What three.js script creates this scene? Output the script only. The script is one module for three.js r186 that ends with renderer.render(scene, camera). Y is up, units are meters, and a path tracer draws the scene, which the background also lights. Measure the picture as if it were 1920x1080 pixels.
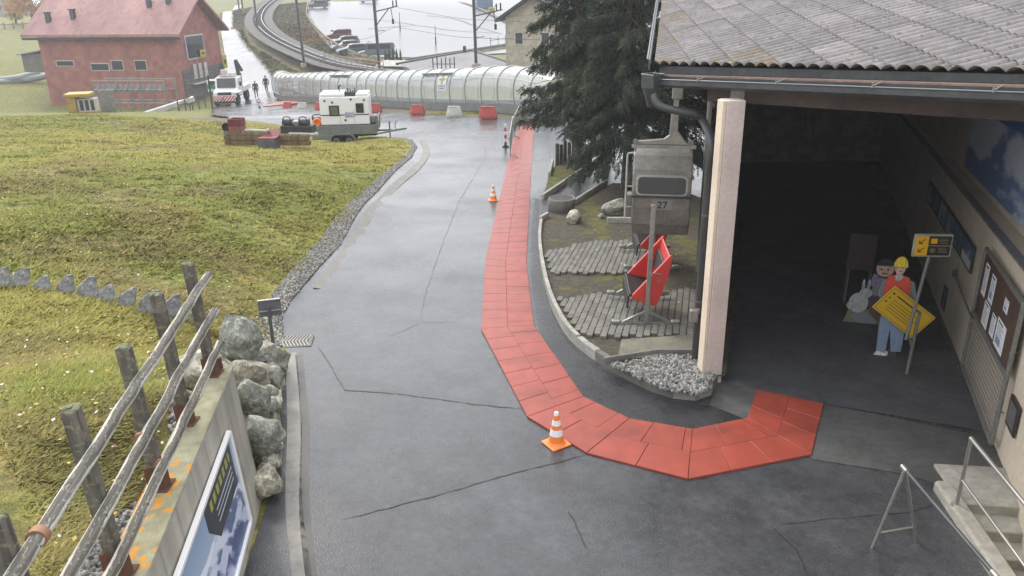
import * as THREE from 'three';
import { mergeGeometries, mergeVertices, toCreasedNormals } from 'three/addons/utils/BufferGeometryUtils.js';
import { MarchingCubes } from 'three/addons/objects/MarchingCubes.js';

// ------------------------------------------------------------------ camera, sky, sun, exposure
const scene = new THREE.Scene();
const FPX = 1500, PITCH = 21.1 * Math.PI / 180, ROLL = -0.9 * Math.PI / 180;
const camera = new THREE.PerspectiveCamera(2 * Math.atan(540 / FPX) * 180 / Math.PI, 1920 / 1080, 0.1, 2000);
camera.position.set(0, 5.51, 0);
camera.rotation.set(-PITCH, 0, ROLL, 'YXZ');
camera.updateMatrixWorld(true);
scene.add(camera);
const renderer = new THREE.WebGLRenderer({ antialias: true });
renderer.toneMapping = THREE.LinearToneMapping;
renderer.toneMappingExposure = 1.75;
renderer.shadowMap.enabled = true;

// seeded random and periodic value noise
let seed = 12345;
const rnd = () => { seed = (seed * 1664525 + 1013904223) >>> 0; return seed / 4294967296; };
const rr = (a, b) => a + (b - a) * rnd();
const hash2 = (i, j, s) => { let h = (i * 374761393 + j * 668265263 + s * 974634533) | 0; h = Math.imul(h ^ (h >>> 13), 1274126177); return ((h ^ (h >>> 16)) >>> 0) / 4294967296; };
function vnoise(x, y, per, s) {
  const xi = Math.floor(x), yi = Math.floor(y), fx = x - xi, fy = y - yi;
  const u = fx * fx * (3 - 2 * fx), v = fy * fy * (3 - 2 * fy);
  const w = (a) => per ? ((a % per) + per) % per : a;
  const a = hash2(w(xi), w(yi), s), b = hash2(w(xi + 1), w(yi), s), c = hash2(w(xi), w(yi + 1), s), d = hash2(w(xi + 1), w(yi + 1), s);
  return a + (b - a) * u + (c - a) * v + (a - b - c + d) * u * v;
}
function fbm(x, y, oct, per, s) { let t = 0, a = 0.5, n = 0; for (let o = 0; o < oct; o++) { t += a * vnoise(x, y, per, s + o * 7); n += a; a *= 0.5; x *= 2; y *= 2; if (per) per *= 2; } return t / n; }
const clamp = (x, a = 0, b = 1) => Math.min(b, Math.max(a, x));
const sstep = (a, b, x) => { const t = clamp((x - a) / (b - a)); return t * t * (3 - 2 * t); };
const mix = (a, b, t) => a + (b - a) * t;

// an even overcast sky with soft cloud mottling
{
  const W = 512, H = 256, d = new Float32Array(W * H * 4), SD = [-0.44, 0.57, -0.69];   // toward the veiled sun
  for (let j = 0; j < H; j++) for (let i = 0; i < W; i++) {
    const el = (j + 0.5) / H - 0.5;                       // -0.5 .. 0.5 of pi
    const e = Math.sin(el * Math.PI);
    const n = fbm(i / W * 12, j / H * 9, 4, 12, 3);
    // thin cloud round the veiled sun is broadly brighter
    const az = (i + 0.5) / W * 2 * Math.PI - Math.PI, ce = Math.cos(el * Math.PI), cs = Math.cos(az) * ce * SD[0] + Math.sin(az) * ce * SD[2] + e * SD[1];
    const v = (0.9 + 0.2 * Math.max(e, 0)) * (0.84 + 0.32 * n) * (0.86 + 0.75 * Math.pow(Math.max(0, 0.5 + 0.5 * cs), 4));
    const k = (j * W + i) * 4;
    d[k] = v * 0.985; d[k + 1] = v * 1.0; d[k + 2] = v * 1.045; d[k + 3] = 1;
  }
  const sky = new THREE.DataTexture(d, W, H, THREE.RGBAFormat, THREE.FloatType);
  sky.mapping = THREE.EquirectangularReflectionMapping; sky.magFilter = sky.minFilter = THREE.LinearFilter; sky.wrapS = THREE.RepeatWrapping;
  sky.needsUpdate = true;
  scene.background = sky; scene.environment = sky;
  scene.backgroundIntensity = 1.0; scene.environmentIntensity = 1.0;
}
const sun = new THREE.DirectionalLight(0xfff3e2, 1.1);
sun.position.set(-48, 62, -95); sun.target.position.set(0, 0, -25);
sun.castShadow = true; sun.shadow.radius = 28; sun.shadow.mapSize.set(2048, 2048);
Object.assign(sun.shadow.camera, { left: -80, right: 80, top: 90, bottom: -90, near: 1, far: 260 });
scene.add(sun, sun.target);

// ------------------------------------------------------------------ pixel rays (the photo's pixels give directions only)
const CM = camera.matrixWorld, CP = camera.position;
const dirOf = (px, py) => new THREE.Vector3((px - 960) / FPX, -(py - 540) / FPX, -1).transformDirection(CM).multiplyScalar(1 / 1);
function rayv(px, py) { const v = new THREE.Vector3((px - 960) / FPX, -(py - 540) / FPX, -1); return v.applyMatrix4(new THREE.Matrix4().extractRotation(CM)); }
const P = (px, py, z) => rayv(px, py).multiplyScalar(z).add(CP);            // a point at depth z
const SL = Math.tan(2.3 * Math.PI / 180);                                  // the yard falls 2.3 degrees down the valley
const G = (px, py, up = 0) => { const d = rayv(px, py); return d.clone().multiplyScalar((up - CP.y) / (d.y - SL * d.z)).add(CP); };
const V3 = (x, y, z) => new THREE.Vector3(x, y, z);

// ------------------------------------------------------------------ naming
const used = {};
function numbered(n) { if (!(n in used)) { used[n] = 0; return n; } used[n]++; return n + '_' + String(used[n]).padStart(3, '0'); }
function tag(o, label, category, group) { o.userData = { label, category }; if (group) o.userData.group = group; return o; }
function thing(name, label, category, pos = [0, 0, 0], turn = 0, group) {
  const o = new THREE.Group(); o.name = numbered(name); scene.add(o);
  if (pos.isVector3) o.position.copy(pos); else o.position.set(...pos);
  o.rotation.y = turn; tag(o, label, category, group); return o;
}
function mesh(name, geo, mat, parent) {
  const g = Array.isArray(geo) ? mrg(geo) : geo;
  const m = new THREE.Mesh(g, mat); m.castShadow = m.receiveShadow = true;
  if (parent) { m.name = name; parent.add(m); } else { m.name = numbered(name); scene.add(m); }
  return m;
}
function struct(name, geo, mat) { const m = mesh(name, geo, mat); m.userData.kind = 'structure'; return m; }
function single(name, geo, mat, label, category, group) { const m = mesh(name, geo, mat); tag(m, label, category, group); return m; }
function sgroup(name) { const o = new THREE.Group(); o.name = numbered(name); o.userData.kind = 'structure'; scene.add(o); return o; }
function copyOf(o, label, group) { const c = o.clone(); c.name = numbered(o.name.replace(/_\d\d\d$/, '')); c.userData = { ...o.userData }; if (label) c.userData.label = label; if (group) c.userData.group = group; scene.add(c); return c; }

// ------------------------------------------------------------------ geometry helpers
function mrg(list) {
  const l = list.map(g => { let q = g.index ? g.toNonIndexed() : g; for (const k of Object.keys(q.attributes)) if (!['position', 'normal', 'uv', 'color'].includes(k)) q.deleteAttribute(k); return q; });
  const hasC = l.some(g => g.attributes.color);
  for (const g of l) {
    if (!g.attributes.uv) g.setAttribute('uv', new THREE.BufferAttribute(new Float32Array(g.attributes.position.count * 2), 2));
    if (hasC && !g.attributes.color) { const c = new Float32Array(g.attributes.position.count * 3).fill(1); g.setAttribute('color', new THREE.BufferAttribute(c, 3)); }
  }
  return mergeGeometries(l, false);
}
// uv in metres by dominant normal
function wuv(g0, s = 1, ox = 0, oy = 0) {
  const g = g0.index ? g0.toNonIndexed() : g0; g.computeVertexNormals();
  const p = g.attributes.position, n = g.attributes.normal, uv = new Float32Array(p.count * 2);
  for (let t = 0; t < p.count; t += 3) {
    let nx = 0, ny = 0, nz = 0; for (let k = 0; k < 3; k++) { nx += n.getX(t + k); ny += n.getY(t + k); nz += n.getZ(t + k); }
    nx = Math.abs(nx); ny = Math.abs(ny); nz = Math.abs(nz);
    for (let k = 0; k < 3; k++) {
      const i = t + k, x = p.getX(i), y = p.getY(i), z = p.getZ(i);
      const [u, v] = ny >= nx && ny >= nz ? [x, z] : nx >= nz ? [z, y] : [x, y];
      uv[i * 2] = u * s + ox; uv[i * 2 + 1] = v * s + oy;
    }
  }
  g.setAttribute('uv', new THREE.BufferAttribute(uv, 2)); return g;
}
// chamfered box, centre at the given place
function cbx(w, h, d, x = 0, y = 0, z = 0, c = 0.01) {
  c = Math.min(c, w / 3, h / 3, d / 3);
  const s = new THREE.Shape(); const a = w / 2 - c, b = h / 2 - c;
  s.moveTo(-a, -b - c); s.lineTo(a, -b - c); s.lineTo(a + c, -b); s.lineTo(a + c, b); s.lineTo(a, b + c); s.lineTo(-a, b + c); s.lineTo(-a - c, b); s.lineTo(-a - c, -b);
  s.closePath();
  const g = new THREE.ExtrudeGeometry(s, { depth: d - 2 * c, bevelEnabled: true, bevelThickness: c, bevelSize: c, bevelOffset: -c, bevelSegments: 1, curveSegments: 1 });
  g.translate(0, 0, -d / 2 + c); g.translate(x, y, z); return wuv(g);
}
const bx = (w, h, d, x = 0, y = 0, z = 0) => wuv(new THREE.BoxGeometry(w, h, d).translate(x, y, z));
function bar(a, b, r, seg = 8, r2) {                                  // round bar between two points
  const v = b.clone().sub(a), L = v.length();
  const g = new THREE.CylinderGeometry(r2 ?? r, r, L, seg); g.translate(0, L / 2, 0);
  g.applyQuaternion(new THREE.Quaternion().setFromUnitVectors(V3(0, 1, 0), v.normalize())); g.translate(a.x, a.y, a.z); return g;
}
function beam(a, b, w, h, c = 0.004) {                                // square bar between two points (h is its upright side)
  const v = b.clone().sub(a), L = v.length(); const g = cbx(w, h, L, 0, 0, 0, c);
  const m = new THREE.Matrix4().lookAt(V3(0, 0, 0), v, Math.abs(v.y) > 0.98 * L ? V3(1, 0, 0) : V3(0, 1, 0)); g.applyMatrix4(m);
  const q = a.clone().add(b).multiplyScalar(0.5); g.translate(q.x, q.y, q.z); return g;
}
function tube(pts, r, seg = 8, n = 0, tension = 0.3) {
  const c = new THREE.CatmullRomCurve3(pts, false, 'catmullrom', tension); return new THREE.TubeGeometry(c, n || pts.length * 6, r, seg, false);
}
function poly(pts, depth, c = 0) {                                    // extruded outline in x,y, thickness along +z
  const s = new THREE.Shape(pts.map(p => new THREE.Vector2(p[0], p[1])));
  return new THREE.ExtrudeGeometry(s, { depth, bevelEnabled: c > 0, bevelThickness: c, bevelSize: c, bevelOffset: -c, bevelSegments: 1, curveSegments: 6 });
}
function quadgeo(a, b, c, d) { // corners in order
  const g = new THREE.BufferGeometry(); g.setAttribute('position', new THREE.Float32BufferAttribute([...a.toArray(), ...b.toArray(), ...c.toArray(), ...a.toArray(), ...c.toArray(), ...d.toArray()], 3));
  g.setAttribute('uv', new THREE.Float32BufferAttribute([0, 0, 1, 0, 1, 1, 0, 0, 1, 1, 0, 1], 2)); g.computeVertexNormals(); return g;
}
// a slab: four top corners pushed down by t
function slab(c4, t, ch = 0.006) {
  const cen = c4.reduce((s, v) => s.add(v), V3(0, 0, 0)).multiplyScalar(0.25);
  const inn = c4.map(v => { const d = cen.clone().sub(v).setY(0); const l = d.length(); return v.clone().add(d.multiplyScalar(ch * 1.4 / l)); });
  const low = c4.map(v => v.clone().setY(v.y - ch)), bot = c4.map(v => v.clone().setY(v.y - t));
  const pos = []; const q = (a, b, c, d) => { for (const v of [a, b, c, a, c, d]) pos.push(v.x, v.y, v.z); };
  q(...inn); for (let i = 0; i < 4; i++) { const j = (i + 1) % 4; q(low[i], low[j], inn[j], inn[i]); q(bot[i], bot[j], low[j], low[i]); }
  const g = new THREE.BufferGeometry(); g.setAttribute('position', new THREE.Float32BufferAttribute(pos, 3)); return wuv(g);
}
function rock(rx, ry, rz, s, det = 3, rough = 0.35) {
  const g0 = mergeVertices(new THREE.IcosahedronGeometry(1, det).deleteAttribute('normal').deleteAttribute('uv')); const p = g0.attributes.position;
  const planes = []; const r0 = (k) => hash2(k, s, 17); for (let k = 0; k < 15; k++) { const v = V3(r0(k) - 0.5, r0(k + 20) - 0.5, r0(k + 40) - 0.5).normalize(); planes.push([v, 0.58 + 0.36 * r0(k + 60)]); }
  for (let i = 0; i < p.count; i++) {
    const v = V3(p.getX(i), p.getY(i), p.getZ(i)); let r = 1;
    for (const [n, d] of planes) { const c = v.dot(n); if (c > 0) r = Math.min(r, d / c); }
    r *= 1 + rough * 0.25 * (fbm(v.x * 2.3 + s * 3.1 + v.z, v.y * 2.3 + v.z * 1.7, 4, 0, s) - 0.5);
    p.setXYZ(i, v.x * r * rx, v.y * r * ry, v.z * r * rz);
  }
  g0.computeVertexNormals(); return wuv(toCreasedNormals(g0, 0.6));
}

// ------------------------------------------------------------------ procedural textures
function tex(n, m, fn, srgb = true, rep) {
  const d = new Uint8Array(n * m * 4);
  for (let j = 0; j < m; j++) for (let i = 0; i < n; i++) { const c = fn(i / n, j / m, i, j), k = (j * n + i) * 4; d[k] = clamp(c[0]) * 255; d[k + 1] = clamp(c[1]) * 255; d[k + 2] = clamp(c[2]) * 255; d[k + 3] = 255; }
  const t = new THREE.DataTexture(d, n, m, THREE.RGBAFormat); t.wrapS = t.wrapT = THREE.RepeatWrapping; t.magFilter = THREE.LinearFilter; t.minFilter = THREE.LinearMipmapLinearFilter; t.generateMipmaps = true;
  if (srgb) t.colorSpace = THREE.SRGBColorSpace; if (rep) t.repeat.set(rep[0], rep[1]); t.needsUpdate = true; return t;
}
function canvas(w, h, draw) {
  const c = document.createElement('canvas'); c.width = w; c.height = h; const x = c.getContext('2d'); draw(x, w, h);
  const t = new THREE.CanvasTexture(c); t.colorSpace = THREE.SRGBColorSpace; return t;
}
const g3 = (v, r = 1, g = 1, b = 1) => [v * r, v * g, v * b];
const lin = (r, g, b) => new THREE.Color().setRGB(r, g, b);
const M = {};
const std = (o) => new THREE.MeshStandardMaterial(o);
const phy = (o) => new THREE.MeshPhysicalMaterial(o);
{
  // neutral detail maps are kept near 0.75 in sRGB and multiplied by the material's own colour
  const asph = tex(1024, 1024, (u, v, i, j) => { const g = hash2(i >> 1, j >> 1, 5), f = hash2(i, j, 6), n = fbm(u * 8, v * 8, 4, 8, 11), m = fbm(u * 40, v * 40, 3, 40, 12); const st = fbm(u * 3, v * 14, 4, 0, 13); let k = 0.62 + 0.2 * (n - 0.5) + 0.14 * (m - 0.5) + 0.13 * (g - 0.5) + 0.07 * (f - 0.5) + 0.06 * (st - 0.5); if (g > 0.975) k += 0.12; return g3(k, 0.985, 1, 1.02); }, true, [0.33, 0.33]);
  const asphR = tex(512, 512, (u, v, i, j) => { const n = fbm(u * 6, v * 6, 5, 6, 31), g = hash2(i, j, 33); const k = 0.36 + 0.5 * (n - 0.5) + 0.14 * (g - 0.5); return [0, clamp(k, 0.12, 0.75), 0]; }, false, [0.13, 0.13]);
  const asphB = tex(512, 512, (u, v, i, j) => g3(0.5 + 0.5 * (fbm(u * 128, v * 128, 2, 128, 41) - 0.5)), false, [0.8, 0.8]);
  M.asphalt = phy({ color: lin(0.165, 0.165, 0.171), map: asph, roughness: 0.66, roughnessMap: asphR, bumpMap: asphB, bumpScale: 0.004, ior: 1.45 });
  M.asphaltFar = phy({ color: lin(0.2, 0.2, 0.205), map: asph, roughness: 0.3, ior: 1.5 });
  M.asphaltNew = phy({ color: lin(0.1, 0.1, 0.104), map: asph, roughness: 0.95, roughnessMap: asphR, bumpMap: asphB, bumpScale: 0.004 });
  M.hallFloor = phy({ color: lin(0.2, 0.2, 0.207), map: asph, roughness: 0.6, bumpMap: asphB, bumpScale: 0.003 });
  const conc = tex(512, 512, (u, v, i, j) => { const n = fbm(u * 5, v * 5, 5, 5, 51), m = fbm(u * 30, v * 30, 3, 30, 52), g = hash2(i, j, 53); return g3(0.74 + 0.26 * (n - 0.5) + 0.14 * (m - 0.5) + 0.06 * (g - 0.5), 1.01, 1, 0.97); }, true, [0.7, 0.7]);
  const concB = tex(256, 256, (u, v, i, j) => g3(0.5 + 0.5 * (fbm(u * 24, v * 24, 4, 24, 54) - 0.5)), false, [1.2, 1.2]);
  M.concrete = std({ color: lin(0.6, 0.59, 0.55), map: conc, roughness: 0.85, bumpMap: concB, bumpScale: 0.006 });
  M.kerb = std({ color: lin(0.62, 0.62, 0.6), map: conc, roughness: 0.8, bumpMap: concB, bumpScale: 0.006 });
  M.kerbDark = std({ color: lin(0.3, 0.3, 0.28), map: conc, roughness: 0.8, bumpMap: concB, bumpScale: 0.008 });
  const plaster = tex(512, 512, (u, v, i, j) => { const n = fbm(u * 4, v * 4, 4, 4, 55), m = fbm(u * 60, v * 60, 2, 60, 56), s = fbm(u * 22, v * 1.5, 3, 0, 57); return g3(0.85 + 0.08 * (n - 0.5) + 0.07 * (m - 0.5) + 0.05 * (s - 0.5), 1, 0.995, 0.985); }, true, [0.5, 0.5]);
  M.render = std({ color: lin(0.8, 0.68, 0.63), map: plaster, roughness: 0.9, bumpMap: concB, bumpScale: 0.002 });
  M.renderYellow = std({ color: lin(0.92, 0.8, 0.64), map: plaster, roughness: 0.9, bumpMap: concB, bumpScale: 0.002 });
  M.innerWall = std({ color: lin(0.6, 0.59, 0.57), map: conc, roughness: 0.95 });
  // board-marked concrete face with streaks and dark stains running down
  const wallT = tex(1024, 512, (u, v, i, j) => { const n = fbm(u * 6, v * 4, 5, 0, 61), st = fbm(u * 90, v * 2.2, 4, 0, 62), s2 = fbm(u * 30, v * 1.1, 3, 0, 64), b = hash2(Math.floor(u * 26), 3, 63); let k = 0.74 + 0.2 * (n - 0.5) + 0.22 * (st - 0.5) + 0.05 * (b - 0.5); const e = Math.abs(u * 26 - Math.round(u * 26)); if (e < 0.035) k -= 0.08; if (s2 > 0.62 && v > 0.35) k -= (s2 - 0.62) * 1.6 * st; return g3(k, 1, 0.985, 0.94); });
  M.wallFace = std({ color: lin(0.66, 0.65, 0.62), map: wallT, roughness: 0.85, bumpMap: concB, bumpScale: 0.006 });
  // wall cap with grey-green algae and orange lichen spots
  const capT = tex(1024, 256, (u, v, i, j) => { const n = fbm(u * 120, v * 3, 5, 0, 71), f = hash2(i, j, 72), l = fbm(u * 190, v * 4.5, 4, 0, 73), z = fbm(u * 34, v * 1.3, 3, 0, 74); let c = [0.54 + 0.22 * (n - 0.5), 0.53 + 0.22 * (n - 0.5), 0.43 + 0.2 * (n - 0.5)]; const w = sstep(0.66, 0.76, l * 0.66 + z * 0.42 * (0.6 + 0.9 * sstep(0.1, 0.17, u) * (1 - sstep(0.24, 0.34, u)))); c = c.map((q, k) => mix(q, [0.78, 0.52, 0.16][k], w * 0.85)); return c.map(q => q + 0.08 * (f - 0.5)); });
  M.wallCap = std({ map: capT, roughness: 0.9, bumpMap: concB, bumpScale: 0.006 });
  const rub = tex(512, 512, (u, v, i, j) => { const n = fbm(u * 4, v * 4, 4, 4, 81), g = hash2(i, j, 82), s = fbm(u * 9, v * 9, 3, 9, 83); const d = fbm(u * 3 + 7, v * 3, 5, 3, 84), k = 1 + 0.16 * (n - 0.5) + 0.22 * (g - 0.5) + 0.14 * (s - 0.5) - 0.5 * Math.max(0, d - 0.58); return [0.575 * k, 0.262 * k, 0.208 * k]; }, true, [0.8, 0.8]);
  M.rubber = [1, 0.97, 1.03, 0.98, 1.01].map(k => phy({ color: lin(k, k * (2 - k) * 0.98, k * 0.98), map: rub, roughness: 0.45, bumpMap: concB, bumpScale: 0.003 }));
  const wood = tex(256, 1024, (u, v, i, j) => { const n = fbm(u * 26, v * 2.4, 5, 0, 91), m = fbm(u * 5, v * 5, 4, 0, 92), l = fbm(u * 18, v * 30, 4, 0, 93); let c = g3(0.46 + 0.34 * (n - 0.5) + 0.12 * (m - 0.5), 1.02, 1, 0.94); if (l > 0.66) c = c.map((q, k) => mix(q, [0.66, 0.68, 0.56][k], 0.6)); return c; });
  M.postWood = std({ color: lin(0.56, 0.53, 0.5), map: wood, roughness: 0.9, bumpMap: concB, bumpScale: 0.006 });
  // rails: silvery split poles, bark-dark on top with pale flanks (print on the round, follows the pole not the light)
  const rail = tex(512, 1024, (u, v, i, j) => { const n = fbm(u * 20, v * 3, 5, 0, 95), w = fbm(u * 3 + 4, v * 14, 4, 0, 96), l = fbm(u * 24, v * 60, 4, 0, 97); const e = sstep(0.44, 0.54, 0.5 + 0.28 * Math.sin(u * 6.283 * 2 + 0.6) + 0.55 * (fbm(u * 2 + 4, v * 7, 4, 0, 96) - 0.5) + 0.08 * (l - 0.5)); let c = [mix(0.72, 0.36, e), mix(0.71, 0.345, e), mix(0.68, 0.32, e)].map(q => q + 0.26 * (n - 0.5)); if (l > 0.7) c = c.map((q, k) => mix(q, [0.7, 0.72, 0.6][k], 0.5)); const cr = vnoise(u * 11, v * 50, 0, 98); if (cr > 0.93) c = c.map(q => q * 0.5); return c; });
  M.railWood = std({ map: rail, roughness: 0.85, bumpMap: concB, bumpScale: 0.006 });
  M.timber = std({ color: lin(0.75, 0.53, 0.27), map: wood, roughness: 0.8 }); M.timberPale = std({ color: lin(0.95, 0.82, 0.55), map: wood, roughness: 0.8 });
  M.rust = std({ color: lin(0.19, 0.085, 0.05), map: conc, roughness: 0.85 });
  M.lichen = std({ color: lin(0.4, 0.42, 0.27), map: conc, roughness: 0.95 });
  const stone = tex(512, 512, (u, v, i, j) => { const n = fbm(u * 6, v * 6, 5, 6, 101), m = fbm(u * 22, v * 22, 4, 22, 102), g = hash2(i, j, 103), ve = Math.abs(fbm(u * 4, v * 4, 4, 4, 104) - 0.5); let k = 0.7 + 0.5 * (n - 0.5) + 0.34 * (m - 0.5) + 0.12 * (g - 0.5); if (ve < 0.012) k += 0.2; return g3(k, 1, 1, 0.97); }, true, [1.1, 1.1]);
  M.stone = [[0.5, 0.5, 0.44], [0.58, 0.55, 0.46], [0.42, 0.44, 0.4], [0.68, 0.65, 0.55]].map(c => std({ color: lin(...c), map: stone, roughness: 0.8, bumpMap: concB, bumpScale: 0.02 }));
  M.slate = std({ color: lin(0.4, 0.41, 0.44), map: stone, roughness: 0.6, bumpMap: concB, bumpScale: 0.012 });
  M.paver = [[0.33, 0.32, 0.3], [0.38, 0.37, 0.34], [0.28, 0.275, 0.26]].map(c => std({ color: lin(...c), map: conc, roughness: 0.8, bumpMap: concB, bumpScale: 0.006 }));
  const soil = tex(512, 512, (u, v, i, j) => { const n = fbm(u * 5, v * 5, 5, 5, 111), m = fbm(u * 26, v * 26, 4, 26, 112), g = hash2(i, j, 113); const gr = sstep(0.5, 0.64, n); const k = 0.8 + 0.5 * (m - 0.5) + 0.24 * (g - 0.5); return [mix(0.35, 0.42, gr) * k, mix(0.325, 0.41, gr) * k, mix(0.27, 0.18, gr) * k]; }, true, [0.5, 0.5]);
  M.soil = std({ map: soil, roughness: 0.95, bumpMap: concB, bumpScale: 0.02 });
  const grassT = tex(1024, 1024, (u, v, i, j) => { const m = fbm(u * 40, v * 40, 4, 40, 122), n = fbm(u * 9, v * 9, 4, 9, 121), g = hash2(i, j, 123), h = hash2(i >> 1, j >> 1, 124); const k = 0.72 + 0.55 * (m - 0.5) + 0.3 * (g - 0.5) + 0.2 * (h - 0.5); return [k * (1 + 0.25 * (n - 0.5)), k, k * (1 - 0.2 * (n - 0.5))]; }, true, [0.2, 0.2]);
  M.ground = std({ map: grassT, vertexColors: true, roughness: 0.95, bumpMap: concB, bumpScale: 0.03 });
  const roofT = tex(512, 512, (u, v, i, j) => { const n = fbm(u * 4, v * 4, 5, 4, 131), m = fbm(u * 20, v * 20, 4, 20, 132), g = hash2(i, j, 133); const k = 0.72 + 0.2 * (n - 0.5) + 0.2 * (m - 0.5) + 0.1 * (g - 0.5); let c = g3(k, 1.02, 1, 0.99); if (m > 0.72) c = c.map((q, z) => mix(q, [0.42, 0.42, 0.34][z], 0.5)); return c; }, true, [0.6, 0.6]);
  const roofL = tex(512, 512, (u, v, i, j) => { const n = fbm(u * 4, v * 4, 5, 4, 131), m = fbm(u * 20, v * 20, 4, 20, 132), l = fbm(u * 12, v * 12, 4, 12, 135); const k = 0.64 + 0.22 * (n - 0.5) + 0.2 * (m - 0.5); let c = g3(k, 1.02, 1, 0.98); const w = sstep(0.56, 0.68, l); return c.map((q, z) => mix(q, [0.68, 0.56, 0.3][z], w * 0.6)); }, true, [0.9, 0.9]);
  M.roof = [1, 0.9, 1.1, 0.97].map(k => std({ color: lin(0.4 * k, 0.385 * k, 0.385 * k), map: roofT, roughness: 0.85, bumpMap: concB, bumpScale: 0.004 }));
  M.roofLichen = std({ color: lin(0.45, 0.435, 0.42), map: roofL, roughness: 0.8 });
  const bark = tex(256, 512, (u, v, i, j) => { const n = fbm(u * 18, v * 9, 5, 0, 141); return g3(0.42 + 0.6 * (n - 0.5), 1.06, 1, 0.92); });
  M.bark = std({ color: lin(0.42, 0.4, 0.37), map: bark, roughness: 0.95, bumpMap: concB, bumpScale: 0.02 });
  const brick = tex(512, 512, (u, v, i, j) => { const n = fbm(u * 8, v * 8, 4, 8, 151), g = hash2(i >> 2, j >> 2, 152); return [0.55 + 0.2 * (n - 0.5) + 0.06 * g, 0.36 + 0.14 * (n - 0.5) + 0.06 * g, 0.33 + 0.12 * (n - 0.5) + 0.05 * g]; }, true, [0.2, 0.2]);
  M.brickRed = std({ map: brick, roughness: 0.9 });
  const ballast = tex(512, 512, (u, v, i, j) => { const n = fbm(u * 60, v * 60, 3, 60, 161), g = hash2(i >> 1, j >> 1, 162), b = fbm(u * 5, v * 5, 3, 5, 163); return g3(0.5 + 0.4 * (n - 0.5) + 0.3 * (g - 0.5) + 0.15 * (b - 0.5), 1.02, 1, 0.98); }, true, [0.25, 0.25]);
  M.ballast = std({ color: lin(0.4, 0.4, 0.39), map: ballast, roughness: 0.9 });
  M.gravelGround = std({ color: lin(0.45, 0.43, 0.38), map: ballast, roughness: 0.9, bumpMap: concB, bumpScale: 0.03 });
  M.farRoof = (() => { const t = roofT.clone(); t.repeat.set(0.07, 0.11); t.needsUpdate = true; return std({ color: lin(0.62, 0.36, 0.34), map: t, roughness: 0.75 }); })();
  M.maps = { asph, conc, concB, stone };
}
const plain = (r, g, b, rough = 0.6, metal = 0, extra = {}) => std({ color: lin(r, g, b), roughness: rough, metalness: metal, map: M.maps.conc, ...extra });
const paint = (r, g, b, rough = 0.35) => phy({ color: lin(r, g, b), roughness: rough, clearcoat: 0.5, clearcoatRoughness: 0.15 });
M.zinc = std({ color: lin(0.3, 0.33, 0.36), roughness: 0.45, metalness: 0.6, map: M.maps.conc });
M.zincDark = std({ color: lin(0.13, 0.14, 0.155), roughness: 0.5, metalness: 0.4, map: M.maps.conc });
M.galv = std({ color: lin(0.62, 0.64, 0.65), roughness: 0.42, metalness: 0.75, map: M.maps.conc });
M.galvDull = std({ color: lin(0.45, 0.46, 0.46), roughness: 0.55, metalness: 0.5, map: M.maps.conc });
M.alu = std({ color: lin(0.72, 0.72, 0.7), roughness: 0.38, metalness: 0.8, map: M.maps.conc });
M.black = plain(0.022, 0.022, 0.024, 0.55); M.rubberBlack = plain(0.025, 0.025, 0.026, 0.8);
M.white = plain(0.85, 0.85, 0.85, 0.5); M.whitePaint = paint(0.8, 0.8, 0.8);
M.brown = plain(0.15, 0.09, 0.065, 0.7); M.beamBrown = plain(0.12, 0.09, 0.075, 0.8); M.pinkBoard = plain(0.5, 0.33, 0.27, 0.8);
M.glassDark = phy({ color: lin(0.03, 0.035, 0.04), roughness: 0.08, clearcoat: 0.3 });
M.pane = phy({ color: lin(0.92, 0.95, 0.95), roughness: 0.06, transmission: 1, thickness: 0, ior: 1.5 });
M.orange = paint(0.85, 0.23, 0.035, 0.5); M.reflectWhite = std({ color: lin(0.82, 0.82, 0.84), roughness: 0.4 });
M.red = paint(0.55, 0.035, 0.025, 0.4); M.redPlastic = plain(0.75, 0.12, 0.1, 0.5); M.whitePlastic = plain(0.85, 0.9, 0.88, 0.5);
M.yellow = paint(0.78, 0.55, 0.04, 0.45);

// ------------------------------------------------------------------ the lie of the land
// control points: [x, z, height above the 2.3 degree yard plane]
const ctrl = [];
const cG = (px, py, up = 0) => { const p = G(px, py, up); ctrl.push([p.x, p.z, up]); };
const cP = (px, py, z) => { const p = P(px, py, z); ctrl.push([p.x, p.z, p.y - SL * p.z]); };
for (const [x, y] of [[560, 1060], [960, 1000], [1400, 1000], [1850, 1050], [600, 800], [600, 680], [960, 700], [1400, 700], [1850, 700], [590, 560], [960, 500], [1300, 450], [680, 450], [740, 380], [960, 380], [1300, 300], [790, 300], [870, 300], [960, 300], [1060, 270], [1300, 225], [1700, 300], [1700, 450], [560, 600], [515, 640], [650, 470], [1900, 380], [830, 250]]) cG(x, y);
for (const [x, z] of [[0, 12], [12, 12], [12, 0], [-1, 0], [3, -2], [14, -8], [24, -20], [30, -40], [20, 20], [0, 20]]) ctrl.push([x, z, 0]);
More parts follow.
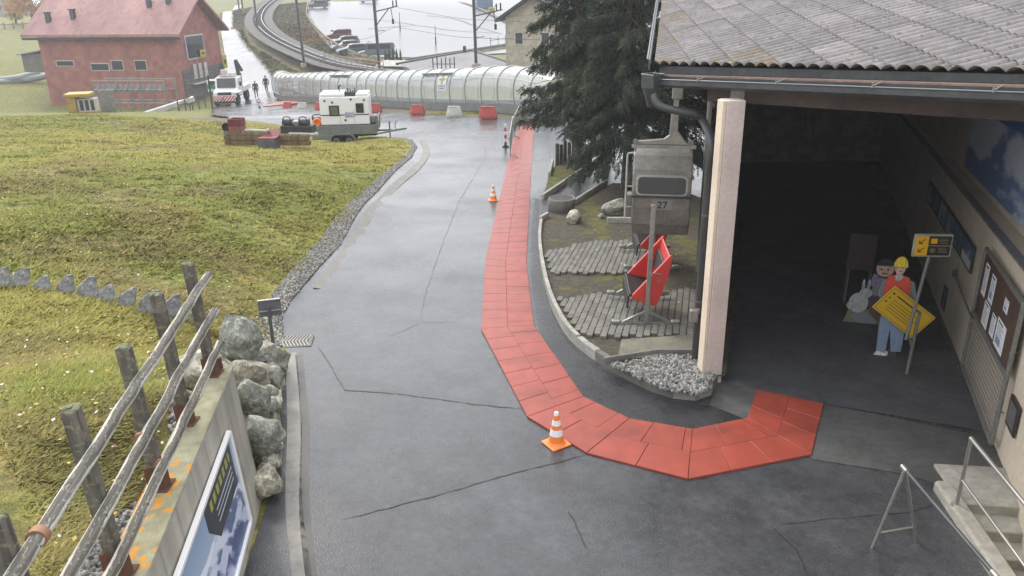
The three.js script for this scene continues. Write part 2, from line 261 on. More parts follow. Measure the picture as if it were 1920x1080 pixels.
// meadow: shelf behind the wall, bank, shoulder, crest
for (const [x, z, u] of [[-3.7, -8, 1.6], [-3.4, -5, 1.6], [-3.2, -2, 1.6], [-3, 3, 1.6], [-3, 14, 1.6], [-8, -3, 1.75], [-8, -7, 1.5], [-16, -4, 2.1], [-20, 8, 2.4], [-12, -9, 1.6], [-5, -9.6, 1.25], [-5.5, -11, 0.85], [-4.9, -12.3, 0.35]]) ctrl.push([x, z, u]);
for (const [x, y, u] of [[20, 535, 1.25], [150, 550, 1.05], [280, 585, 0.95], [380, 560, 0.6], [450, 560, 0.35], [100, 440, 1.35], [300, 400, 1.2], [420, 430, 0.8], [480, 480, 0.45], [520, 520, 0.25], [500, 340, 0.95], [560, 400, 0.55], [610, 420, 0.3], [620, 320, 0.45], [690, 340, 0.2], [0, 330, 1.6], [200, 320, 1.3], [400, 300, 0.8], [0, 260, 1.0], [200, 255, 0.6], [330, 245, 0.5]]) cG(x, y, u);
for (const a of [[650, 268, 40.5], [500, 270, 41.5], [730, 262, 38.5], [420, 272, 43], [300, 222, 51], [150, 216, 51], [0, 218, 51], [400, 226, 55], [560, 238, 50], [700, 232, 46.5]]) cP(...a);
// road falling away past the conveyor, forecourt of the station
for (const a of [[915, 222, 45.4], [852, 219, 48.5], [782, 215, 52.5], [705, 211, 58], [600, 207, 66], [540, 204, 73], [500, 200, 80], [967, 206, 48], [805, 202, 57], [692, 196, 66], [553, 196, 82], [520, 190, 88], [620, 218, 58], [480, 220, 66], [415, 214, 70], [425, 201, 86], [470, 192, 88], [490, 180, 90], [510, 172, 94], [1080, 215, 47], [1200, 200, 50]]) cP(...a);
for (const a of [[350, 207, 94], [200, 210, 92], [100, 210, 95], [0, 205, 95], [300, 208, 78], [150, 210, 75], [0, 210, 75]]) cP(...a);
// upper road, embankment, railway, car park
for (const a of [[500, 140, 106], [455, 105, 128], [426, 75, 160], [432, 40, 210], [446, 8, 280], [418, 100, 128], [416, 60, 165]]) cP(...a);
for (const a of [[640, 128, 93], [712, 138, 86], [600, 117, 98], [560, 97, 111], [510, 70, 124], [486, 47, 138], [490, 22, 160], [515, 0, 190], [780, 142, 80], [900, 140, 78], [600, 140, 92], [560, 130, 100]]) cP(...a);
for (const a of [[655, 90, 122], [720, 112, 114], [800, 105, 114], [600, 45, 150], [585, 12, 180], [700, 40, 152], [800, 60, 140], [900, 60, 140], [950, 90, 122], [750, 5, 182], [960, 20, 175], [1000, 60, 145], [600, 90, 119], [570, 40, 148]]) cP(...a);
for (const [x, y, z] of [[20, 100, 122], [0, 45, 175], [60, 30, 210], [150, 5, 300], [300, 0, 320], [40, 150, 105], [430, 15, 270], [1200, 40, 170], [1500, 30, 190]]) cP(x, y, z);
ctrl.push([-200, -420, 6], [0, -420, 22], [200, -420, 22], [120, -200, 6], [120, -100, 2], [80, -60, 0], [-120, -60, 0.5], [-120, 0, 3], [-200, -180, 1], [60, -420, 22]);
let RBF;
{
  const n = ctrl.length, N = n + 3, A = []; const b = new Float64Array(N);
  for (let i = 0; i < N; i++) A.push(new Float64Array(N));
  for (let i = 0; i < n; i++) {
    for (let j = 0; j < n; j++) A[i][j] = Math.hypot(ctrl[i][0] - ctrl[j][0], ctrl[i][1] - ctrl[j][1]);
    A[i][n] = A[n][i] = 1; A[i][n + 1] = A[n + 1][i] = ctrl[i][0]; A[i][n + 2] = A[n + 2][i] = ctrl[i][1]; b[i] = ctrl[i][2]; A[i][i] = -0.02;
  }
  for (let c = 0; c < N; c++) {
    let p = c; for (let r = c + 1; r < N; r++) if (Math.abs(A[r][c]) > Math.abs(A[p][c])) p = r;
    [A[c], A[p]] = [A[p], A[c]]; [b[c], b[p]] = [b[p], b[c]];
    for (let r = c + 1; r < N; r++) { const f = A[r][c] / A[c][c]; if (!f) continue; for (let k = c; k < N; k++) A[r][k] -= f * A[c][k]; b[r] -= f * b[c]; }
  }
  for (let c = N - 1; c >= 0; c--) { for (let k = c + 1; k < N; k++) b[c] -= A[c][k] * b[k]; b[c] /= A[c][c]; }
  RBF = (x, z) => { let s = b[n] + b[n + 1] * x + b[n + 2] * z; for (let i = 0; i < n; i++) s += b[i] * Math.hypot(x - ctrl[i][0], z - ctrl[i][1]); return s; };
}
// the retaining wall: outer top edge from W0 (far end) to W1
const W0 = V3(-3.19, 0, -8.17), W1 = V3(-2.40, 0, -3.05), WTOP = 1.8;
const wallX = (z) => W0.x + (W1.x - W0.x) * (z - W0.z) / (W1.z - W0.z);
function landUp(x, z) { // far land is smoothed
  const k = sstep(-44, -62, z); if (k <= 0) return RBF(x, z); const R = clamp(-z * 0.06, 3, 8); let s = 0; for (let i = 0; i < 6; i++) s += RBF(x + R * Math.cos(i * 1.0472), z + R * Math.sin(i * 1.0472)); return mix(RBF(x, z), (s + RBF(x, z)) / 7, k);
}
function upAt(x, z) {
  const u = landUp(x, z);
  if (z > -12.6 && x < 4) {
    const e = z > -8.3 ? wallX(Math.min(z, 2)) - 0.16 : mix(wallX(-8.3) - 0.16, -4.9, sstep(-8.3, -12.6, z));
    const w = z > -8.3 ? 0.1 : mix(0.1, 0.9, (-8.3 - z) / 4.3);
    const m = 1 - sstep(e - w, e + w, x); return u * m;
  }
  // the yard itself is dead flat
  if (z > -44) { const k = sstep(-0.1, 0.8, x - roadLeft(z)) * (1 - sstep(-34, -44, z)); return u * (1 - k); }
  return u;
}
const roadLeftPts = [];
function roadLeft(z) { // x of the left edge of the yard road
  const L = roadLeftPts; if (!L.length) return -1; if (z >= L[0][1]) return L[0][0];
  for (let i = 0; i < L.length - 1; i++) if (z <= L[i][1] && z >= L[i + 1][1]) return mix(L[i][0], L[i + 1][0], (z - L[i][1]) / (L[i + 1][1] - L[i][1]));
  return L[L.length - 1][0];
}
for (const [x, y] of [[560, 620], [600, 545], [650, 472], [700, 398], [750, 335], [786, 290]]) { const p = G(x, y); roadLeftPts.push([p.x, p.z]); }
const hgt = (x, z) => SL * z + upAt(x, z);
// where a pixel's ray meets the land
function T(px, py, lift = 0) {
  const d = rayv(px, py); let t0 = 1, t = 2;
  for (; t < 600; t *= 1.012) { const y = CP.y + d.y * t; if (y < hgt(d.x * t, d.z * t) + lift) break; t0 = t; }
  for (let k = 0; k < 24; k++) { const m = (t0 + t) / 2; if (CP.y + d.y * m < hgt(d.x * m, d.z * m) + lift) t = m; else t0 = m; }
  return V3(d.x * t, CP.y + d.y * t, d.z * t);
}
const on = (x, z, lift = 0) => V3(x, hgt(x, z) + lift, z);

function inPoly(x, z, L) { let c = false; for (let i = 0, j = L.length - 1; i < L.length; j = i++) { const a = L[i], b = L[j]; if ((a[1] > z) !== (b[1] > z) && x < (b[0] - a[0]) * (z - a[1]) / (b[1] - a[1]) + a[0]) c = !c; } return c; }
function distPoly(x, z, L, open) { let d = 1e9; for (let i = 0; i < L.length - (open ? 1 : 0); i++) { const a = L[i], b = L[(i + 1) % L.length]; const ex = b[0] - a[0], ez = b[1] - a[1]; const t = clamp(((x - a[0]) * ex + (z - a[1]) * ez) / (ex * ex + ez * ez + 1e-9)); d = Math.min(d, Math.hypot(x - a[0] - t * ex, z - a[1] - t * ez)); } return d; }
function clipCell(L, x0, x1, z0, z1) {
  let p = L; for (const [ax, v, s] of [[0, x0, 1], [0, x1, -1], [1, z0, 1], [1, z1, -1]]) {
    const o = []; for (let i = 0; i < p.length; i++) { const a = p[i], b = p[(i + 1) % p.length], da = (a[ax] - v) * s, db = (b[ax] - v) * s; if (da >= 0) o.push(a); if ((da >= 0) !== (db >= 0)) { const t = da / (da - db); o.push([a[0] + (b[0] - a[0]) * t, a[1] + (b[1] - a[1]) * t]); } }
    p = o; if (!p.length) return p;
  } return p;
}
// lay a sheet with the given outline on the land; hf overrides the height
function drape(L, cell, lift, hf) {
  const H = hf || ((x, z) => hgt(x, z) + lift); const pos = [];
  let x0 = 1e9, x1 = -1e9, z0 = 1e9, z1 = -1e9; for (const [x, z] of L) { x0 = Math.min(x0, x); x1 = Math.max(x1, x); z0 = Math.min(z0, z); z1 = Math.max(z1, z); }
  const tri = (a, b, c) => { const s = (b[0] - a[0]) * (c[1] - a[1]) - (b[1] - a[1]) * (c[0] - a[0]); if (Math.abs(s) < 1e-7) return; for (const q of s < 0 ? [a, b, c] : [a, c, b]) pos.push(q[0], H(q[0], q[1]), q[1]); };
  for (let x = x0; x < x1; x += cell) for (let z = z0; z < z1; z += cell) {
    const cx = x + cell / 2, cz = z + cell / 2;
    if (distPoly(cx, cz, L) > cell * 0.75) { if (inPoly(cx, cz, L)) { tri([x, z], [x + cell, z], [x + cell, z + cell]); tri([x, z], [x + cell, z + cell], [x, z + cell]); } continue; }
    const q = clipCell(L, x, x + cell, z, z + cell); if (q.length < 3) continue;
    const c = q.map(v => new THREE.Vector2(v[0], v[1])); for (const f of THREE.ShapeUtils.triangulateShape(c, [])) tri(q[f[0]], q[f[1]], q[f[2]]);
  }
  const g = new THREE.BufferGeometry(); g.setAttribute('position', new THREE.Float32BufferAttribute(pos, 3));
  const uv = new Float32Array(pos.length / 3 * 2); for (let i = 0; i < pos.length / 3; i++) { uv[i * 2] = pos[i * 3]; uv[i * 2 + 1] = pos[i * 3 + 2]; }
  g.setAttribute('uv', new THREE.BufferAttribute(uv, 2));
  const m = mergeVertices(g, 1e-4); m.computeVertexNormals(); return m;
}
const xz = (v) => [v.x, v.z];
const pxPoly = (l) => l.map(([x, y]) => xz(T(x, y)));
const dpPoly = (l) => l.map(([x, y, z]) => xz(P(x, y, z)));
function smoothPath(L, n = 6) { const c = new THREE.CatmullRomCurve3(L.map(p => V3(p[0], 0, p[1])), false, 'centripetal'); return c.getPoints((L.length - 1) * n).map(v => [v.x, v.z]); }
function linePath(L, n) { const o = []; for (let i = 0; i < L.length - 1; i++) for (let k = 0; k < n; k++) o.push([mix(L[i][0], L[i + 1][0], k / n), mix(L[i][1], L[i + 1][1], k / n)]); o.push(L[L.length - 1]); return o; }
function ribbon(L, w, lift, hf) { // strip of width w along a path of [x,z]
  const H = hf || ((x, z) => hgt(x, z) + lift), pos = [], uv = [], idx = []; let s = 0;
  for (let i = 0; i < L.length; i++) {
    const a = L[Math.max(0, i - 1)], b = L[Math.min(L.length - 1, i + 1)]; let tx = b[0] - a[0], tz = b[1] - a[1]; const l = Math.hypot(tx, tz) || 1; tx /= l; tz /= l;
    if (i) s += Math.hypot(L[i][0] - L[i - 1][0], L[i][1] - L[i - 1][1]);
    const ww = typeof w === 'function' ? w(i / (L.length - 1)) : w;
    for (const k of [-0.5, 0.5]) { const x = L[i][0] - tz * ww * k, z = L[i][1] + tx * ww * k; pos.push(x, H(x, z), z); uv.push(x, z); }
    if (i) { const q = i * 2; idx.push(q - 2, q - 1, q, q - 1, q + 1, q); }
  }
  const g = new THREE.BufferGeometry(); g.setAttribute('position', new THREE.Float32BufferAttribute(pos, 3)); g.setAttribute('uv', new THREE.Float32BufferAttribute(uv, 2)); g.setIndex(idx); g.computeVertexNormals();
  if (g.attributes.normal.getY(0) < 0) { for (let i = 0; i < idx.length; i += 3) [idx[i], idx[i + 1]] = [idx[i + 1], idx[i]]; g.setIndex(idx); g.computeVertexNormals(); }
  return g;
}
// outlines on the land
const roadL = [[540, 690], [530, 640], [530, 600], [548, 570], [590, 522], [640, 462], [690, 388], [740, 330], [772, 296], [782, 276], [772, 262], [740, 253]].map(([x, y]) => xz(G(x, y)));
const yardOutline = [[-2.75, 12], xz(V3(wallX(-5) + 0.0, 0, -5)), [-3.0, -8.3], [-3.6, -10.5], ...roadL,
  ...dpPoly([[640, 245, 45], [540, 236, 50], [440, 226, 57], [396, 217, 66], [398, 205, 80], [410, 199, 88], [425, 170, 100]]),
  ...dpPoly([[424, 120, 122], [416, 75, 160], [425, 45, 200], [440, 8, 275], [452, 8, 275], [443, 45, 200], [441, 78, 156], [466, 107, 127], [508, 143, 106], [532, 168, 94], [520, 195, 84]]),
  ...dpPoly([[540, 206, 73.4], [600, 209, 66], [705, 213, 58], [782, 217, 52.5], [852, 221, 48.7], [930, 226, 45], [1100, 224, 45]]), [24, -42], [24, -8.2], [5.28, -8.2], [4.9, -4], [4.7, 12]];
const lotOutline = dpPoly([[575, 2, 185], [577, 30, 160], [588, 55, 142], [612, 85, 122], [660, 110, 113], [720, 122, 107], [800, 122, 104], [900, 112, 108], [1100, 100, 112], [1500, 40, 160], [1300, -6, 300], [960, -6, 300], [600, -8, 260]]);
const rail3 = new THREE.CatmullRomCurve3([[790, 152, 77], [712, 136, 86], [640, 124, 93.5], [560, 96, 111], [512, 71, 124], [487, 46, 140], [489, 24, 160], [515, 0, 190], [550, -14, 230]].map(a => P(...a)), false, 'centripetal').getPoints(90);
const railPath = rail3.map(v => [v.x, v.z]);
function railNear(x, z) { let b = 1e9, y = 0; for (const v of rail3) { const d = (v.x - x) ** 2 + (v.z - z) ** 2; if (d < b) { b = d; y = v.y; } } return [Math.sqrt(b), y]; }
console.log('outlines done');
// the ground sheet
let groundMask;
{
  const rows = []; for (let d = -18; d < 1.5; d += 1.6) rows.push(d); for (let d = 1.6, s = 0.13; d < 430; d += s) { rows.push(d); s = Math.max(0.13, d * 0.0115); }
  const C = 250, pos = [], uv = [], col = [], idx = [];
  groundMask = (x, z) => { // 1 on grass
    if (inPoly(x, z, yardOutline)) return -distPoly(x, z, yardOutline); return 1;
  };
  const nearLot = (x, z) => z < -95 && inPoly(x, z, lotOutline);
  rows.forEach((d, r) => {
    for (let c = 0; c <= C; c++) {
      const t = c / C * 2 - 1, half = 9 + 0.86 * Math.max(d, 0), x = t * half + (d < 0 ? 0 : 0), z = -d;
      let y = hgt(x, z);
      const inside = inPoly(x, z, yardOutline), dist = d < 130 ? distPoly(x, z, yardOutline) : 9;
      if (inside) y -= Math.min(0.14 + (d > 60 ? 0.3 : 0), dist * 0.5); else if (d < 60) y += (0.08 * (fbm(x * 0.9, z * 0.9, 4, 0, 201) - 0.5) + 0.22 * (fbm(x * 0.25, z * 0.25, 3, 0, 202) - 0.5)) * sstep(0, 1.4, dist) * (1 - (x > wallX(z) - 1.2 && z > -12 ? 0.85 : 0));
      if (d > 66 && d < 240 && x < 20) { const [rd, ry] = railNear(x, z); if (rd < 9) y = mix(Math.min(y, ry - 0.12), y, sstep(3.2, 9, rd)); }
      if (d < 8.6 && x > 4.4) y = Math.min(y, SL * z - 3.2 * sstep(8.6, 8.1, d) * sstep(4.4, 5.2, x) - 0.14);
      if (nearLot(x, z)) y -= Math.min(0.5, distPoly(x, z, lotOutline) * 0.3);
      pos.push(x, y, z); uv.push(x, z);
      // colours of what grows there: green turf, yellowed grass, bare brown moss
      const big = fbm(x * 0.13 + 5, z * 0.13, 4, 0, 211), med = fbm(x * 0.6, z * 0.6, 4, 0, 212), br = fbm(x * 0.3 + 9, z * 0.35, 4, 0, 213);
      let k = [0.17, 0.185, 0.03];
      const yel = sstep(0.42, 0.62, big * 0.6 + med * 0.4), bro = sstep(0.52, 0.66, br * 0.6 + med * 0.4 + (z > -16 && z < -6 ? 0.06 : 0));
      k = k.map((q, i) => mix(q, [0.25, 0.222, 0.045][i], yel)); k = k.map((q, i) => mix(q, [0.17, 0.125, 0.055][i], bro * 0.55));
      if (d > 46 && d < 49.5 && x < -12) { const w = sstep(46, 47, d) * (1 - sstep(48.5, 49.5, d)) * sstep(0.35, 0.6, med); k = k.map((q, i) => mix(q, [0.1, 0.085, 0.06][i], w)); }
      if (d > 60) k = k.map((q, i) => mix(q, [0.16, 0.17, 0.045][i], 0.6));
      const dr = d > 70 && d < 260 ? distPoly(x, z, railPath, true) : 99;
      if (dr < 14 && x < 10) { const w = 1 - sstep(6, 14, dr); k = k.map((q, i) => mix(q, [0.15, 0.14, 0.085][i], w * sstep(0.3, 0.55, med + 0.1))); if (med > 0.56) k = k.map((q, i) => mix(q, [0.28, 0.16, 0.035][i], w * 0.8)); }
      if (d > 44 && d < 100 && x > -28 && dist < 5 && !inside && x > -30 && z < -44 && d > 45 && x > -24 - 0 && (x > -14 || d > 56)) k = k.map((q, i) => mix(q, [0.13, 0.11, 0.075][i], 1 - sstep(2.5, 5, dist)));
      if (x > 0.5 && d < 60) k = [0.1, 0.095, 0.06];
      const f = 1 / 0.58; col.push(k[0] * f, k[1] * f, k[2] * f);
    }
  });
  for (let r = 0; r < rows.length - 1; r++) for (let c = 0; c < C; c++) { const a = r * (C + 1) + c, b = a + C + 1; idx.push(a, a + 1, b, a + 1, b + 1, b); }
  const g = new THREE.BufferGeometry(); g.setAttribute('position', new THREE.Float32BufferAttribute(pos, 3)); g.setAttribute('uv', new THREE.Float32BufferAttribute(uv, 2)); g.setAttribute('color', new THREE.Float32BufferAttribute(col, 3)); g.setIndex(idx); g.computeVertexNormals();
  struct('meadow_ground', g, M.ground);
}
console.log('ground done');
// roads
struct('asphalt_yard', drape(yardOutline, 0.8, 0.0, (x, z) => hgt(x, z) + (z < -60 ? 0.12 : 0)), M.asphalt);
struct('car_park', drape(lotOutline, 6, 0.12), M.asphaltFar);
// channel and darker strips along the left edge of the yard road
struct('drain_channel', ribbon(smoothPath([[572, 1120], [552, 960], [552, 800], [548, 700], [545, 662]].map(([x, y]) => xz(G(x, y)))), 0.2, 0.004), plain(0.42, 0.41, 0.39, 0.6));
struct('channel_joint', ribbon(smoothPath([[588, 1120], [571, 960], [572, 800], [566, 720], [560, 665]].map(([x, y]) => xz(G(x, y)))), 0.12, 0.004), plain(0.09, 0.09, 0.09, 0.5));
struct('road_edge_strip', ribbon(smoothPath([[600, 545], [640, 490], [690, 415], [740, 355], [780, 318], [800, 285], [792, 262]].map(([x, y]) => xz(G(x, y))), 10), 0.3, 0.016), plain(0.3, 0.29, 0.27, 0.55));
// seams where the asphalt was cut and sealed
const seamMat = plain(0.03, 0.03, 0.032, 0.45);
for (const [w, l] of [
  [0.035, [[582, 628], [612, 672], [647, 731], [760, 740], [880, 757], [1000, 769]]],
  [0.03, [[640, 975], [800, 935], [960, 888], [1105, 852]]],
  [0.02, [[905, 262], [912, 290], [890, 330], [862, 375], [840, 430], [815, 500], [795, 560], [790, 605]]],
  [0.015, [[790, 605], [760, 618], [728, 632]]], [0.015, [[790, 605], [850, 604]]],
  [0.025, [[1066, 960], [1085, 995], [1102, 1030]]], [0.02, [[1110, 752], [1150, 745], [1175, 732]]],
  [0.014, [[1460, 985], [1540, 975], [1700, 960], [1760, 945]]], [0.014, [[1450, 990], [1490, 1030], [1515, 1080]]],
  [0.02, [[848, 245], [885, 256], [905, 262]]], [0.012, [[650, 455], [652, 462]]], [0.012, [[750, 355], [800, 352], [850, 350]]]])
  struct('tar_seam', ribbon(linePath(l.map(([x, y]) => xz(G(x, y))), 14).map(([x, z]) => [x + 0.05 * (fbm(x * 5, z * 5, 3, 0, 21) - 0.5), z + 0.05 * (fbm(x * 5, z * 5, 3, 0, 22) - 0.5)]), (t) => w * 0.62 * (0.5 + 0.9 * hash2(Math.floor(t * 61), l.length, 9)) * Math.min(1, 0.25 + 8 * t, 0.25 + 8 * (1 - t)), 0.006), seamMat);
// darker fresh asphalt beside the bed kerb and the paler concrete apron at the hall
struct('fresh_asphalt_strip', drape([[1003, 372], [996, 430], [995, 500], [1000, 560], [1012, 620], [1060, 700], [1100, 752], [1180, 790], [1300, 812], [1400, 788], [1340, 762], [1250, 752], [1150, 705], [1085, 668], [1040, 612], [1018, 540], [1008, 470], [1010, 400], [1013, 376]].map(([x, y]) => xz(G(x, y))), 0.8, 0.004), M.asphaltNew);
struct('concrete_apron', drape([[1346, 718], [1420, 733], [1545, 758], [1860, 822], [1900, 870], [1760, 910], [1700, 890], [1525, 862], [1410, 792], [1330, 760]].map(([x, y]) => xz(G(x, y))), 0.8, 0.008), phy({ color: lin(0.22, 0.215, 0.2), map: M.maps.asph, roughness: 0.6 }));

// ------------------------------------------------------------------ the red rubber walkway: two columns of loose tiles
{
  const walk = sgroup('rubber_walkway');
  const K = [[[976, 236], [1004, 228]], [[962, 264], [1000, 247]], [[910, 488], [987, 494]], [[902, 619], [1001, 612]], [[989, 784], [1094, 746]], [[1100, 852], [1180, 787]], [[1290, 901], [1298, 807]], [[1521, 855], [1401, 786]], [[1544, 759], [1419, 733]]].map(([l, r]) => [G(...l), G(...r)]);
  const y = (v, k) => v.clone().setY(SL * v.z + 0.03 + k);
  for (let i = 0; i < K.length - 1; i++) {
    const [L0, R0] = K[i], [L1, R1] = K[i + 1], M0 = L0.clone().lerp(R0, 0.5), M1 = L1.clone().lerp(R1, 0.5);
    for (const [a0, a1, b0, b1, off] of [[L0, L1, M0, M1, 0], [M0, M1, R0, R1, 0.5]]) {
      const len = (a0.distanceTo(a1) + b0.distanceTo(b1)) / 2, n = Math.max(1, Math.round(len / 0.5));
      const cuts = [0]; for (let k = 0; k < n; k++) { const t = (k + 1 - (i < 5 ? off * 0.9 : off * 0.4)) / n; if (t > 0.06 && t < 0.97) cuts.push(t); } cuts.push(1);
      for (let k = 0; k < cuts.length - 1; k++) {
        const e = 0.002 / len, t0 = cuts[k] + e, t1 = cuts[k + 1] - e, dz = rr(-0.002, 0.002);
        const q = [a0.clone().lerp(a1, t0), b0.clone().lerp(b1, t0), b0.clone().lerp(b1, t1), a0.clone().lerp(a1, t1)];
        const c = q.reduce((s, v) => s.add(v), V3(0, 0, 0)).multiplyScalar(0.25);
        for (const v of q) v.lerp(c, 0.005);
        mesh('rubber_tile', slab(q.map(v => y(v, dz)), 0.028, 0.005), M.rubber[Math.floor(rnd() * 5)], walk);
      }
    }
  }
  // the landing of the same red tiles at the far mouth of the conveyor
  const l2 = sgroup('rubber_landing');
  const q = [[493, 203, 75.5], [520, 196, 81], [560, 194, 80.5], [560, 203, 75]].map(a => P(...a)).map(v => on(v.x, v.z, 0.19));
  for (let i = 0; i < 4; i++) for (let j = 0; j < 2; j++) {
    const f = (u, v) => q[0].clone().lerp(q[3], u).lerp(q[1].clone().lerp(q[2], u), v);
    mesh('rubber_tile', slab([f(i / 4 + .004, j / 2 + .01), f((i + 1) / 4 - .004, j / 2 + .01), f((i + 1) / 4 - .004, (j + 1) / 2 - .01), f(i / 4 + .004, (j + 1) / 2 - .01)], 0.2, 0.01), M.rubber[(i + j) % 5], l2);
  }
}

// ------------------------------------------------------------------ planted bed between walkway and hall
const bedUp = (x, z) => SL * z + 0.06 + 0.11 * sstep(-19, -12, z);
{
  const edge = smoothPath([[1013, 412], [1009, 440], [1010, 470], [1016, 510], [1025, 552], [1040, 592], [1062, 630], [1095, 662], [1140, 692], [1190, 720], [1245, 743], [1300, 752], [1332, 742], [1345, 722]].map(([x, y]) => xz(G(x, y))), 10);
  const back = [[3.3, -11.1], [3.6, -12], [6.6, -22], [5.4, -26]];
  struct('planted_bed', drape([...edge, ...back, xz(G(1150, 345)), xz(G(1070, 385)), xz(G(1020, 405))], 0.5, 0, (x, z) => bedUp(x, z) - 0.02 + 0.04 * (fbm(x * 2, z * 2, 3, 0, 301) - 0.5)), M.soil);
  // kerbstones, one after another along the edge
  const kerb = sgroup('bed_kerb'); let acc = 0, i0 = 0; const len = (i) => Math.hypot(edge[i + 1][0] - edge[i][0], edge[i + 1][1] - edge[i][1]);
  const off = (i, w) => { const a = edge[Math.max(0, i - 1)], b = edge[Math.min(edge.length - 1, i + 1)]; const tx = b[0] - a[0], tz = b[1] - a[1], l = Math.hypot(tx, tz); return [edge[i][0] + tz / l * w, edge[i][1] - tx / l * w]; };
  for (let i = 0; i < edge.length - 1; i++) {
    acc += len(i);
    if (acc > (edge[i][1] < -14 ? 0.85 : 0.32) || i === edge.length - 2) {
      const near = edge[i][1] > -12.6; const w = near ? 0.11 : 0.08;
      const o0 = [edge[i0][0], edge[i0][1]], o1 = edge[i + 1], n0 = off(i0, w), n1 = off(i + 1, w);
      const h = near ? rr(-0.012, 0.012) : 0.03;
      const mk = (p) => V3(p[0], bedUp(p[0], p[1]) + 0.02 + h, p[1]);
      const q = [mk(o0), mk(o1), mk(n1), mk(n0)]; const c = q.reduce((s, v) => s.add(v), V3(0, 0, 0)).multiplyScalar(0.25); q.forEach(v => v.lerp(c, 0.018));
      mesh('kerbstone', slab(q, 0.3, near ? 0.015 : 0.008), near ? (rnd() < 0.3 ? M.kerb : M.kerbDark) : M.kerb, kerb); i0 = i + 1; acc = 0;
    }
  }
  // two paved patches of small concrete pavers
  const patch = (quad, name) => {
    const g = sgroup(name), Q = quad.map(([x, y]) => G(x, y, 0.12)); const th = 0.24, ux = V3(Math.cos(th), 0, Math.sin(th)), uz = V3(-Math.sin(th), 0, Math.cos(th));
    const L = Q.map(xz); let cx = 0, cz = 0; for (const [x, z] of L) { cx += x / L.length; cz += z / L.length; }
    const W = 0.122, D = 0.21; const geo = cbx(W - 0.01, 0.06, D - 0.02, 0, 0, 0, 0.008);
    for (let i = -20; i <= 20; i++) for (let j = -12; j <= 12; j++) {
      const x = cx + ux.x * i * W + uz.x * (j + (i & 1) * 0.5) * D, z = cz + ux.z * i * W + uz.z * (j + (i & 1) * 0.5) * D;
      if (!inPoly(x, z, L) || (distPoly(x, z, edge, true) < 0.16)) continue;
      const m = mesh('paver', geo, M.paver[Math.floor(rnd() * 3)], g); m.position.set(x, bedUp(x, z) + 0.012 + rr(-0.006, 0.008), z); m.rotation.set(SL, -th + rr(-0.03, 0.03), rr(-0.01, 0.01), 'XYZ');
    }
  };
  patch([[1012, 472], [1120, 448], [1240, 452], [1250, 505], [1150, 512], [1022, 510]], 'paved_patch');
  patch([[1030, 566], [1100, 556], [1300, 545], [1304, 632], [1150, 640], [1072, 632]], 'paved_patch');
  // concrete pad and moss, pebble bed at the pillar
  const pad = [[1165, 640], [1304, 630], [1304, 662], [1200, 675], [1158, 676]].map(([x, y]) => G(x, y, 0.16));
  struct('concrete_pad', drape(pad.map(xz), 0.6, 0, (x, z) => bedUp(x, z) + 0.03), plain(0.32, 0.31, 0.25, 0.8));
  // edging of the pebble bed
  const eb = [G(1132, 684, 0.14), G(1230, 668, 0.14), G(1308, 668, 0.14)].map(v => v.setY(bedUp(v.x, v.z) + 0.05));
  single('edging_strip', [beam(eb[0], eb[1], 0.04, 0.1), beam(eb[1], eb[2], 0.04, 0.1)], M.galvDull, 'thin grey edging strip between moss and the pebbles at the pillar', 'edging');
  const L = [[1145, 688], [1235, 671], [1305, 671], [1338, 712], [1330, 735], [1300, 742], [1245, 733], [1190, 708]].map(([x, y]) => xz(G(x, y, 0.15)));
  const pe = rock(1, 0.7, 0.85, 5, 1), N = 2600, im = new THREE.InstancedMesh(pe, std({ color: 0xffffff, roughness: 0.7 }), N); let k = 0; const o = new THREE.Object3D(), col = new THREE.Color();
  let x0 = 1e9, x1 = -1e9, z0 = 1e9, z1 = -1e9; for (const [x, z] of L) { x0 = Math.min(x0, x); x1 = Math.max(x1, x); z0 = Math.min(z0, z); z1 = Math.max(z1, z); }
  while (k < N) {
    const x = rr(x0, x1), z = rr(z0, z1); if (!inPoly(x, z, L)) continue; const s = rr(0.018, 0.042); o.position.set(x, bedUp(x, z) + rr(-0.01, 0.035), z); o.rotation.set(rr(0, 6), rr(0, 6), rr(0, 6)); o.scale.set(s * rr(0.8, 1.5), s, s); o.updateMatrix(); im.setMatrixAt(k, o.matrix);
    const v = rr(0.08, 0.36); col.setRGB(v, v * rr(0.96, 1.02), v * rr(0.86, 1)); im.setColorAt(k, col); k++;
  }
  im.name = 'pebble_bed'; im.userData = { kind: 'stuff', label: 'grey rounded pebbles round the foot of the pillar', category: 'gravel' }; im.castShadow = im.receiveShadow = true; scene.add(im);
  // side path between white edging stones, under the spruce
  struct('side_path', drape([[1014, 374], [1050, 355], [1095, 318], [1140, 330], [1130, 348], [1090, 372], [1060, 386], [1013, 404]].map(([x, y]) => xz(G(x, y))), 0.8, 0.012), M.asphalt);
  const verge = [[1017, 372], [1060, 345], [1094, 318], [1100, 300], [1060, 306], [1035, 318]].map(([x, y]) => xz(G(x, y)));
  struct('grass_verge', drape(verge, 0.6, 0.05), std({ color: lin(0.2, 0.2, 0.045), map: M.maps.stone, roughness: 0.95 }));
  const edgeStones = [[[1017, 370], [1072, 333]], [[1080, 327], [1093, 319]], [[1030, 328], [1036, 303]], [[1072, 383], [1130, 346]], [[1131, 346], [1137, 342]], [[1013, 412], [1027, 404]], [[1138, 414], [1186, 414]]];
  for (const [a, b] of edgeStones) { const p = G(...a, 0.08), q = G(...b, 0.08); const n = Math.max(1, Math.round(p.distanceTo(q) / 1.0)); const g = sgroup('edging_kerb'); for (let i = 0; i < n; i++) mesh('kerbstone', beam(p.clone().lerp(q, i / n + 0.006), p.clone().lerp(q, (i + 1) / n - 0.006), 0.1, 0.2, 0.01), plain(0.72, 0.71, 0.68, 0.7), g); }
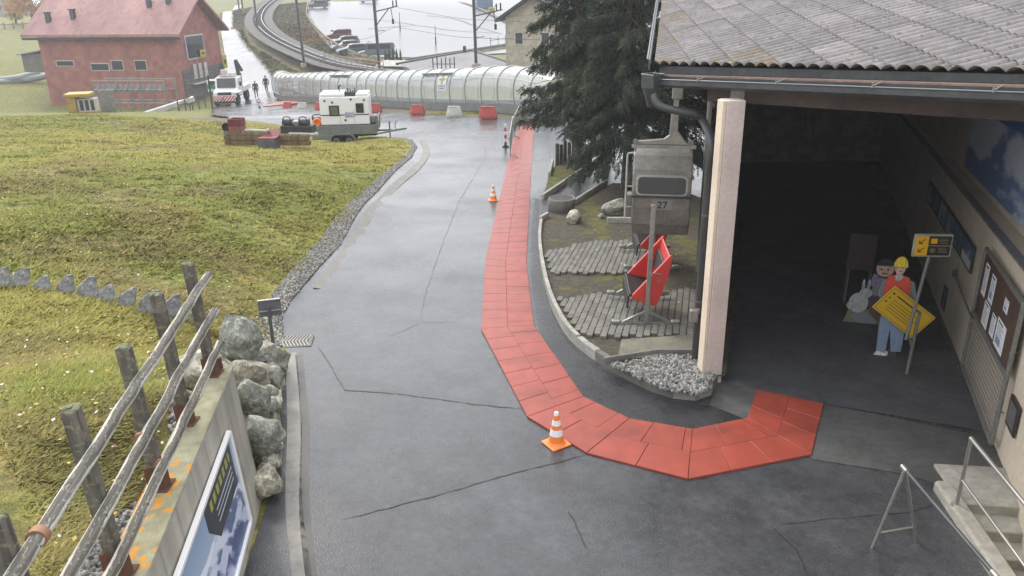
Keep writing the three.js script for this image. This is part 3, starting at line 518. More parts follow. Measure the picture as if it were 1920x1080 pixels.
  // concrete well ring with its lid
  const w = G(1053, 397); const well = thing('concrete_well', 'round concrete well ring with dark lid beside a pale rock', 'well', [w.x, bedUp(w.x, w.z) - 0.05, w.z]);
  mesh('ring', new THREE.LatheGeometry([[0.0, 0], [0.40, 0], [0.40, 0.4], [0.385, 0.42], [0.35, 0.42], [0.35, 0.36]].map(a => new THREE.Vector2(...a)), 32), plain(0.4, 0.4, 0.38, 0.75), well);
  mesh('lid', [new THREE.CylinderGeometry(0.35, 0.35, 0.05, 32).translate(0, 0.385, 0), new THREE.CylinderGeometry(0.03, 0.03, 0.02, 8).translate(0.06, 0.415, 0.02)], plain(0.13, 0.125, 0.12, 0.6), well);
  const bo = (px, py, rx, ry, rz, s, mi, label, turn = 0) => { const p = G(px, py, 0.05); const m = single('boulder', rock(rx, ry, rz, s, 4), M.stone[mi], label, 'boulder'); m.position.set(p.x, bedUp(p.x, p.z) + ry * 0.35, p.z); m.rotation.y = turn; return m; };
  bo(1077, 416, 0.27, 0.26, 0.24, 31, 3, 'pale pointed rock standing against the concrete well ring', 0.4);
  bo(1155, 400, 0.46, 0.33, 0.34, 44, 0, 'wide grey rock in the bed below the cabin window', 0.3);
  bo(1127, 408, 0.1, 0.1, 0.1, 51, 3, 'small pale stone at the foot of the wide grey rock');
}

// ------------------------------------------------------------------ traffic cones, striped post, crowd barriers
{
  const cone = (px, py, label, h = 0.5) => {
    const p = G(px, py), t = thing('traffic_cone', label, 'traffic cone', [p.x, p.y, p.z], 0.55, 'traffic cones on the yard');
    mesh('base', [cbx(0.3, 0.03, 0.3, 0, 0.018, 0, 0.012), new THREE.CylinderGeometry(0.115, 0.135, 0.03, 28).translate(0, 0.046, 0)], M.orange, t);
    const R = (y) => mix(0.108, 0.028, (y - 0.06) / 0.43);
    const band = (y0, y1, m, n, e = 0) => mesh(n, new THREE.CylinderGeometry(R(y1) + e, R(y0) + e, y1 - y0, 28).translate(0, (y0 + y1) / 2, 0), m, t);
    band(0.06, 0.16, M.orange, 'body'); band(0.16, 0.25, M.reflectWhite, 'reflective_band', 0.001); band(0.25, 0.31, M.orange, 'body'); band(0.31, 0.385, M.reflectWhite, 'reflective_band', 0.001); band(0.385, 0.455, M.orange, 'body'); band(0.455, 0.49, M.reflectWhite, 'tip', 0.001);
    mesh('tip_cap', new THREE.SphereGeometry(0.03, 16, 8, 0, 6.3, 0, 1.6).scale(1, 0.6, 1).translate(0, 0.488, 0), M.reflectWhite, t); return t;
  };
  cone(1043, 833, 'orange and white traffic cone at the bend of the red walkway');
  cone(925, 376, 'orange and white traffic cone beside the straight stretch of red walkway').rotation.y = 0.1;
  const stripedPost = (p, h, label) => {
    const t = thing('delineator_post', label, 'post', [p.x, p.y, p.z]); const n = 6;
    mesh('foot', new THREE.CylinderGeometry(0.12, 0.16, 0.07, 16).translate(0, 0.035, 0), M.rubberBlack, t);
    for (let i = 0; i < n; i++) mesh('band', cbx(0.1, h / n, 0.06, 0, 0.07 + (i + 0.5) * h / n, 0, 0.004), i % 2 ? M.reflectWhite : i ? M.redPlastic : M.rubberBlack, t);
  };
  stripedPost(G(948, 276), 0.95, 'red and white striped guide post beside the crowd barriers');
  const bp = P(487, 204, 75); stripedPost(on(bp.x, bp.z, 0.1), 0.95, 'striped guide post by the red tiles at the far end of the tunnel');
  const fence = (a, b, label) => {
    const d = b.clone().sub(a), L = d.length(), t = thing('crowd_barrier', label, 'barrier', [a.x, a.y, a.z], Math.atan2(-d.z, d.x), 'crowd barriers along the red walkway');
    const h = 1.05, v = (x, y) => V3(x, y, 0);
    mesh('frame', [tube([v(0.02, 0.1), v(0.02, h - 0.12), v(0.14, h), v(L - 0.14, h), v(L - 0.02, h - 0.12), v(L - 0.02, 0.1)], 0.019, 8, 40, 0.1), bar(v(0.02, 0.22), v(L - 0.02, 0.22), 0.017)], M.galv, t);
    const n = Math.round(L / 0.12); for (let i = 1; i < n; i++) mesh('upright', bar(v(i * L / n, 0.22), v(i * L / n, h), 0.008, 5), M.galv, t);
    for (const x of [0.12, L - 0.12]) mesh('foot', tube([V3(x, 0.02, -0.3), V3(x, 0.14, -0.12), V3(x, 0.14, 0.12), V3(x, 0.02, 0.3)], 0.016, 6, 16), M.galv, t);
  };
  fence(G(957, 298), G(962, 268), 'grey steel crowd barrier beside the striped guide post'); fence(G(964, 262), G(975, 240), 'grey steel crowd barrier bent toward the tunnel past the striped post');
}

// ------------------------------------------------------------------ the open station hall on the right
const hall = thing('station_hall', 'open station hall with corrugated grey roof and cream pillar', 'building');
const wA = G(1874, 860), wDir = G(1740, 530).sub(wA).setY(0).normalize();            // right wall: a point and its run
const wN = V3(wDir.z, 0, -wDir.x).multiplyScalar(1);                                  // points into the hall
if (wN.x > 0) wN.negate();
const onWall = (s, h, out = 0) => { const v = wA.clone().addScaledVector(wDir, s).addScaledVector(wN, out); v.y = SL * v.z + h; return v; };
// roof corner points read from the eaves
const RA = P(1228, 118, 12.4), RB = P(1920, 131, 8.3), RC = P(1242, 0, 17.5);
{
  const n = RB.clone().sub(RA).cross(RC.clone().sub(RA)).normalize(); if (n.y < 0) n.negate();
  const hit = (px, py) => { const d = rayv(px, py); return d.multiplyScalar(RA.clone().sub(CP).dot(n) / d.dot(n)).add(CP); };
  const c = hit(1640, 69).sub(hit(1560, 91)).normalize(), a = n.clone().cross(c).normalize(); if (a.z > 0) a.negate();   // c up the slope, a along the courses, away from us
  // shear: the course lines lie 12 degrees off square
  const co = RC.clone().sub(RA), fr = RB.clone().sub(RA);
  const A2 = (v) => [v.dot(a), v.dot(c)];
  const [ea, ec] = A2(co), [fa, fc] = A2(fr);           // left edge and front edge in (a, c)
  const cLeft = (x) => ec / ea * x, cFront = (x) => fc / fa * x; // c on each edge at a given a
  const lap = Math.tan(12 * Math.PI / 180);             // course lines: c = k*0.5 + lap*a
  const roof = new THREE.Group(); roof.name = 'roof'; hall.add(roof);
  const aMin = fa * 1.45, aMax = ea * 1.55, P0 = 0.177, wave = (x) => 0.028 * (2 * Math.pow(Math.abs(Math.cos(x / P0 * Math.PI)), 0.85) - 1);
  const at = (x, y, h) => RA.clone().addScaledVector(a, x).addScaledVector(c, y).addScaledVector(n, h);
  const SW = P0 * 5, NS = 5 * 8;
  for (let k = -16; k < 20; k++) for (let s = Math.floor(aMin / SW); s <= Math.ceil(aMax / SW); s++) {
    const top = [], rows = []; let ok = false;
    for (let i = 0; i <= NS; i++) {
      const x = s * SW + i * SW / NS;
      const lo = x >= 0 ? cLeft(x) : cFront(x), hi = 9.5;
      const y0 = Math.max(lo, k * 0.5 + lap * -x * -1 * 0 + lap * x), y1 = Math.min(hi, (k + 1) * 0.5 + 0.06 + lap * x);
      rows.push([x, y0, y1]); if (y1 - y0 > 0.02) ok = true;
    }
    if (!ok || s * SW > aMax || (s + 1) * SW < aMin) continue;
    const pos = [], th = 0.007; const q = (p0, p1, p2, p3) => { for (const v of [p0, p1, p2, p0, p2, p3]) pos.push(v.x, v.y, v.z); };
    const dz = rr(-0.003, 0.003), tilt = (x, y) => 0.016 * (1 - clamp((y - (k * 0.5 + lap * x)) / 0.56));
    for (let i = 0; i < NS; i++) {
      const [x0, a0, b0] = rows[i], [x1, a1, b1] = rows[i + 1]; if (b0 - a0 < 0.004 && b1 - a1 < 0.004) continue; const B0 = Math.max(b0, a0), B1 = Math.max(b1, a1);
      const h = (x, y) => wave(x) + tilt(x, y) + dz;
      const p = at(x0, a0, h(x0, a0)), r = at(x1, a1, h(x1, a1)), u = at(x1, B1, h(x1, B1)), w = at(x0, B0, h(x0, B0)), d = n.clone().multiplyScalar(-th);
      q(p, r, u, w); const p2 = p.clone().add(d), r2 = r.clone().add(d), u2 = u.clone().add(d), w2 = w.clone().add(d); q(p2, w2, u2, r2); q(p, p2, r2, r); q(w, u, u2, w2);
    }
    if (!pos.length) continue;
    let g = new THREE.BufferGeometry(); g.setAttribute('position', new THREE.Float32BufferAttribute(pos, 3)); g = wuv(g, 1, rnd() * 3, rnd() * 3); g = toCreasedNormals(g, 0.7);
    const mid = rows[NS >> 1], edgeD = Math.min(Math.abs(mid[1] - (mid[0] >= 0 ? cLeft(mid[0]) : cFront(mid[0]))));
    mesh('roof_sheet', g, edgeD < 0.05 && (rnd() < 0.7) ? M.roofLichen : M.roof[Math.floor(rnd() * 4)], roof);
  }
  // boarding under the sheets
  const deck = [at(0.03, cLeft(0.03) + 0.12, -0.07), at(aMax, cLeft(aMax) + 0.12, -0.07), at(aMax, 9.5, -0.07), at(aMin, 9.5, -0.07), at(aMin, cFront(aMin) + 0.12, -0.07)];
  const dp = []; for (const f of [[0, 1, 2], [0, 2, 3], [0, 3, 4]]) for (const lay of [0, 1]) { const t = lay ? [f[0], f[2], f[1]] : f; for (const i of t) { const v = deck[i].clone().addScaledVector(n, -0.1 * lay); dp.push(v.x, v.y, v.z); } }
  const dg = new THREE.BufferGeometry(); dg.setAttribute('position', new THREE.Float32BufferAttribute(dp, 3)); mesh('roof_boarding', wuv(dg), M.beamBrown, hall);
  // left verge flashing
  const v0 = at(-0.02, cLeft(0) - 0.1, 0.0), v1 = at(aMax, cLeft(aMax) - 0.1, 0.0); mesh('verge_flashing', [beam(v0, v1, 0.025, 0.16), bar(v0.clone().add(V3(-0.03, 0.08, 0)), v1.clone().add(V3(-0.03, 0.08, 0)), 0.014)], M.zinc, hall);
}
// fascia, gutter, hopper and downpipe
{
  const run = RB.clone().sub(RA).setY(0).normalize(), nOut = V3(run.z, 0, -run.x); if (nOut.z < 0) nOut.negate();
  const GA = P(1240, 143, 12.3), GB = P(1920, 160, 8.25).addScaledVector(run, 3.2).add(V3(0, 0.16, 0));   // back edge of the gutter
  const u = GB.clone().sub(GA), uL = u.length(); u.normalize();
  mesh('fascia', beam(RA.clone().addScaledVector(nOut, -0.12).add(V3(0, -0.13, 0)), RA.clone().addScaledVector(nOut, -0.12).add(V3(0, -0.13, 0)).addScaledVector(RB.clone().sub(RA).normalize(), uL), 0.04, 0.16), M.zincDark, hall);
  mesh('fascia_board', beam(GA.clone().addScaledVector(nOut, -0.05), GB.clone().addScaledVector(nOut, -0.05), 0.05, 0.05), M.pinkBoard, hall);
  const gp = [[0, 0], [0, -0.1], [0.03, -0.14], [0.14, -0.15], [0.18, -0.11], [0.18, -0.035], [0.172, -0.035], [0.172, -0.105], [0.135, -0.142], [0.035, -0.132], [0.008, -0.098], [0.008, 0]];
  const pos = []; const pt = (g, e) => (e ? GB : GA).clone().addScaledVector(nOut, g[0]).add(V3(0, g[1], 0));
  for (let i = 0; i < gp.length; i++) { const j = (i + 1) % gp.length; for (const v of [pt(gp[i], 0), pt(gp[j], 0), pt(gp[j], 1), pt(gp[i], 0), pt(gp[j], 1), pt(gp[i], 1)]) pos.push(v.x, v.y, v.z); }
  const gg = new THREE.BufferGeometry(); gg.setAttribute('position', new THREE.Float32BufferAttribute(pos, 3)); const gut = mesh('gutter', wuv(gg), M.zincDark, hall);
  mesh('rim_bead', bar(pt([0.185, -0.03], 0), pt([0.185, -0.03], 1), 0.011, 8), M.zinc, gut);
  for (let s = 0.9; s < uL; s += 1.35) { const q = GA.clone().addScaledVector(u, s); mesh('bracket', [beam(q.clone().addScaledVector(nOut, 0.0).add(V3(0, 0.02, 0)), q.clone().addScaledVector(nOut, 0.2).add(V3(0, -0.015, 0)), 0.025, 0.006), bar(q.clone().addScaledVector(nOut, 0.19).add(V3(0, -0.04, 0)), q.clone().addScaledVector(nOut, 0.19).add(V3(0, 0.02, 0)), 0.012, 6)], M.galvDull, gut); }
  // hopper at the left corner
  const hp = P(1224, 152, 12.2); const yaw = Math.atan2(-run.z, run.x);
  const hop = new THREE.Group(); hop.name = 'rain_hopper'; hop.position.copy(hp); hop.rotation.y = yaw; hall.add(hop);
  const hw = 0.26, hd = 0.22, hh = 0.2; mesh('hopper_wall', [bx(hw, hh, 0.012, 0, 0, hd / 2), bx(hw, hh, 0.012, 0, 0, -hd / 2), bx(0.012, hh, hd - 0.014, hw / 2, 0, 0), bx(0.012, hh, hd - 0.014, -hw / 2, 0, 0), bx(hw - 0.03, 0.012, hd - 0.03, 0, -hh / 2 + 0.02, 0)], M.zincDark, hop);
  mesh('hopper_rim', [beam(V3(-hw / 2, hh / 2, hd / 2 + 0.008), V3(hw / 2, hh / 2, hd / 2 + 0.008), 0.02, 0.02), beam(V3(-hw / 2, hh / 2, -hd / 2 - 0.008), V3(hw / 2, hh / 2, -hd / 2 - 0.008), 0.02, 0.02), beam(V3(-hw / 2 - 0.008, hh / 2, -hd / 2), V3(-hw / 2 - 0.008, hh / 2, hd / 2), 0.02, 0.02)], M.zinc, hop);
  mesh('hopper_neck', new THREE.CylinderGeometry(0.16, 0.07, 0.3, 12).translate(0.0, -0.24, 0), M.zincDark, hop);
  const dpts = [P(1226, 178, 12.15), P(1234, 196, 12.1), P(1262, 206, 12.0), P(1302, 214, 12.0), P(1318, 226, 12.05), P(1322, 260, 12.05), P(1318, 330, 12.15)];
  const foot = G(1303, 692, 0.02), topS = dpts[dpts.length - 1]; topS.x = mix(topS.x, foot.x, 0.55); topS.z = foot.z; dpts[5].x = topS.x; dpts[5].z = topS.z;
  foot.x = topS.x; mesh('downpipe', [tube(dpts, 0.06, 12, 60, 0.5), bar(topS, foot, 0.06, 12)], M.zincDark, hall);
  for (const h of [1.2, 2.6]) mesh('pipe_clamp', new THREE.CylinderGeometry(0.068, 0.068, 0.03, 12).translate(foot.x, foot.y + h, foot.z), M.zinc, hall);
  // a small tap box on the pipe
  const tb = P(1301, 592, 12.55); mesh('tap_box', [cbx(0.12, 0.2, 0.1, tb.x, tb.y, tb.z, 0.01), new THREE.CylinderGeometry(0.045, 0.045, 0.06, 12).translate(tb.x + 0.05, tb.y + 0.08, tb.z)], M.galv, hall);
  // pillar: rendered square column, its lit left face painted as a paler strip
  const pb = G(1329, 719); const pil = new THREE.Group(); pil.name = 'pillar'; pil.position.set(pb.x + 0.02, pb.y, pb.z - 0.12); pil.rotation.y = 0.16; hall.add(pil);
  mesh('column', cbx(0.27, 4.36, 0.27, 0.02, 2.18, 0, 0.008), M.render, pil); mesh('lit_face_strip', cbx(0.05, 4.36, 0.2, -0.143, 2.18, 0.02, 0.006), M.renderYellow, pil);
  // front beam over the opening, following the eaves
  const b0 = P(1335, 175, 11.9).add(V3(0, 0.05, 0.0)), b1 = P(1920, 200, 9.0); const bd = b1.clone().sub(b0).normalize(); const b2 = b1.clone().addScaledVector(bd, 3.5);
  mesh('front_beam', beam(b0, b2, 0.26, 0.3, 0.01), M.beamBrown, hall);
  // floor, inner walls, ceiling
  const fl = struct('hall_floor', drape([[3.22, -11.1], [8.0, -30.5], [13.5, -30.5], xz(onWall(0, 0)), xz(G(1862, 813)), xz(G(1540, 757))], 1.5, 0.012), M.hallFloor);
  const wall = (a, b, h0, h1, m, name, t = 0.2) => { const A = a.clone(), B = b.clone(); const lo = Math.min(A.y, B.y); const L = A.distanceTo(B); const g = bx(L, h1 - h0, t, L / 2, (h0 + h1) / 2, 0); g.rotateY(Math.atan2(-(B.z - A.z), B.x - A.x)); g.translate(A.x, lo, A.z); return mesh(name, g, m, hall); };
  wall(V3(3.26, -0.5, -11.6), V3(8.0, -1.3, -30.5), -0.4, 5.48, M.innerWall, 'left_wall'); wall(V3(8.0, -1.3, -30.6), V3(14.6, -1.3, -30.6), -0.4, 5.45, M.innerWall, 'back_wall');
  // right wall: lower part with a ledge, upper part set back
  const wa = onWall(-6.5, 0, -0.13), wb = onWall(24, 0, -0.13); wa.y = wb.y = -1.2; 
  { const L = wa.distanceTo(wb), pos2 = []; const f = (s, h, o) => onWall(s, h, o); const seg = [[f(-6.5, -3.4, 0), f(24, -3.4, 0), f(24, 2.39, 0), f(-6.5, 2.39, 0)], [f(-6.5, 2.39, 0), f(24, 2.39, 0), f(24, 2.39, -0.3), f(-6.5, 2.39, -0.3)], [f(-6.5, 2.39, -0.3), f(24, 2.39, -0.3), f(24, 4.75, -0.3), f(-6.5, 4.5, -0.3)], [f(-6.5, -3.4, -0.6), f(-6.5, 4.5, -0.6), f(24, 4.75, -0.6), f(24, -3.4, -0.6)]];
    for (const [a, b, c, d] of seg) for (const v of [a, b, c, a, c, d]) pos2.push(v.x, v.y, v.z); const g = new THREE.BufferGeometry(); g.setAttribute('position', new THREE.Float32BufferAttribute(pos2, 3)); mesh('right_wall', wuv(g), M.renderYellow, hall); }
  mesh('wall_ledge', beam(onWall(-6, 2.41, 0.01), onWall(23, 2.41, 0.01), 0.12, 0.04), M.galvDull, hall);
  { const g = poly([[3.2, 11.7], [5.9, 8.0], [9.5, 7.0], [17, 31], [7.8, 31]], 0.08); g.rotateX(-Math.PI / 2); g.translate(0, 4.19, 0); mesh('ceiling', wuv(g), M.innerWall, hall); }
  // ceiling trusses far inside
  for (const s of [0, 1, 2]) mesh('steel_stay', bar(V3(7.2 + s * 0.5, 4.9, -20 - s * 2), V3(8.4 + s * 0.5, 1.0, -22 - s * 2), 0.015, 6), M.galvDull, hall);
}
// large snow-scene print on the upper wall
{
  const t = tex(1024, 256, (u, v) => { // print: snow slopes with long blue hollows and ski tracks
    const sky = v > 0.72 + 0.2 * (fbm(u * 5, 2.2, 4, 0, 801) - 0.5); const s = fbm(u * 7 + v * 1.5, v * 3 - u * 2.5, 5, 0, 802), tr = Math.abs(((u * 9 + v * 2.6 + 0.4 * fbm(u * 3, v * 2, 2, 0, 803)) % 1) - 0.5); let c = sky ? [0.3, 0.45, 0.68] : [mix(0.84, 0.42, sstep(0.44, 0.62, s)), mix(0.88, 0.53, sstep(0.44, 0.62, s)), mix(0.94, 0.72, sstep(0.44, 0.62, s))]; if (!sky && tr < 0.012) c = c.map(q => q * 0.86); return c; }, true);
  const q = [onWall(-4, 2.52, -0.27), onWall(7.6, 2.52, -0.27), onWall(7.6, 4.1, -0.27), onWall(-4, 4.1, -0.27)]; const m = std({ map: t, roughness: 0.5 });
  const pic = thing('mural_print', 'long blue and white snow scene print above the wall ledge', 'mural'); mesh('print', quadgeo(...q), m, pic);
  mesh('backing', quadgeo(...q.map(v => v.clone().addScaledVector(wN, -0.015))), M.galvDull, pic);
}
// things on the right wall; s runs into the hall, h is height over the floor
const wallBox = (s0, s1, h0, h1, o, t) => { const a = onWall(s0, h0, o), b = onWall(s1, h0, o); const L = a.distanceTo(b), g = cbx(L, h1 - h0, t, 0, 0, 0, 0.004); const yaw = Math.atan2(-(b.z - a.z), b.x - a.x); g.rotateZ(Math.asin((b.y - a.y) / L)); g.rotateY(yaw); const c = onWall((s0 + s1) / 2, (h0 + h1) / 2, o); g.translate(c.x, c.y, c.z); return g; };
const wallQuad = (s0, s1, h0, h1, o) => quadgeo(onWall(s1, h0, o), onWall(s0, h0, o), onWall(s0, h1, o), onWall(s1, h1, o));
{
  // framed notice board above a wire mesh panel
  const nb = thing('notice_board', 'tall grey framed stand with brown notice board over a wire mesh panel', 'notice board');
  const S0 = 0.1, S1 = 2.55, F = 0.07, o = 0.10;
  const fr = (a, b) => mesh('frame_bar', beam(a, b, 0.05, 0.05, 0.01), M.galvDull, nb);
  const c = [onWall(S0, 0.14, o), onWall(S1, 0.22, o), onWall(S1, 2.14, o), onWall(S0, 2.1, o)]; for (let i = 0; i < 4; i++) fr(c[i], c[(i + 1) % 4]); fr(onWall(S0, 1.12, o), onWall(S1, 1.12, o));
  mesh('board', wallBox(S0 + 0.04, S1 - 0.04, 1.15, 2.08, 0.08, 0.02), M.brown, nb);
  const wires = []; for (let s = S0 + 0.06; s < S1; s += 0.075) wires.push(bar(onWall(s, 0.18, 0.1), onWall(s, 1.12, 0.1), 0.004, 4)); for (let h = 0.24; h < 1.1; h += 0.075) wires.push(bar(onWall(S0, h, 0.106), onWall(S1, h, 0.106), 0.004, 4));
  mesh('wire_mesh', wires, M.galvDull, nb);
  for (const [s, h] of [[0.25, 1.4], [0.25, 0.55]]) mesh('bracket', bar(onWall(s, h, 0), onWall(s, h, 0.1), 0.012, 6), M.galvDull, nb);
  for (const s of [2.4, 1.3]) mesh('bracket', bar(onWall(s, 1.12, 0), onWall(s, 1.12, 0.1), 0.012, 6), M.galvDull, nb);
  const paper = (seedv, hdr) => std({ roughness: 0.7, map: canvas(96, 128, (x, w, h) => { x.fillStyle = '#e6e8ec'; x.fillRect(0, 0, w, h); x.fillStyle = hdr; x.fillRect(10, 10, w * 0.55, 9); x.fillStyle = '#8a8f98'; for (let k = 0; k < 11; k++) x.fillRect(10, 28 + k * 8, (w - 20) * (0.5 + 0.5 * hash2(k, seedv, 3)), 2.5); if (seedv % 2) { x.fillStyle = '#7f9bb8'; x.fillRect(14, 78, 46, 30); } }) });
  const note = (s0, s1, h0, h1, k, hdr, label, name = 'paper_notice') => { const t = thing(name, label, 'notice'); mesh('sheet', wallQuad(s0, s1, h0, h1, 0.094), paper(k, hdr), t); for (const s of [s0 + 0.03, s1 - 0.03]) mesh('pin', new THREE.SphereGeometry(0.008, 8, 6).translate(...onWall(s, h1 - 0.02, 0.098).toArray()), M.galv, t); };
  note(1.6, 1.9, 1.55, 1.95, 1, '#3b4a5c', 'white paper pinned uppermost on the brown notice board'); note(1.62, 2.0, 1.16, 1.52, 2, '#444', 'white paper pinned low on the brown board next to the bar end');
  note(1.18, 1.45, 1.2, 1.52, 4, '#555', 'narrow white paper between the uppermost sheet and the spiral calendar');
  note(0.6, 1.12, 1.18, 1.58, 3, '#5a6b52', 'spiral bound calendar sheet hanging on the brown notice board', 'calendar_sheet'); note(2.1, 2.38, 1.5, 1.98, 6, '#3a3d42', 'dim transparent pocket with leaflets at the inner side of the board', 'leaflet_pocket');
  note(0.75, 1.0, 1.72, 1.9, 7, '#b99a2a', 'small note with yellow heading high on the brown board');
  // bar held across the wall
  const lb = thing('wall_bar', 'long thin steel bar slanting across the wall below the framed maps', 'bar'); mesh('bar', bar(onWall(4.75, 1.08, 0.06), onWall(2.2, 1.1, 0.16), 0.016, 8), M.galvDull, lb); mesh('bracket', cbx(0.08, 0.14, 0.08, ...onWall(4.75, 1.06, 0.04).toArray(), 0.01), M.galvDull, lb);
  // a row of framed maps
  const mt = (k) => std({ roughness: 0.4, map: canvas(128, 128, (x, w, h) => { x.fillStyle = ['#5d7690', '#6a8299', '#8aa0b0', '#b7c2c9'][k % 4]; x.fillRect(0, 0, w, h); for (let i = 0; i < 12; i++) { x.fillStyle = ['#d7dee4', '#44596e', '#7c8f7a', '#9fb3c6'][i % 4]; x.globalAlpha = 0.6; x.beginPath(); x.moveTo(w * hash2(i, k, 1), h); x.lineTo(w * hash2(i, k, 2), h * hash2(i, k, 3)); x.lineTo(w * hash2(i, k, 4), h); x.fill(); } x.globalAlpha = 1; if (k === 0) { x.fillStyle = '#e4e4e0'; x.fillRect(0, h * 0.6, w, h * 0.4); } }) });
  ['open end nearest the notice board', 'second from the notice board', 'third from the notice board', 'fourth from the notice board', 'fifth from the notice board', 'innermost end'].forEach((w, k) => { const s = 3.62 + k * 0.98; const t = thing('framed_map', `framed panorama map in the row on the wall, ${w}`, 'framed map', [0, 0, 0], 0, 'framed maps on the hall wall'); mesh('frame', wallBox(s, s + 0.94, 1.41, 1.86, 0.03, 0.03), M.zincDark, t); mesh('print', wallQuad(s + 0.04, s + 0.9, 1.45, 1.82, 0.048), mt(k), t); });
  const vs = thing('wall_vent', 'small dark grille low on the wall behind the yellow sign', 'vent'); mesh('frame', wallBox(5.2, 5.55, 0.18, 0.6, 0.02, 0.03), M.zincDark, vs); for (let i = 0; i < 6; i++) mesh('slat', wallBox(5.23, 5.52, 0.22 + i * 0.062, 0.25 + i * 0.062, 0.042, 0.012), M.galvDull, vs);
  const sp = thing('small_plaque', 'small brown framed plaque low on the wall beside the mesh panel', 'plaque'); mesh('frame', wallBox(-0.45, -0.02, 0.55, 0.95, 0.03, 0.03), plain(0.06, 0.045, 0.04, 0.6), sp); mesh('print', wallQuad(-0.40, -0.07, 0.6, 0.9, 0.048), plain(0.25, 0.25, 0.26, 0.5), sp);
}
// yellow direction sign on a bent pole
{
  const b = G(1700, 702), t = thing('direction_sign', 'yellow direction sign with arrows on a leaning grey pole', 'sign', [b.x, b.y, b.z], -0.1);
  const v = V3; mesh('pole', [bar(v(0, 0, 0), v(0.02, 0.95, 0), 0.026, 10), tube([v(0.02, 0.95, 0), v(0.03, 1.06, 0.0), v(-0.06, 1.12, 0.03), v(-0.09, 1.06, 0.03)], 0.024, 8, 20), bar(v(-0.12, 0.62, 0.03), v(0.02, 2.06, 0.0), 0.026, 10), tube([v(-0.12, 0.62, 0.03), v(-0.08, 0.66, 0.02), v(0.0, 0.5, 0)], 0.02, 8, 14)], M.galvDull, t);
  mesh('cabinet', cbx(0.56, 0.36, 0.05, 0.03, 2.16, 0, 0.02), plain(0.62, 0.63, 0.55, 0.5), t);
  const tx = canvas(512, 320, (x, w, h) => { x.fillStyle = '#1d1a12'; x.fillRect(0, 0, w, h); x.fillStyle = '#d9a80f'; x.fillRect(0, 0, w * 0.36, h); x.fillStyle = '#c9b27a'; x.fillRect(w * 0.36, h * 0.48, w * 0.64, 8); x.strokeStyle = '#1a160a'; x.lineWidth = 14; for (const y of [0.28, 0.72]) { x.beginPath(); x.moveTo(w * 0.26, h * (y - 0.12)); x.lineTo(w * 0.1, h * (y + 0.1)); x.moveTo(w * 0.1, h * (y - 0.06)); x.lineTo(w * 0.1, h * (y + 0.1)); x.lineTo(w * 0.21, h * (y + 0.1)); x.stroke(); } x.fillStyle = '#d9a80f'; x.fillRect(w * 0.42, h * 0.12, w * 0.19, h * 0.26); x.fillStyle = '#6f6232'; x.beginPath(); x.arc(w * 0.51, h * 0.74, h * 0.13, 0, 7); x.fill(); x.fillStyle = '#8a8678'; for (let k = 0; k < 4; k++) { x.fillRect(w * 0.66, h * (0.12 + k * 0.075), w * (0.2 + 0.08 * hash2(k, 2, 2)), 7); x.fillRect(w * 0.66, h * (0.6 + k * 0.075), w * (0.2 + 0.08 * hash2(k, 3, 2)), 7); } });
  mesh('sign_face', new THREE.PlaneGeometry(0.5, 0.3).translate(0.03, 2.16, 0.028), std({ map: tx, roughness: 0.4 }), t);
}
// flat cut-out display figures standing on the hall floor
// each figure is a printed board: one canvas print, cut along its outlines
const sheetFig = (name, parts, t, box, sd) => {
  const [x0, y0, w, h] = box, S = 420, cv = canvas(Math.round(w * S), Math.round(h * S), (x, W, H) => {
    const q = (p) => [(p[0] - x0) * S, H - (p[1] - y0) * S]; x.fillStyle = '#777'; x.fillRect(0, 0, W, H);
    for (const [n, pts, m] of parts) {
      const path = () => { x.beginPath(); pts.forEach((p, i) => { const [a, b] = q(p); if (i) x.lineTo(a, b); else x.moveTo(a, b); }); x.closePath(); };
      const c = m.color.clone().convertLinearToSRGB(), css = (k) => `rgb(${Math.round(clamp(c.r * k) * 255)},${Math.round(clamp(c.g * k) * 255)},${Math.round(clamp(c.b * k) * 255)})`;
      x.save(); path(); x.fillStyle = css(1); x.fill(); x.clip(); const xs = pts.map(p => q(p)[0]), ys = pts.map(p => q(p)[1]), a0 = Math.min(...xs), a1 = Math.max(...xs), b0 = Math.min(...ys), b1 = Math.max(...ys), big = (a1 - a0) * (b1 - b0);
      if (big > 1800) for (let k = 0; k < 16; k++) { x.globalAlpha = 0.35; x.strokeStyle = css(hash2(k, sd, 3) > 0.5 ? 1.3 : 0.62); x.lineWidth = 2 + 7 * hash2(k, sd, 4); const sx = mix(a0, a1, hash2(k, sd + pts.length, 5)), sy = mix(b0, b1, hash2(k, sd + pts.length, 6)); x.beginPath(); x.moveTo(sx, sy); x.quadraticCurveTo(sx + 20 * (hash2(k, sd, 7) - 0.5), sy + 25, sx + 30 * (hash2(k, sd, 8) - 0.5), sy + 60 * hash2(k, sd, 9)); x.stroke(); }
      x.globalAlpha = 0.7; path(); x.strokeStyle = css(0.45); x.lineWidth = 3; x.stroke(); x.restore();
    }
  });
  cv.wrapS = cv.wrapT = THREE.ClampToEdgeWrapping; cv.repeat.set(1 / w, 1 / h); cv.offset.set(-x0 / w, -y0 / h); const m = std({ map: cv, roughness: 0.45 });
  parts.forEach(([n, pts], i) => { const g = poly(pts, 0.012); g.translate(0, 0, i * 0.0025); mesh(n, g, m, t); });
};
const flat = (r, g, b) => std({ color: lin(r, g, b), roughness: 0.55 });
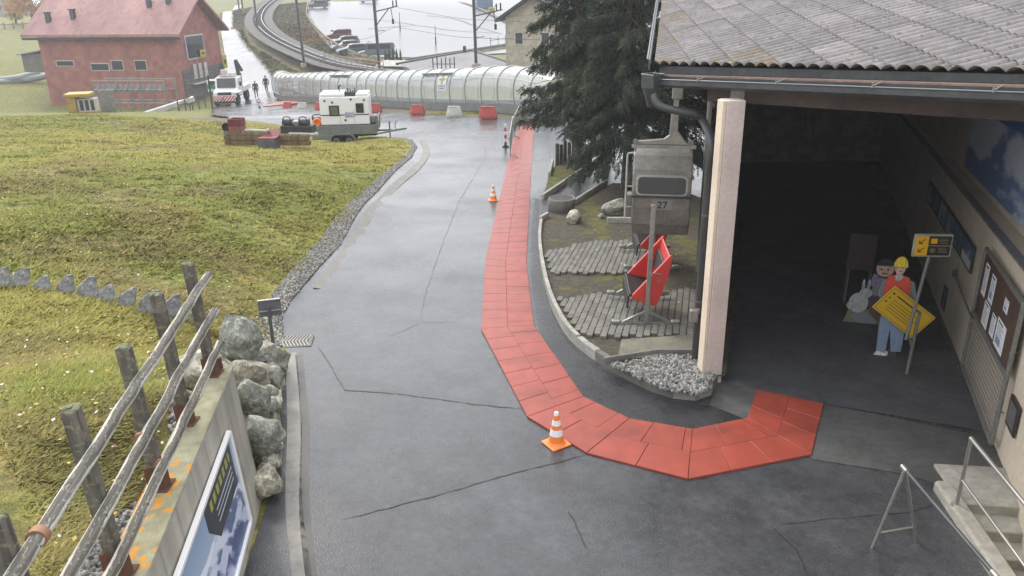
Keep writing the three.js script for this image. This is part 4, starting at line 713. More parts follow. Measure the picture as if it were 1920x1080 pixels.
{
  const ell = (cx, cy, rx, ry, n = 20, a0 = 0, a1 = Math.PI * 2) => Array.from({ length: n }, (_, i) => [cx + rx * Math.cos(a0 + (a1 - a0) * i / n), cy + ry * Math.sin(a0 + (a1 - a0) * i / n)]);
  const man = G(1660, 668), t = thing('cutout_figure', 'flat cut-out man in red vest and yellow helmet holding a yellow board', 'cut-out figure', [man.x, man.y, man.z], -0.35);
  const jean = flat(0.2, 0.27, 0.38), skin = flat(0.55, 0.36, 0.28), vest = flat(0.62, 0.07, 0.04), yel = flat(0.72, 0.55, 0.04), dark = flat(0.05, 0.05, 0.06);
  sheetFig('cutout', [
    ['shoe', [[-0.2, 0.0], [-0.05, -0.06], [0.05, -0.02], [0.02, 0.1], [-0.12, 0.14]], flat(0.7, 0.7, 0.72)], ['shoe', [[0.0, -0.08], [0.14, -0.1], [0.2, -0.04], [0.14, 0.12], [0.04, 0.12]], dark],
    ['trousers', [[-0.16, 0.1], [-0.02, 0.06], [0.0, 0.5], [0.06, 0.1], [0.22, 0.12], [0.22, 0.6], [0.16, 0.95], [-0.16, 0.95], [-0.18, 0.55]], jean],
    ['sleeve', [[0.14, 1.4], [0.24, 1.36], [0.3, 1.15], [0.26, 0.82], [0.16, 0.86], [0.18, 1.1]], flat(0.16, 0.18, 0.2)], ['sleeve', [[-0.14, 1.4], [-0.24, 1.34], [-0.28, 1.1], [-0.2, 0.98], [-0.14, 1.1]], flat(0.16, 0.18, 0.2)],
    ['vest', [[-0.17, 0.92], [0.17, 0.92], [0.2, 1.25], [0.16, 1.43], [0.06, 1.46], [0, 1.34], [-0.06, 1.46], [-0.16, 1.43], [-0.19, 1.25]], vest],
    ['neck', [[-0.05, 1.36], [0.05, 1.36], [0.05, 1.5], [-0.05, 1.5]], skin], ['face', ell(0, 1.58, 0.082, 0.11), skin], ['mouth', ell(0.0, 1.525, 0.025, 0.008), flat(0.4, 0.12, 0.1)], ['eye', ell(-0.03, 1.59, 0.011, 0.008), dark], ['eye', ell(0.03, 1.59, 0.011, 0.008), dark],
    ['helmet', [...ell(0, 1.62, 0.105, 0.16, 14, 0, Math.PI), [-0.105, 1.615], [-0.13, 1.6], [0.11, 1.6]], yel], ['collar', [[-0.07, 1.44], [0, 1.34], [0.07, 1.44], [0.04, 1.47], [0, 1.42], [-0.04, 1.47]], flat(0.5, 0.5, 0.52)]], t, [-0.36, -0.16, 0.76, 2.0], 3);
  mesh('stand', [cbx(0.3, 0.02, 0.3, 0.02, 0.01, -0.14, 0.004), beam(V3(0.02, 0.02, -0.26), V3(0.02, 0.75, -0.01), 0.03, 0.02)], M.galvDull, t);
  // the yellow board he holds, tilted
  const bt = canvas(512, 300, (x, w, h) => { x.fillStyle = '#c9a40e'; x.fillRect(0, 0, w, h); x.strokeStyle = '#6d5a10'; x.lineWidth = 5; x.strokeRect(12, 12, w - 24, h - 24); x.fillStyle = '#1d1a10'; x.fillRect(38, 50, 22, 22); x.fillStyle = '#3b340f'; x.fillRect(90, 52, 270, 16); x.fillRect(38, 110, 20, 14); x.fillRect(38, 160, 20, 18); x.fillStyle = '#75641a'; for (let k = 0; k < 5; k++) x.fillRect(90, 106 + k * 30, 240 + 110 * hash2(k, 7, 7), 8); });
  const bd = thing('display_board', 'tilted yellow text board held by the cut-out man', 'board', [man.x + 0.1, man.y + 0.86, man.z + 0.14], -0.35); const inner = cbx(0.82, 0.5, 0.02, 0, 0, 0, 0.004); const rot = new THREE.Matrix4().makeRotationZ(-0.62);
  mesh('panel', inner.applyMatrix4(rot), flat(0.6, 0.45, 0.03), bd); mesh('print', new THREE.PlaneGeometry(0.8, 0.48).translate(0, 0, 0.0125).applyMatrix4(rot), std({ map: bt, roughness: 0.5 }), bd);
  // plain cut-out child with two hares
  const c = G(1612, 606), k = thing('cutout_figure', 'flat cut-out of a seated child in dark cap with white hares', 'cut-out figure', [c.x, c.y, c.z], -0.3);
  const wht = flat(0.55, 0.57, 0.58), grn = flat(0.2, 0.26, 0.12), brn = flat(0.16, 0.1, 0.08), gry = flat(0.28, 0.3, 0.32), lil = flat(0.32, 0.25, 0.45);
  sheetFig('cutout', [
    ['rock', [[-0.3, 0.0], [0.62, -0.34], [0.62, -0.02], [0.3, 0.3], [-0.22, 0.3]], grn], ['rock', [[-0.18, 0.1], [0.2, -0.12], [0.3, 0.12], [-0.1, 0.34]], gry],
    ['leg', [[0.1, 0.42], [0.34, 0.4], [0.52, 0.12], [0.4, -0.06], [0.3, 0.06], [0.14, 0.2]], brn], ['shorts', [[0.08, 0.36], [0.42, 0.34], [0.4, 0.6], [0.12, 0.62]], flat(0.1, 0.08, 0.09)],
    ['shirt', [[0.1, 0.58], [0.42, 0.56], [0.4, 0.92], [0.14, 0.94]], gry], ['sleeve', [[0.06, 0.78], [0.16, 0.72], [0.2, 0.98], [0.1, 1.0]], lil],
    ['face', ell(0.28, 1.1, 0.15, 0.15), flat(0.75, 0.5, 0.4)], ['cap', [...ell(0.28, 1.16, 0.155, 0.12, 14, 0, Math.PI), [0.1, 1.16]], dark], ['eye', ell(0.22, 1.09, 0.015, 0.018), dark], ['eye', ell(0.33, 1.09, 0.015, 0.018), dark], ['mouth', ell(0.28, 1.02, 0.05, 0.012), flat(0.4, 0.08, 0.07)],
    ['hare', ell(-0.08, 0.42, 0.17, 0.2), wht], ['hare', ell(0.02, 0.62, 0.11, 0.1), wht], ['hare_ear', ell(-0.04, 0.78, 0.03, 0.11), wht], ['hare_ear', ell(0.05, 0.78, 0.03, 0.11), wht], ['hare', ell(-0.2, 0.36, 0.08, 0.08), wht]], k, [-0.36, -0.4, 1.06, 1.75], 8);
  mesh('stand', [cbx(0.3, 0.02, 0.3, 0.1, 0.0, -0.14, 0.004), beam(V3(0.1, 0.02, -0.26), V3(0.1, 0.6, -0.01), 0.03, 0.02)], M.galvDull, k);
  const ib = G(1622, 585), box = thing('info_stand', 'small brown panel on legs just behind the cut-out child', 'stand', [ib.x, ib.y, ib.z - 0.5], -0.3); mesh('panel', cbx(0.5, 0.75, 0.04, 0, 1.05, 0, 0.01), plain(0.1, 0.075, 0.06, 0.7), box); for (const x of [-0.2, 0.2]) mesh('leg', cbx(0.04, 0.7, 0.2, x, 0.34, 0, 0.01), M.galvDull, box);
}
// ------------------------------------------------------------------ stairs with handrail, A-frame rail
{
  // a flight going down toward us below the yard, between a kerb and the cream wall
  const k0 = G(1768, 914, 0.05), k1 = G(1886, 1088, 0.05), run = k1.clone().sub(k0).setY(0).normalize(), cross = V3(run.z, 0, -run.x); if (cross.x < 0) cross.negate(); const ry = Math.atan2(-cross.z, cross.x);
  const st = thing('concrete_stairs', 'grey concrete steps going down between a kerb and the cream wall', 'stairs');
  const R = 0.135, D = 0.31, SW = 1.7, o = k0.clone().addScaledVector(cross, 0.09).addScaledVector(run, -0.05); o.y = SL * o.z;
  for (let i = 0; i < 9; i++) {
    const ex = i ? 0 : 0.5, c = o.clone().addScaledVector(cross, SW / 2).addScaledVector(run, D * (i + 0.5) - ex / 2); const h = 0.5; const b = cbx(SW, h, D + 0.03 + ex, 0, 0, 0, 0.012); b.rotateY(ry); b.translate(c.x, o.y + 0.03 - R * i - h / 2, c.z); mesh('step', b, M.concrete, st);
  }
  const e1 = k0.clone().addScaledVector(run, 6); e1.y = SL * e1.z + 0.05; mesh('side_kerb', [beam(k0.clone().addScaledVector(run, -0.04).add(V3(0, -0.05, 0)), e1.clone().add(V3(0, -0.05, 0)), 0.2, 0.26, 0.03)], M.concrete, st);
  const w0 = k0.clone().addScaledVector(cross, 0.06), w1 = e1.clone().addScaledVector(cross, 0.06); mesh('well_wall', beam(w0.setY(w0.y - 0.9), w1.setY(w1.y - 0.9), 0.1, 1.5, 0.004), M.concrete, st);
  const hr = thing('handrail', 'galvanised two-bar guard rail on the stair kerb', 'handrail'); const base = G(1793, 950, 0.1), along = e1.clone().sub(k0).normalize();
  const post = (b) => { mesh('post', bar(b, b.clone().add(V3(0, 0.9, 0)), 0.021, 10), M.galv, hr); mesh('flange', new THREE.CylinderGeometry(0.055, 0.06, 0.02, 14).translate(b.x, b.y + 0.02, b.z), M.galv, hr); }; post(base); post(base.clone().addScaledVector(along, 2.2));
  const top = base.clone().add(V3(0, 0.9, 0)), mid = base.clone().add(V3(0, 0.36, 0)); mesh('top_rail', [bar(top, top.clone().addScaledVector(along, 2.6), 0.024, 10), new THREE.SphereGeometry(0.028, 12, 8).translate(...top.toArray())], M.galv, hr); mesh('lower_rail', bar(mid, mid.clone().addScaledVector(along, 2.6), 0.018, 10), M.galv, hr);
  const l0 = G(1635, 1028), l1 = G(1718, 1014); const ap = G(1697, 880, 0.98); const t = thing('barrier_trestle', 'galvanised A-frame trestle with a long rail beside the stairs', 'barrier');
  mesh('leg', bar(l0, ap, 0.017, 10), M.galv, t); mesh('leg', bar(l1, ap, 0.017, 10), M.galv, t); mesh('cross_bar', bar(l0.clone().lerp(ap, 0.2), l1.clone().lerp(ap, 0.2), 0.014, 8), M.galv, t);
  const e = G(1866, 1078, 0.98); const d = e.clone().sub(ap).normalize(); mesh('rail', bar(ap.clone().addScaledVector(d, -0.05), e, 0.022, 10), M.zincDark, t); mesh('rail_cap', bar(ap.clone().addScaledVector(d, -0.06), ap.clone().addScaledVector(d, 0.05), 0.027, 12), M.galv, t); mesh('rail_cap', bar(e.clone().addScaledVector(d, -0.04), e.clone().addScaledVector(d, 0.05), 0.027, 12), M.galv, t);
  const e2 = e.clone().setY(SL * e.z); mesh('leg', bar(e2.clone().add(V3(-0.35, 0, 0.1)), e, 0.017, 10), M.galv, t); mesh('leg', bar(e2.clone().add(V3(0.35, 0, 0.1)), e, 0.017, 10), M.galv, t);
}
// ------------------------------------------------------------------ old cable car cabin and chairlift chairs on show
{
  const zc = 17.6, b = P(1236, 428, zc), t = thing('gondola_cabin', 'old grey aluminium cable car cabin numbered 27 hanging beside the hall', 'gondola', [b.x, b.y, b.z], -0.18);
  const W = 1.22, H = 1.8, D = 1.2; const pr = [[-W / 2, 0.0], [W / 2, 0.0], [W / 2, H * 0.56], [W / 2 - 0.0, H * 0.98], [W / 2 - 0.04, H], [-W / 2 + 0.04, H], [-W / 2, H * 0.98], [-W / 2, H * 0.56]];
  // side profile: belly narrower below, roof curved
  const sideP = [[-D / 2 + 0.14, 0], [D / 2 - 0.14, 0], [D / 2 - 0.04, 0.25], [D / 2, 0.62], [D / 2, 0.98], [D / 2 - 0.07, 1.42], [D / 2 - 0.24, 1.68], [0, 1.78], [-D / 2 + 0.24, 1.68], [-D / 2 + 0.07, 1.42], [-D / 2, 0.98], [-D / 2, 0.62], [-D / 2 + 0.04, 0.25]];
  const skin = poly(sideP, W - 0.06, 0.03); skin.translate(0, 0, -W / 2 + 0.03); skin.rotateY(-Math.PI / 2); mesh('cabin_body', wuv(skin), std({ color: lin(0.42, 0.41, 0.39), roughness: 0.5, metalness: 0.35, map: M.maps.conc }), t);
  const up = cbx(W + 0.02, 0.44, 0.02, 0, 0, 0, 0.004); up.rotateX(-0.16); up.translate(0, 1.25, D / 2 - 0.01);
  // rounded window with rubber frame
  const rrect = (w, h, r) => { const s = new THREE.Shape(); s.moveTo(-w / 2 + r, -h / 2); s.lineTo(w / 2 - r, -h / 2); s.quadraticCurveTo(w / 2, -h / 2, w / 2, -h / 2 + r); s.lineTo(w / 2, h / 2 - r); s.quadraticCurveTo(w / 2, h / 2, w / 2 - r, h / 2); s.lineTo(-w / 2 + r, h / 2); s.quadraticCurveTo(-w / 2, h / 2, -w / 2, h / 2 - r); s.lineTo(-w / 2, -h / 2 + r); s.quadraticCurveTo(-w / 2, -h / 2, -w / 2 + r, -h / 2); return s; };
  const wf = new THREE.ExtrudeGeometry(rrect(1.06, 0.42, 0.11), { depth: 0.03, bevelEnabled: true, bevelSize: 0.01, bevelThickness: 0.01, bevelSegments: 2 }); wf.rotateX(-0.1); wf.translate(0, 1.1, D / 2 - 0.035); const win = mesh('window', wf, M.alu, t);
  const wp = new THREE.ExtrudeGeometry(rrect(0.98, 0.35, 0.09), { depth: 0.012, bevelEnabled: false }); wp.rotateX(-0.1); wp.translate(0, 1.1, D / 2 + 0.008); mesh('pane', wp, phy({ color: lin(0.06, 0.065, 0.065), roughness: 0.12 }), win);
  mesh('belt_strip', [cbx(W + 0.02, 0.035, 0.03, 0, 0.86, D / 2 + 0.012, 0.005), cbx(0.34, 0.05, 0.03, -0.42, 0.862, D / 2 + 0.018, 0.005), cbx(0.34, 0.05, 0.03, 0.42, 0.862, D / 2 + 0.018, 0.005)], M.zincDark, t);
  const nt = canvas(256, 128, (x, w, h) => { x.fillStyle = '#8f8d89'; x.fillRect(0, 0, w, h); x.fillStyle = '#26241f'; x.font = 'bold 118px sans-serif'; x.textAlign = 'center'; x.textBaseline = 'middle'; x.fillText('27', w / 2, h / 2 + 4); });
  const np = new THREE.PlaneGeometry(0.42, 0.23); np.rotateX(0.0); np.translate(0.03, 0.7, D / 2 + 0.014); mesh('number', np, std({ map: nt, color: lin(0.85, 0.84, 0.82), roughness: 0.6 }), t);
  mesh('roof_frame', [beam(V3(-W / 2 - 0.05, 1.86, 0.3), V3(W / 2 + 0.05, 1.86, 0.3), 0.07, 0.07), poly([[-0.55, 1.9], [0.5, 1.9], [0.42, 1.98], [0.27, 2.18], [0.27, 2.62], [0.12, 2.62], [0.1, 2.1], [0.0, 2.02], [-0.55, 1.97]], 0.09, 0.012).translate(0, 0, 0.2)], M.alu, t);
  mesh('hanger_arm', beam(V3(0.2, 2.6, 0.24), V3(0.22, 3.05, 0.24), 0.13, 0.1), M.alu, t); mesh('grip', [cbx(0.22, 0.34, 0.2, 0.22, 3.0, 0.24, 0.02), new THREE.CylinderGeometry(0.06, 0.06, 0.16, 12).rotateZ(1.57).translate(-0.02, 3.1, 0.24), new THREE.CylinderGeometry(0.04, 0.04, 0.2, 12).rotateZ(1.57).translate(-0.12, 3.1, 0.24)], M.galv, t);
  for (const x of [-0.58, 0.55]) mesh('roof_pulley', [new THREE.CylinderGeometry(0.06, 0.06, 0.05, 14).rotateX(1.57).translate(x, 1.96, 0.36), bar(V3(x, 1.75, 0.3), V3(x, 1.98, 0.3), 0.02, 8)], M.galvDull, t);
  mesh('grab_rail', tube([V3(-W / 2, 1.72, 0.3), V3(-W / 2 - 0.12, 1.7, 0.3), V3(-W / 2 - 0.13, 1.55, 0.3), V3(-W / 2 - 0.14, 0.3, 0.3)], 0.022, 8, 40, 0.2), M.white, t);
  for (const y of [0.55, 1.0]) mesh('rail_bracket', bar(V3(-W / 2, y, 0.3), V3(-W / 2 - 0.14, y, 0.3), 0.014, 6), M.white, t);
  mesh('ski_rack', cbx(0.1, 0.5, 0.3, -W / 2 - 0.06, 0.55, 0.1, 0.01), M.galvDull, t);
  // the steel bracket beam it hangs from, reaching out of the hall eaves
  const g = V3(0.22, 3.2, 0.24).applyAxisAngle(V3(0, 1, 0), -0.18).add(b); const be = thing('bracket_beam', 'grey steel beam under the eaves carrying the cable car cabin', 'beam'); mesh('beam', beam(g.clone().add(V3(-0.35, 0, 0)), g.clone().add(V3(2.4, 0.05, 0.1)), 0.1, 0.14), M.galvDull, be); mesh('rear_post', bar(g.clone().add(V3(0.7, 0.0, -0.1)).setY(SL * g.z), g.clone().add(V3(0.7, 0.0, -0.1)), 0.05, 10), M.galvDull, be);
  // double chairs on T-shaped stands
  const chair = (px, py, label, turn) => {
    const p = G(px, py, 0.1), c = thing('chairlift_chair', label, 'chairlift chair', [p.x, bedUp(p.x, p.z), p.z], turn, 'chairlift chairs in the bed');
    const stand = (z, post) => { const s = new THREE.Group(); s.name = 'stand'; c.add(s); const y = 0.05;
      mesh('foot_bar', beam(V3(-0.52, y, z), V3(0.5, y, z), 0.06, 0.06), M.galv, s); mesh('brace', beam(V3(-0.42, y + 0.02, z), V3(0, 0.3, z), 0.045, 0.045), M.galv, s); mesh('brace', beam(V3(0.42, y + 0.02, z), V3(0, 0.3, z), 0.045, 0.045), M.galv, s);
      for (const x of [-0.54, 0.52]) { const g2 = cbx(0.16, 0.09, 0.09, x, y + 0.03, z, 0.02); mesh('end_shoe', g2, M.alu, s); } if (post) mesh('post', beam(V3(0, y + 0.03, z), V3(0.03, 2.26, z), 0.075, 0.075, 0.008), M.galv, s); };
    stand(0, true); stand(-1.45, false);
    const side = [[-0.26, 0.54], [-0.25, 0.47], [0.18, 0.33], [0.28, 0.62], [0.39, 1.02], [0.42, 1.3], [0.385, 1.3], [0.3, 1.2]];
    for (const z of [-0.17, -1.3]) { const g2 = poly(side, 0.035, 0.012); g2.translate(0, 0, z); mesh('side_panel', g2, M.red, c); }
    const seg = (a, b2, th, m, n) => { const A = V3(a[0], a[1], -0.72), B = V3(b2[0], b2[1], -0.72); const L = A.distanceTo(B); const g2 = cbx(L, th, 1.09, 0, 0, 0, 0.012); g2.rotateZ(Math.atan2(B.y - A.y, B.x - A.x)); const mid = A.add(B).multiplyScalar(0.5); g2.translate(mid.x, mid.y, mid.z); mesh(n, g2, m, c); };
    seg([0.2, 0.42], [0.39, 1.26], 0.035, M.red, 'back_shell'); seg([-0.3, 0.53], [0.18, 0.42], 0.06, M.black, 'seat_pad'); seg([0.24, 0.72], [0.32, 1.08], 0.05, M.black, 'back_pad'); seg([-0.31, 0.52], [-0.33, 0.26], 0.03, M.black, 'front_apron');
    mesh('armrest', bar(V3(0.02, 0.98, -0.1), V3(0.24, 0.95, -0.12), 0.014, 6), M.galv, c); mesh('hinge', new THREE.CylinderGeometry(0.03, 0.03, 0.05, 10).rotateX(1.57).translate(0.2, 0.82, -0.12), M.galvDull, c);
    return c;
  };
  chair(1211, 617, 'red two-seat chairlift chair on a tall T stand at the concrete pad', -0.06); chair(1222, 505, 'red two-seat chairlift chair standing half under the hanging cabin', -0.06);
}

// ------------------------------------------------------------------ retaining wall, its poster, the rail fence
{
  const w = thing('retaining_wall', 'board-marked concrete retaining wall with lichen on its cap', 'wall');
  const d = W1.clone().sub(W0).setY(0).normalize(), nR = V3(-d.z, 0, d.x); if (nR.x < 0) nR.negate();
  const y = (v, up) => v.clone().setY(SL * v.z + up), L0 = W0, L1 = W1.clone().addScaledVector(d, 9);
  const o0 = y(L0, WTOP), o1 = y(L1, WTOP), b0 = y(L0.clone().addScaledVector(nR, 0.13), -0.3), b1 = y(L1.clone().addScaledVector(nR, 0.13), -0.3), i0 = y(L0.clone().addScaledVector(nR, -0.3), WTOP), i1 = y(L1.clone().addScaledVector(nR, -0.3), WTOP), j0 = i0.clone().setY(b0.y), j1 = i1.clone().setY(b1.y);
  const sub = (n, a, b, c, e, m) => { const N = 40, pos = [], uv = []; for (let i = 0; i < N; i++) { const f = (t, s) => a.clone().lerp(b, t).lerp(e.clone().lerp(c, t), s); const q = [[i / N, 0], [(i + 1) / N, 0], [(i + 1) / N, 1], [i / N, 0], [(i + 1) / N, 1], [i / N, 1]]; for (const [t, s] of q) { const v = f(t, s); pos.push(v.x, v.y, v.z); uv.push(t, s); } } const g = new THREE.BufferGeometry(); g.setAttribute('position', new THREE.Float32BufferAttribute(pos, 3)); g.setAttribute('uv', new THREE.Float32BufferAttribute(uv, 2)); g.computeVertexNormals(); mesh(n, g, m, w); };
  sub('wall_face', b0, b1, o1.clone().add(V3(0, -0.03, 0)), o0.clone().add(V3(0, -0.03, 0)), M.wallFace); sub('wall_cap', o0.clone().addScaledVector(nR, 0.015), o1.clone().addScaledVector(nR, 0.015), i1, i0, M.wallCap);
  mesh('cap_edge', beam(o0.clone().addScaledVector(nR, -0.005).add(V3(0, -0.022, 0)), o1.clone().addScaledVector(nR, -0.005).add(V3(0, -0.022, 0)), 0.036, 0.036), M.concrete, w);
  const e = new THREE.BufferGeometry(); const pos = []; for (const v of [b0, o0, i0, b0, i0, j0]) pos.push(v.x, v.y, v.z); e.setAttribute('position', new THREE.Float32BufferAttribute(pos, 3)); mesh('wall_end', wuv(e), M.concrete, w);
  mesh('wall_back', quadgeo(j1, j0, i0, i1), M.concrete, w);
  // framed poster on the face
  const face = (s, h, out) => { const t = (h + 0.3) / (WTOP + 0.3), a = b0.clone().lerp(o0, t), v = a.addScaledVector(d, s); v.y = SL * v.z + h; return v.addScaledVector(nR, out); };
  const tx = tex(512, 512, (u, v) => { // print: snowy ridges under a pale sky, dark text block upper left
    const H = [0.62, 0.5, 0.36, 0.2], A = [0.22, 0.24, 0.2, 0.16]; let c = [mix(0.8, 0.5, v), mix(0.84, 0.6, v), mix(0.88, 0.72, v)];
    for (let k = 0; k < 4; k++) { const y = H[k] + A[k] * (fbm(u * (2 + k) + k * 9, k * 3.3, 5, 0, 700 + k) - 0.5) * 2; if (v < y) { const s = fbm(u * 9 + (y - v) * 5, (y - v) * 3 - u * 1.5, 5, 0, 710 + k), t = sstep(0.44, 0.6, s + 0.2 * (y - v)); c = [mix(0.86, 0.26, t * 0.8) - 0.05 * k, mix(0.89, 0.35, t * 0.8) - 0.05 * k, mix(0.94, 0.5, t * 0.8) - 0.03 * k]; } }
    if (v > 0.5 && v < 0.97 && u > 0.03 && u < 0.5 - (v < 0.74 ? (0.74 - v) * 0.5 : 0)) { c = [0.17, 0.19, 0.22]; if (v > 0.8 && v < 0.89 && ((u * 18) % 1) < 0.62 && u > 0.07 && u < 0.44) c = [0.62, 0.6, 0.22]; if (v > 0.58 && v < 0.76 && ((v * 18) % 1) < 0.3 && u > 0.07 && u < 0.36) c = [0.72, 0.75, 0.8]; }
    return c; });
  const pf = thing('poster_frame', 'white framed mountain poster fixed on the retaining wall', 'poster'); const S0 = 0.9, S1 = 3.6, H0 = 0.28, H1 = 1.42;
  const c = [face(S0, H0, 0.035), face(S1, H0, 0.035), face(S1, H1, 0.035), face(S0, H1, 0.035)]; mesh('print', quadgeo(c[0], c[1], c[2], c[3]), std({ map: tx, roughness: 0.35 }), pf);
  for (let i = 0; i < 4; i++) mesh('frame_bar', beam(c[i].clone().addScaledVector(nR, 0.004), c[(i + 1) % 4].clone().addScaledVector(nR, 0.004), 0.05, 0.05, 0.006), M.whitePaint, pf); mesh('backing', quadgeo(...c.map(v => v.clone().addScaledVector(nR, -0.012))), M.galvDull, pf);
  // posts and rails
  const f = thing('rail_fence', 'weathered wooden fence of squared posts and three pole rails on the wall', 'fence');
  const bases = [[398, 702], [350, 792], [300, 912], [225, 1078]].map(([x, yy]) => G(x, yy, WTOP)); const tops = [[357, 492], [311, 547], [240, 628], [132, 748]];
  const step = bases[3].clone().sub(bases[2]); bases.push(bases[3].clone().add(step), bases[3].clone().addScaledVector(step, 2));
  const Hp = 1.32; const lean = nR.clone().multiplyScalar(-0.06);
  bases.forEach((b, i) => {
    b.y = SL * b.z + WTOP; const tp = b.clone().add(V3(0, Hp + (i % 2 ? 0.03 : -0.02), 0)).add(lean); const g = beam(b.clone().add(V3(0, 0.06, 0)), tp, 0.1, 0.105, 0.012); const pg = wuv(g, 1.4, i * 0.37, i * 0.21); mesh('post', pg, M.postWood, f);
    const moss = []; for (let k = 0; k < 7; k++) moss.push(rock(rr(0.018, 0.034), 0.014, rr(0.018, 0.034), k + i * 9, 1).translate(tp.x + rr(-0.042, 0.042), tp.y + 0.004, tp.z + rr(-0.042, 0.042))); mesh('lichen_cap', moss, M.lichen, f);
    mesh('steel_shoe', [beam(b.clone(), b.clone().lerp(tp, 0.17), 0.128, 0.138, 0.004), cbx(0.2, 0.012, 0.2, b.x, b.y + 0.008, b.z, 0.003)], M.rust, f);
  });
  const A = bases[0].clone().sub(bases[1]).normalize(); 
  const ends = [[[385, 509], [0, 1032]], [[401, 573], [88, 1080]], [[411, 640], [187, 1080]]];
  [1.06, 0.66, 0.27].forEach((h, k) => {
    const p0 = bases[0].clone().add(V3(0, h, 0)).addScaledVector(nR, 0.09).addScaledVector(lean, h / Hp).addScaledVector(A, 0.34 - 0.05 * k), p1 = bases[5].clone().add(V3(0, h, 0)).addScaledVector(nR, 0.09).addScaledVector(lean, h / Hp);
    const N = 26, pts = []; for (let i = 0; i <= N; i++) { const v = p0.clone().lerp(p1, i / N); v.y += 0.012 * (fbm(i * 0.5, k * 7, 2, 0, 401) - 0.5) * 2; v.addScaledVector(nR, 0.012 * (fbm(i * 0.5, k * 7 + 3, 2, 0, 402) - 0.5) * 2); pts.push(v); }
    const g = tube(pts, 0.043, 14, 90, 0.5); const q = g.attributes.position, uv = g.attributes.uv; for (let i = 0; i < uv.count; i++) uv.setXY(i, uv.getY(i) , uv.getX(i) * 3.1 + k * 0.37);
    mesh('rail', g, M.railWood, f); mesh('rail_end', new THREE.SphereGeometry(0.043, 12, 8).scale(1, 1, 0.35).applyQuaternion(new THREE.Quaternion().setFromUnitVectors(V3(0, 0, 1), A)).translate(p0.x, p0.y, p0.z), M.postWood, f);
    [[0, 2, 3.6][k]].forEach(() => { }); const bi = [2, 2, 2][k]; const bp = bases[bi].clone().add(V3(0, h, 0)).addScaledVector(nR, 0.09).addScaledVector(lean, h / Hp).addScaledVector(A, [0.35, -0.35, -0.1][k]);
    mesh('band_clamp', bar(bp.clone().addScaledVector(A, -0.018), bp.clone().addScaledVector(A, 0.018), 0.048, 14), std({ color: lin(0.3, 0.16, 0.1), roughness: 0.7, metalness: 0.3 }), f);
    if (k === 0) { const c2 = bases[4].clone().add(V3(0, h, 0)).addScaledVector(nR, 0.09).addScaledVector(lean, h / Hp).addScaledVector(A, 0.15); mesh('band_clamp', bar(c2.clone().addScaledVector(A, -0.03), c2.clone().addScaledVector(A, 0.03), 0.057, 14), std({ color: lin(0.3, 0.16, 0.1), roughness: 0.7, metalness: 0.3 }), f); }
  });
}
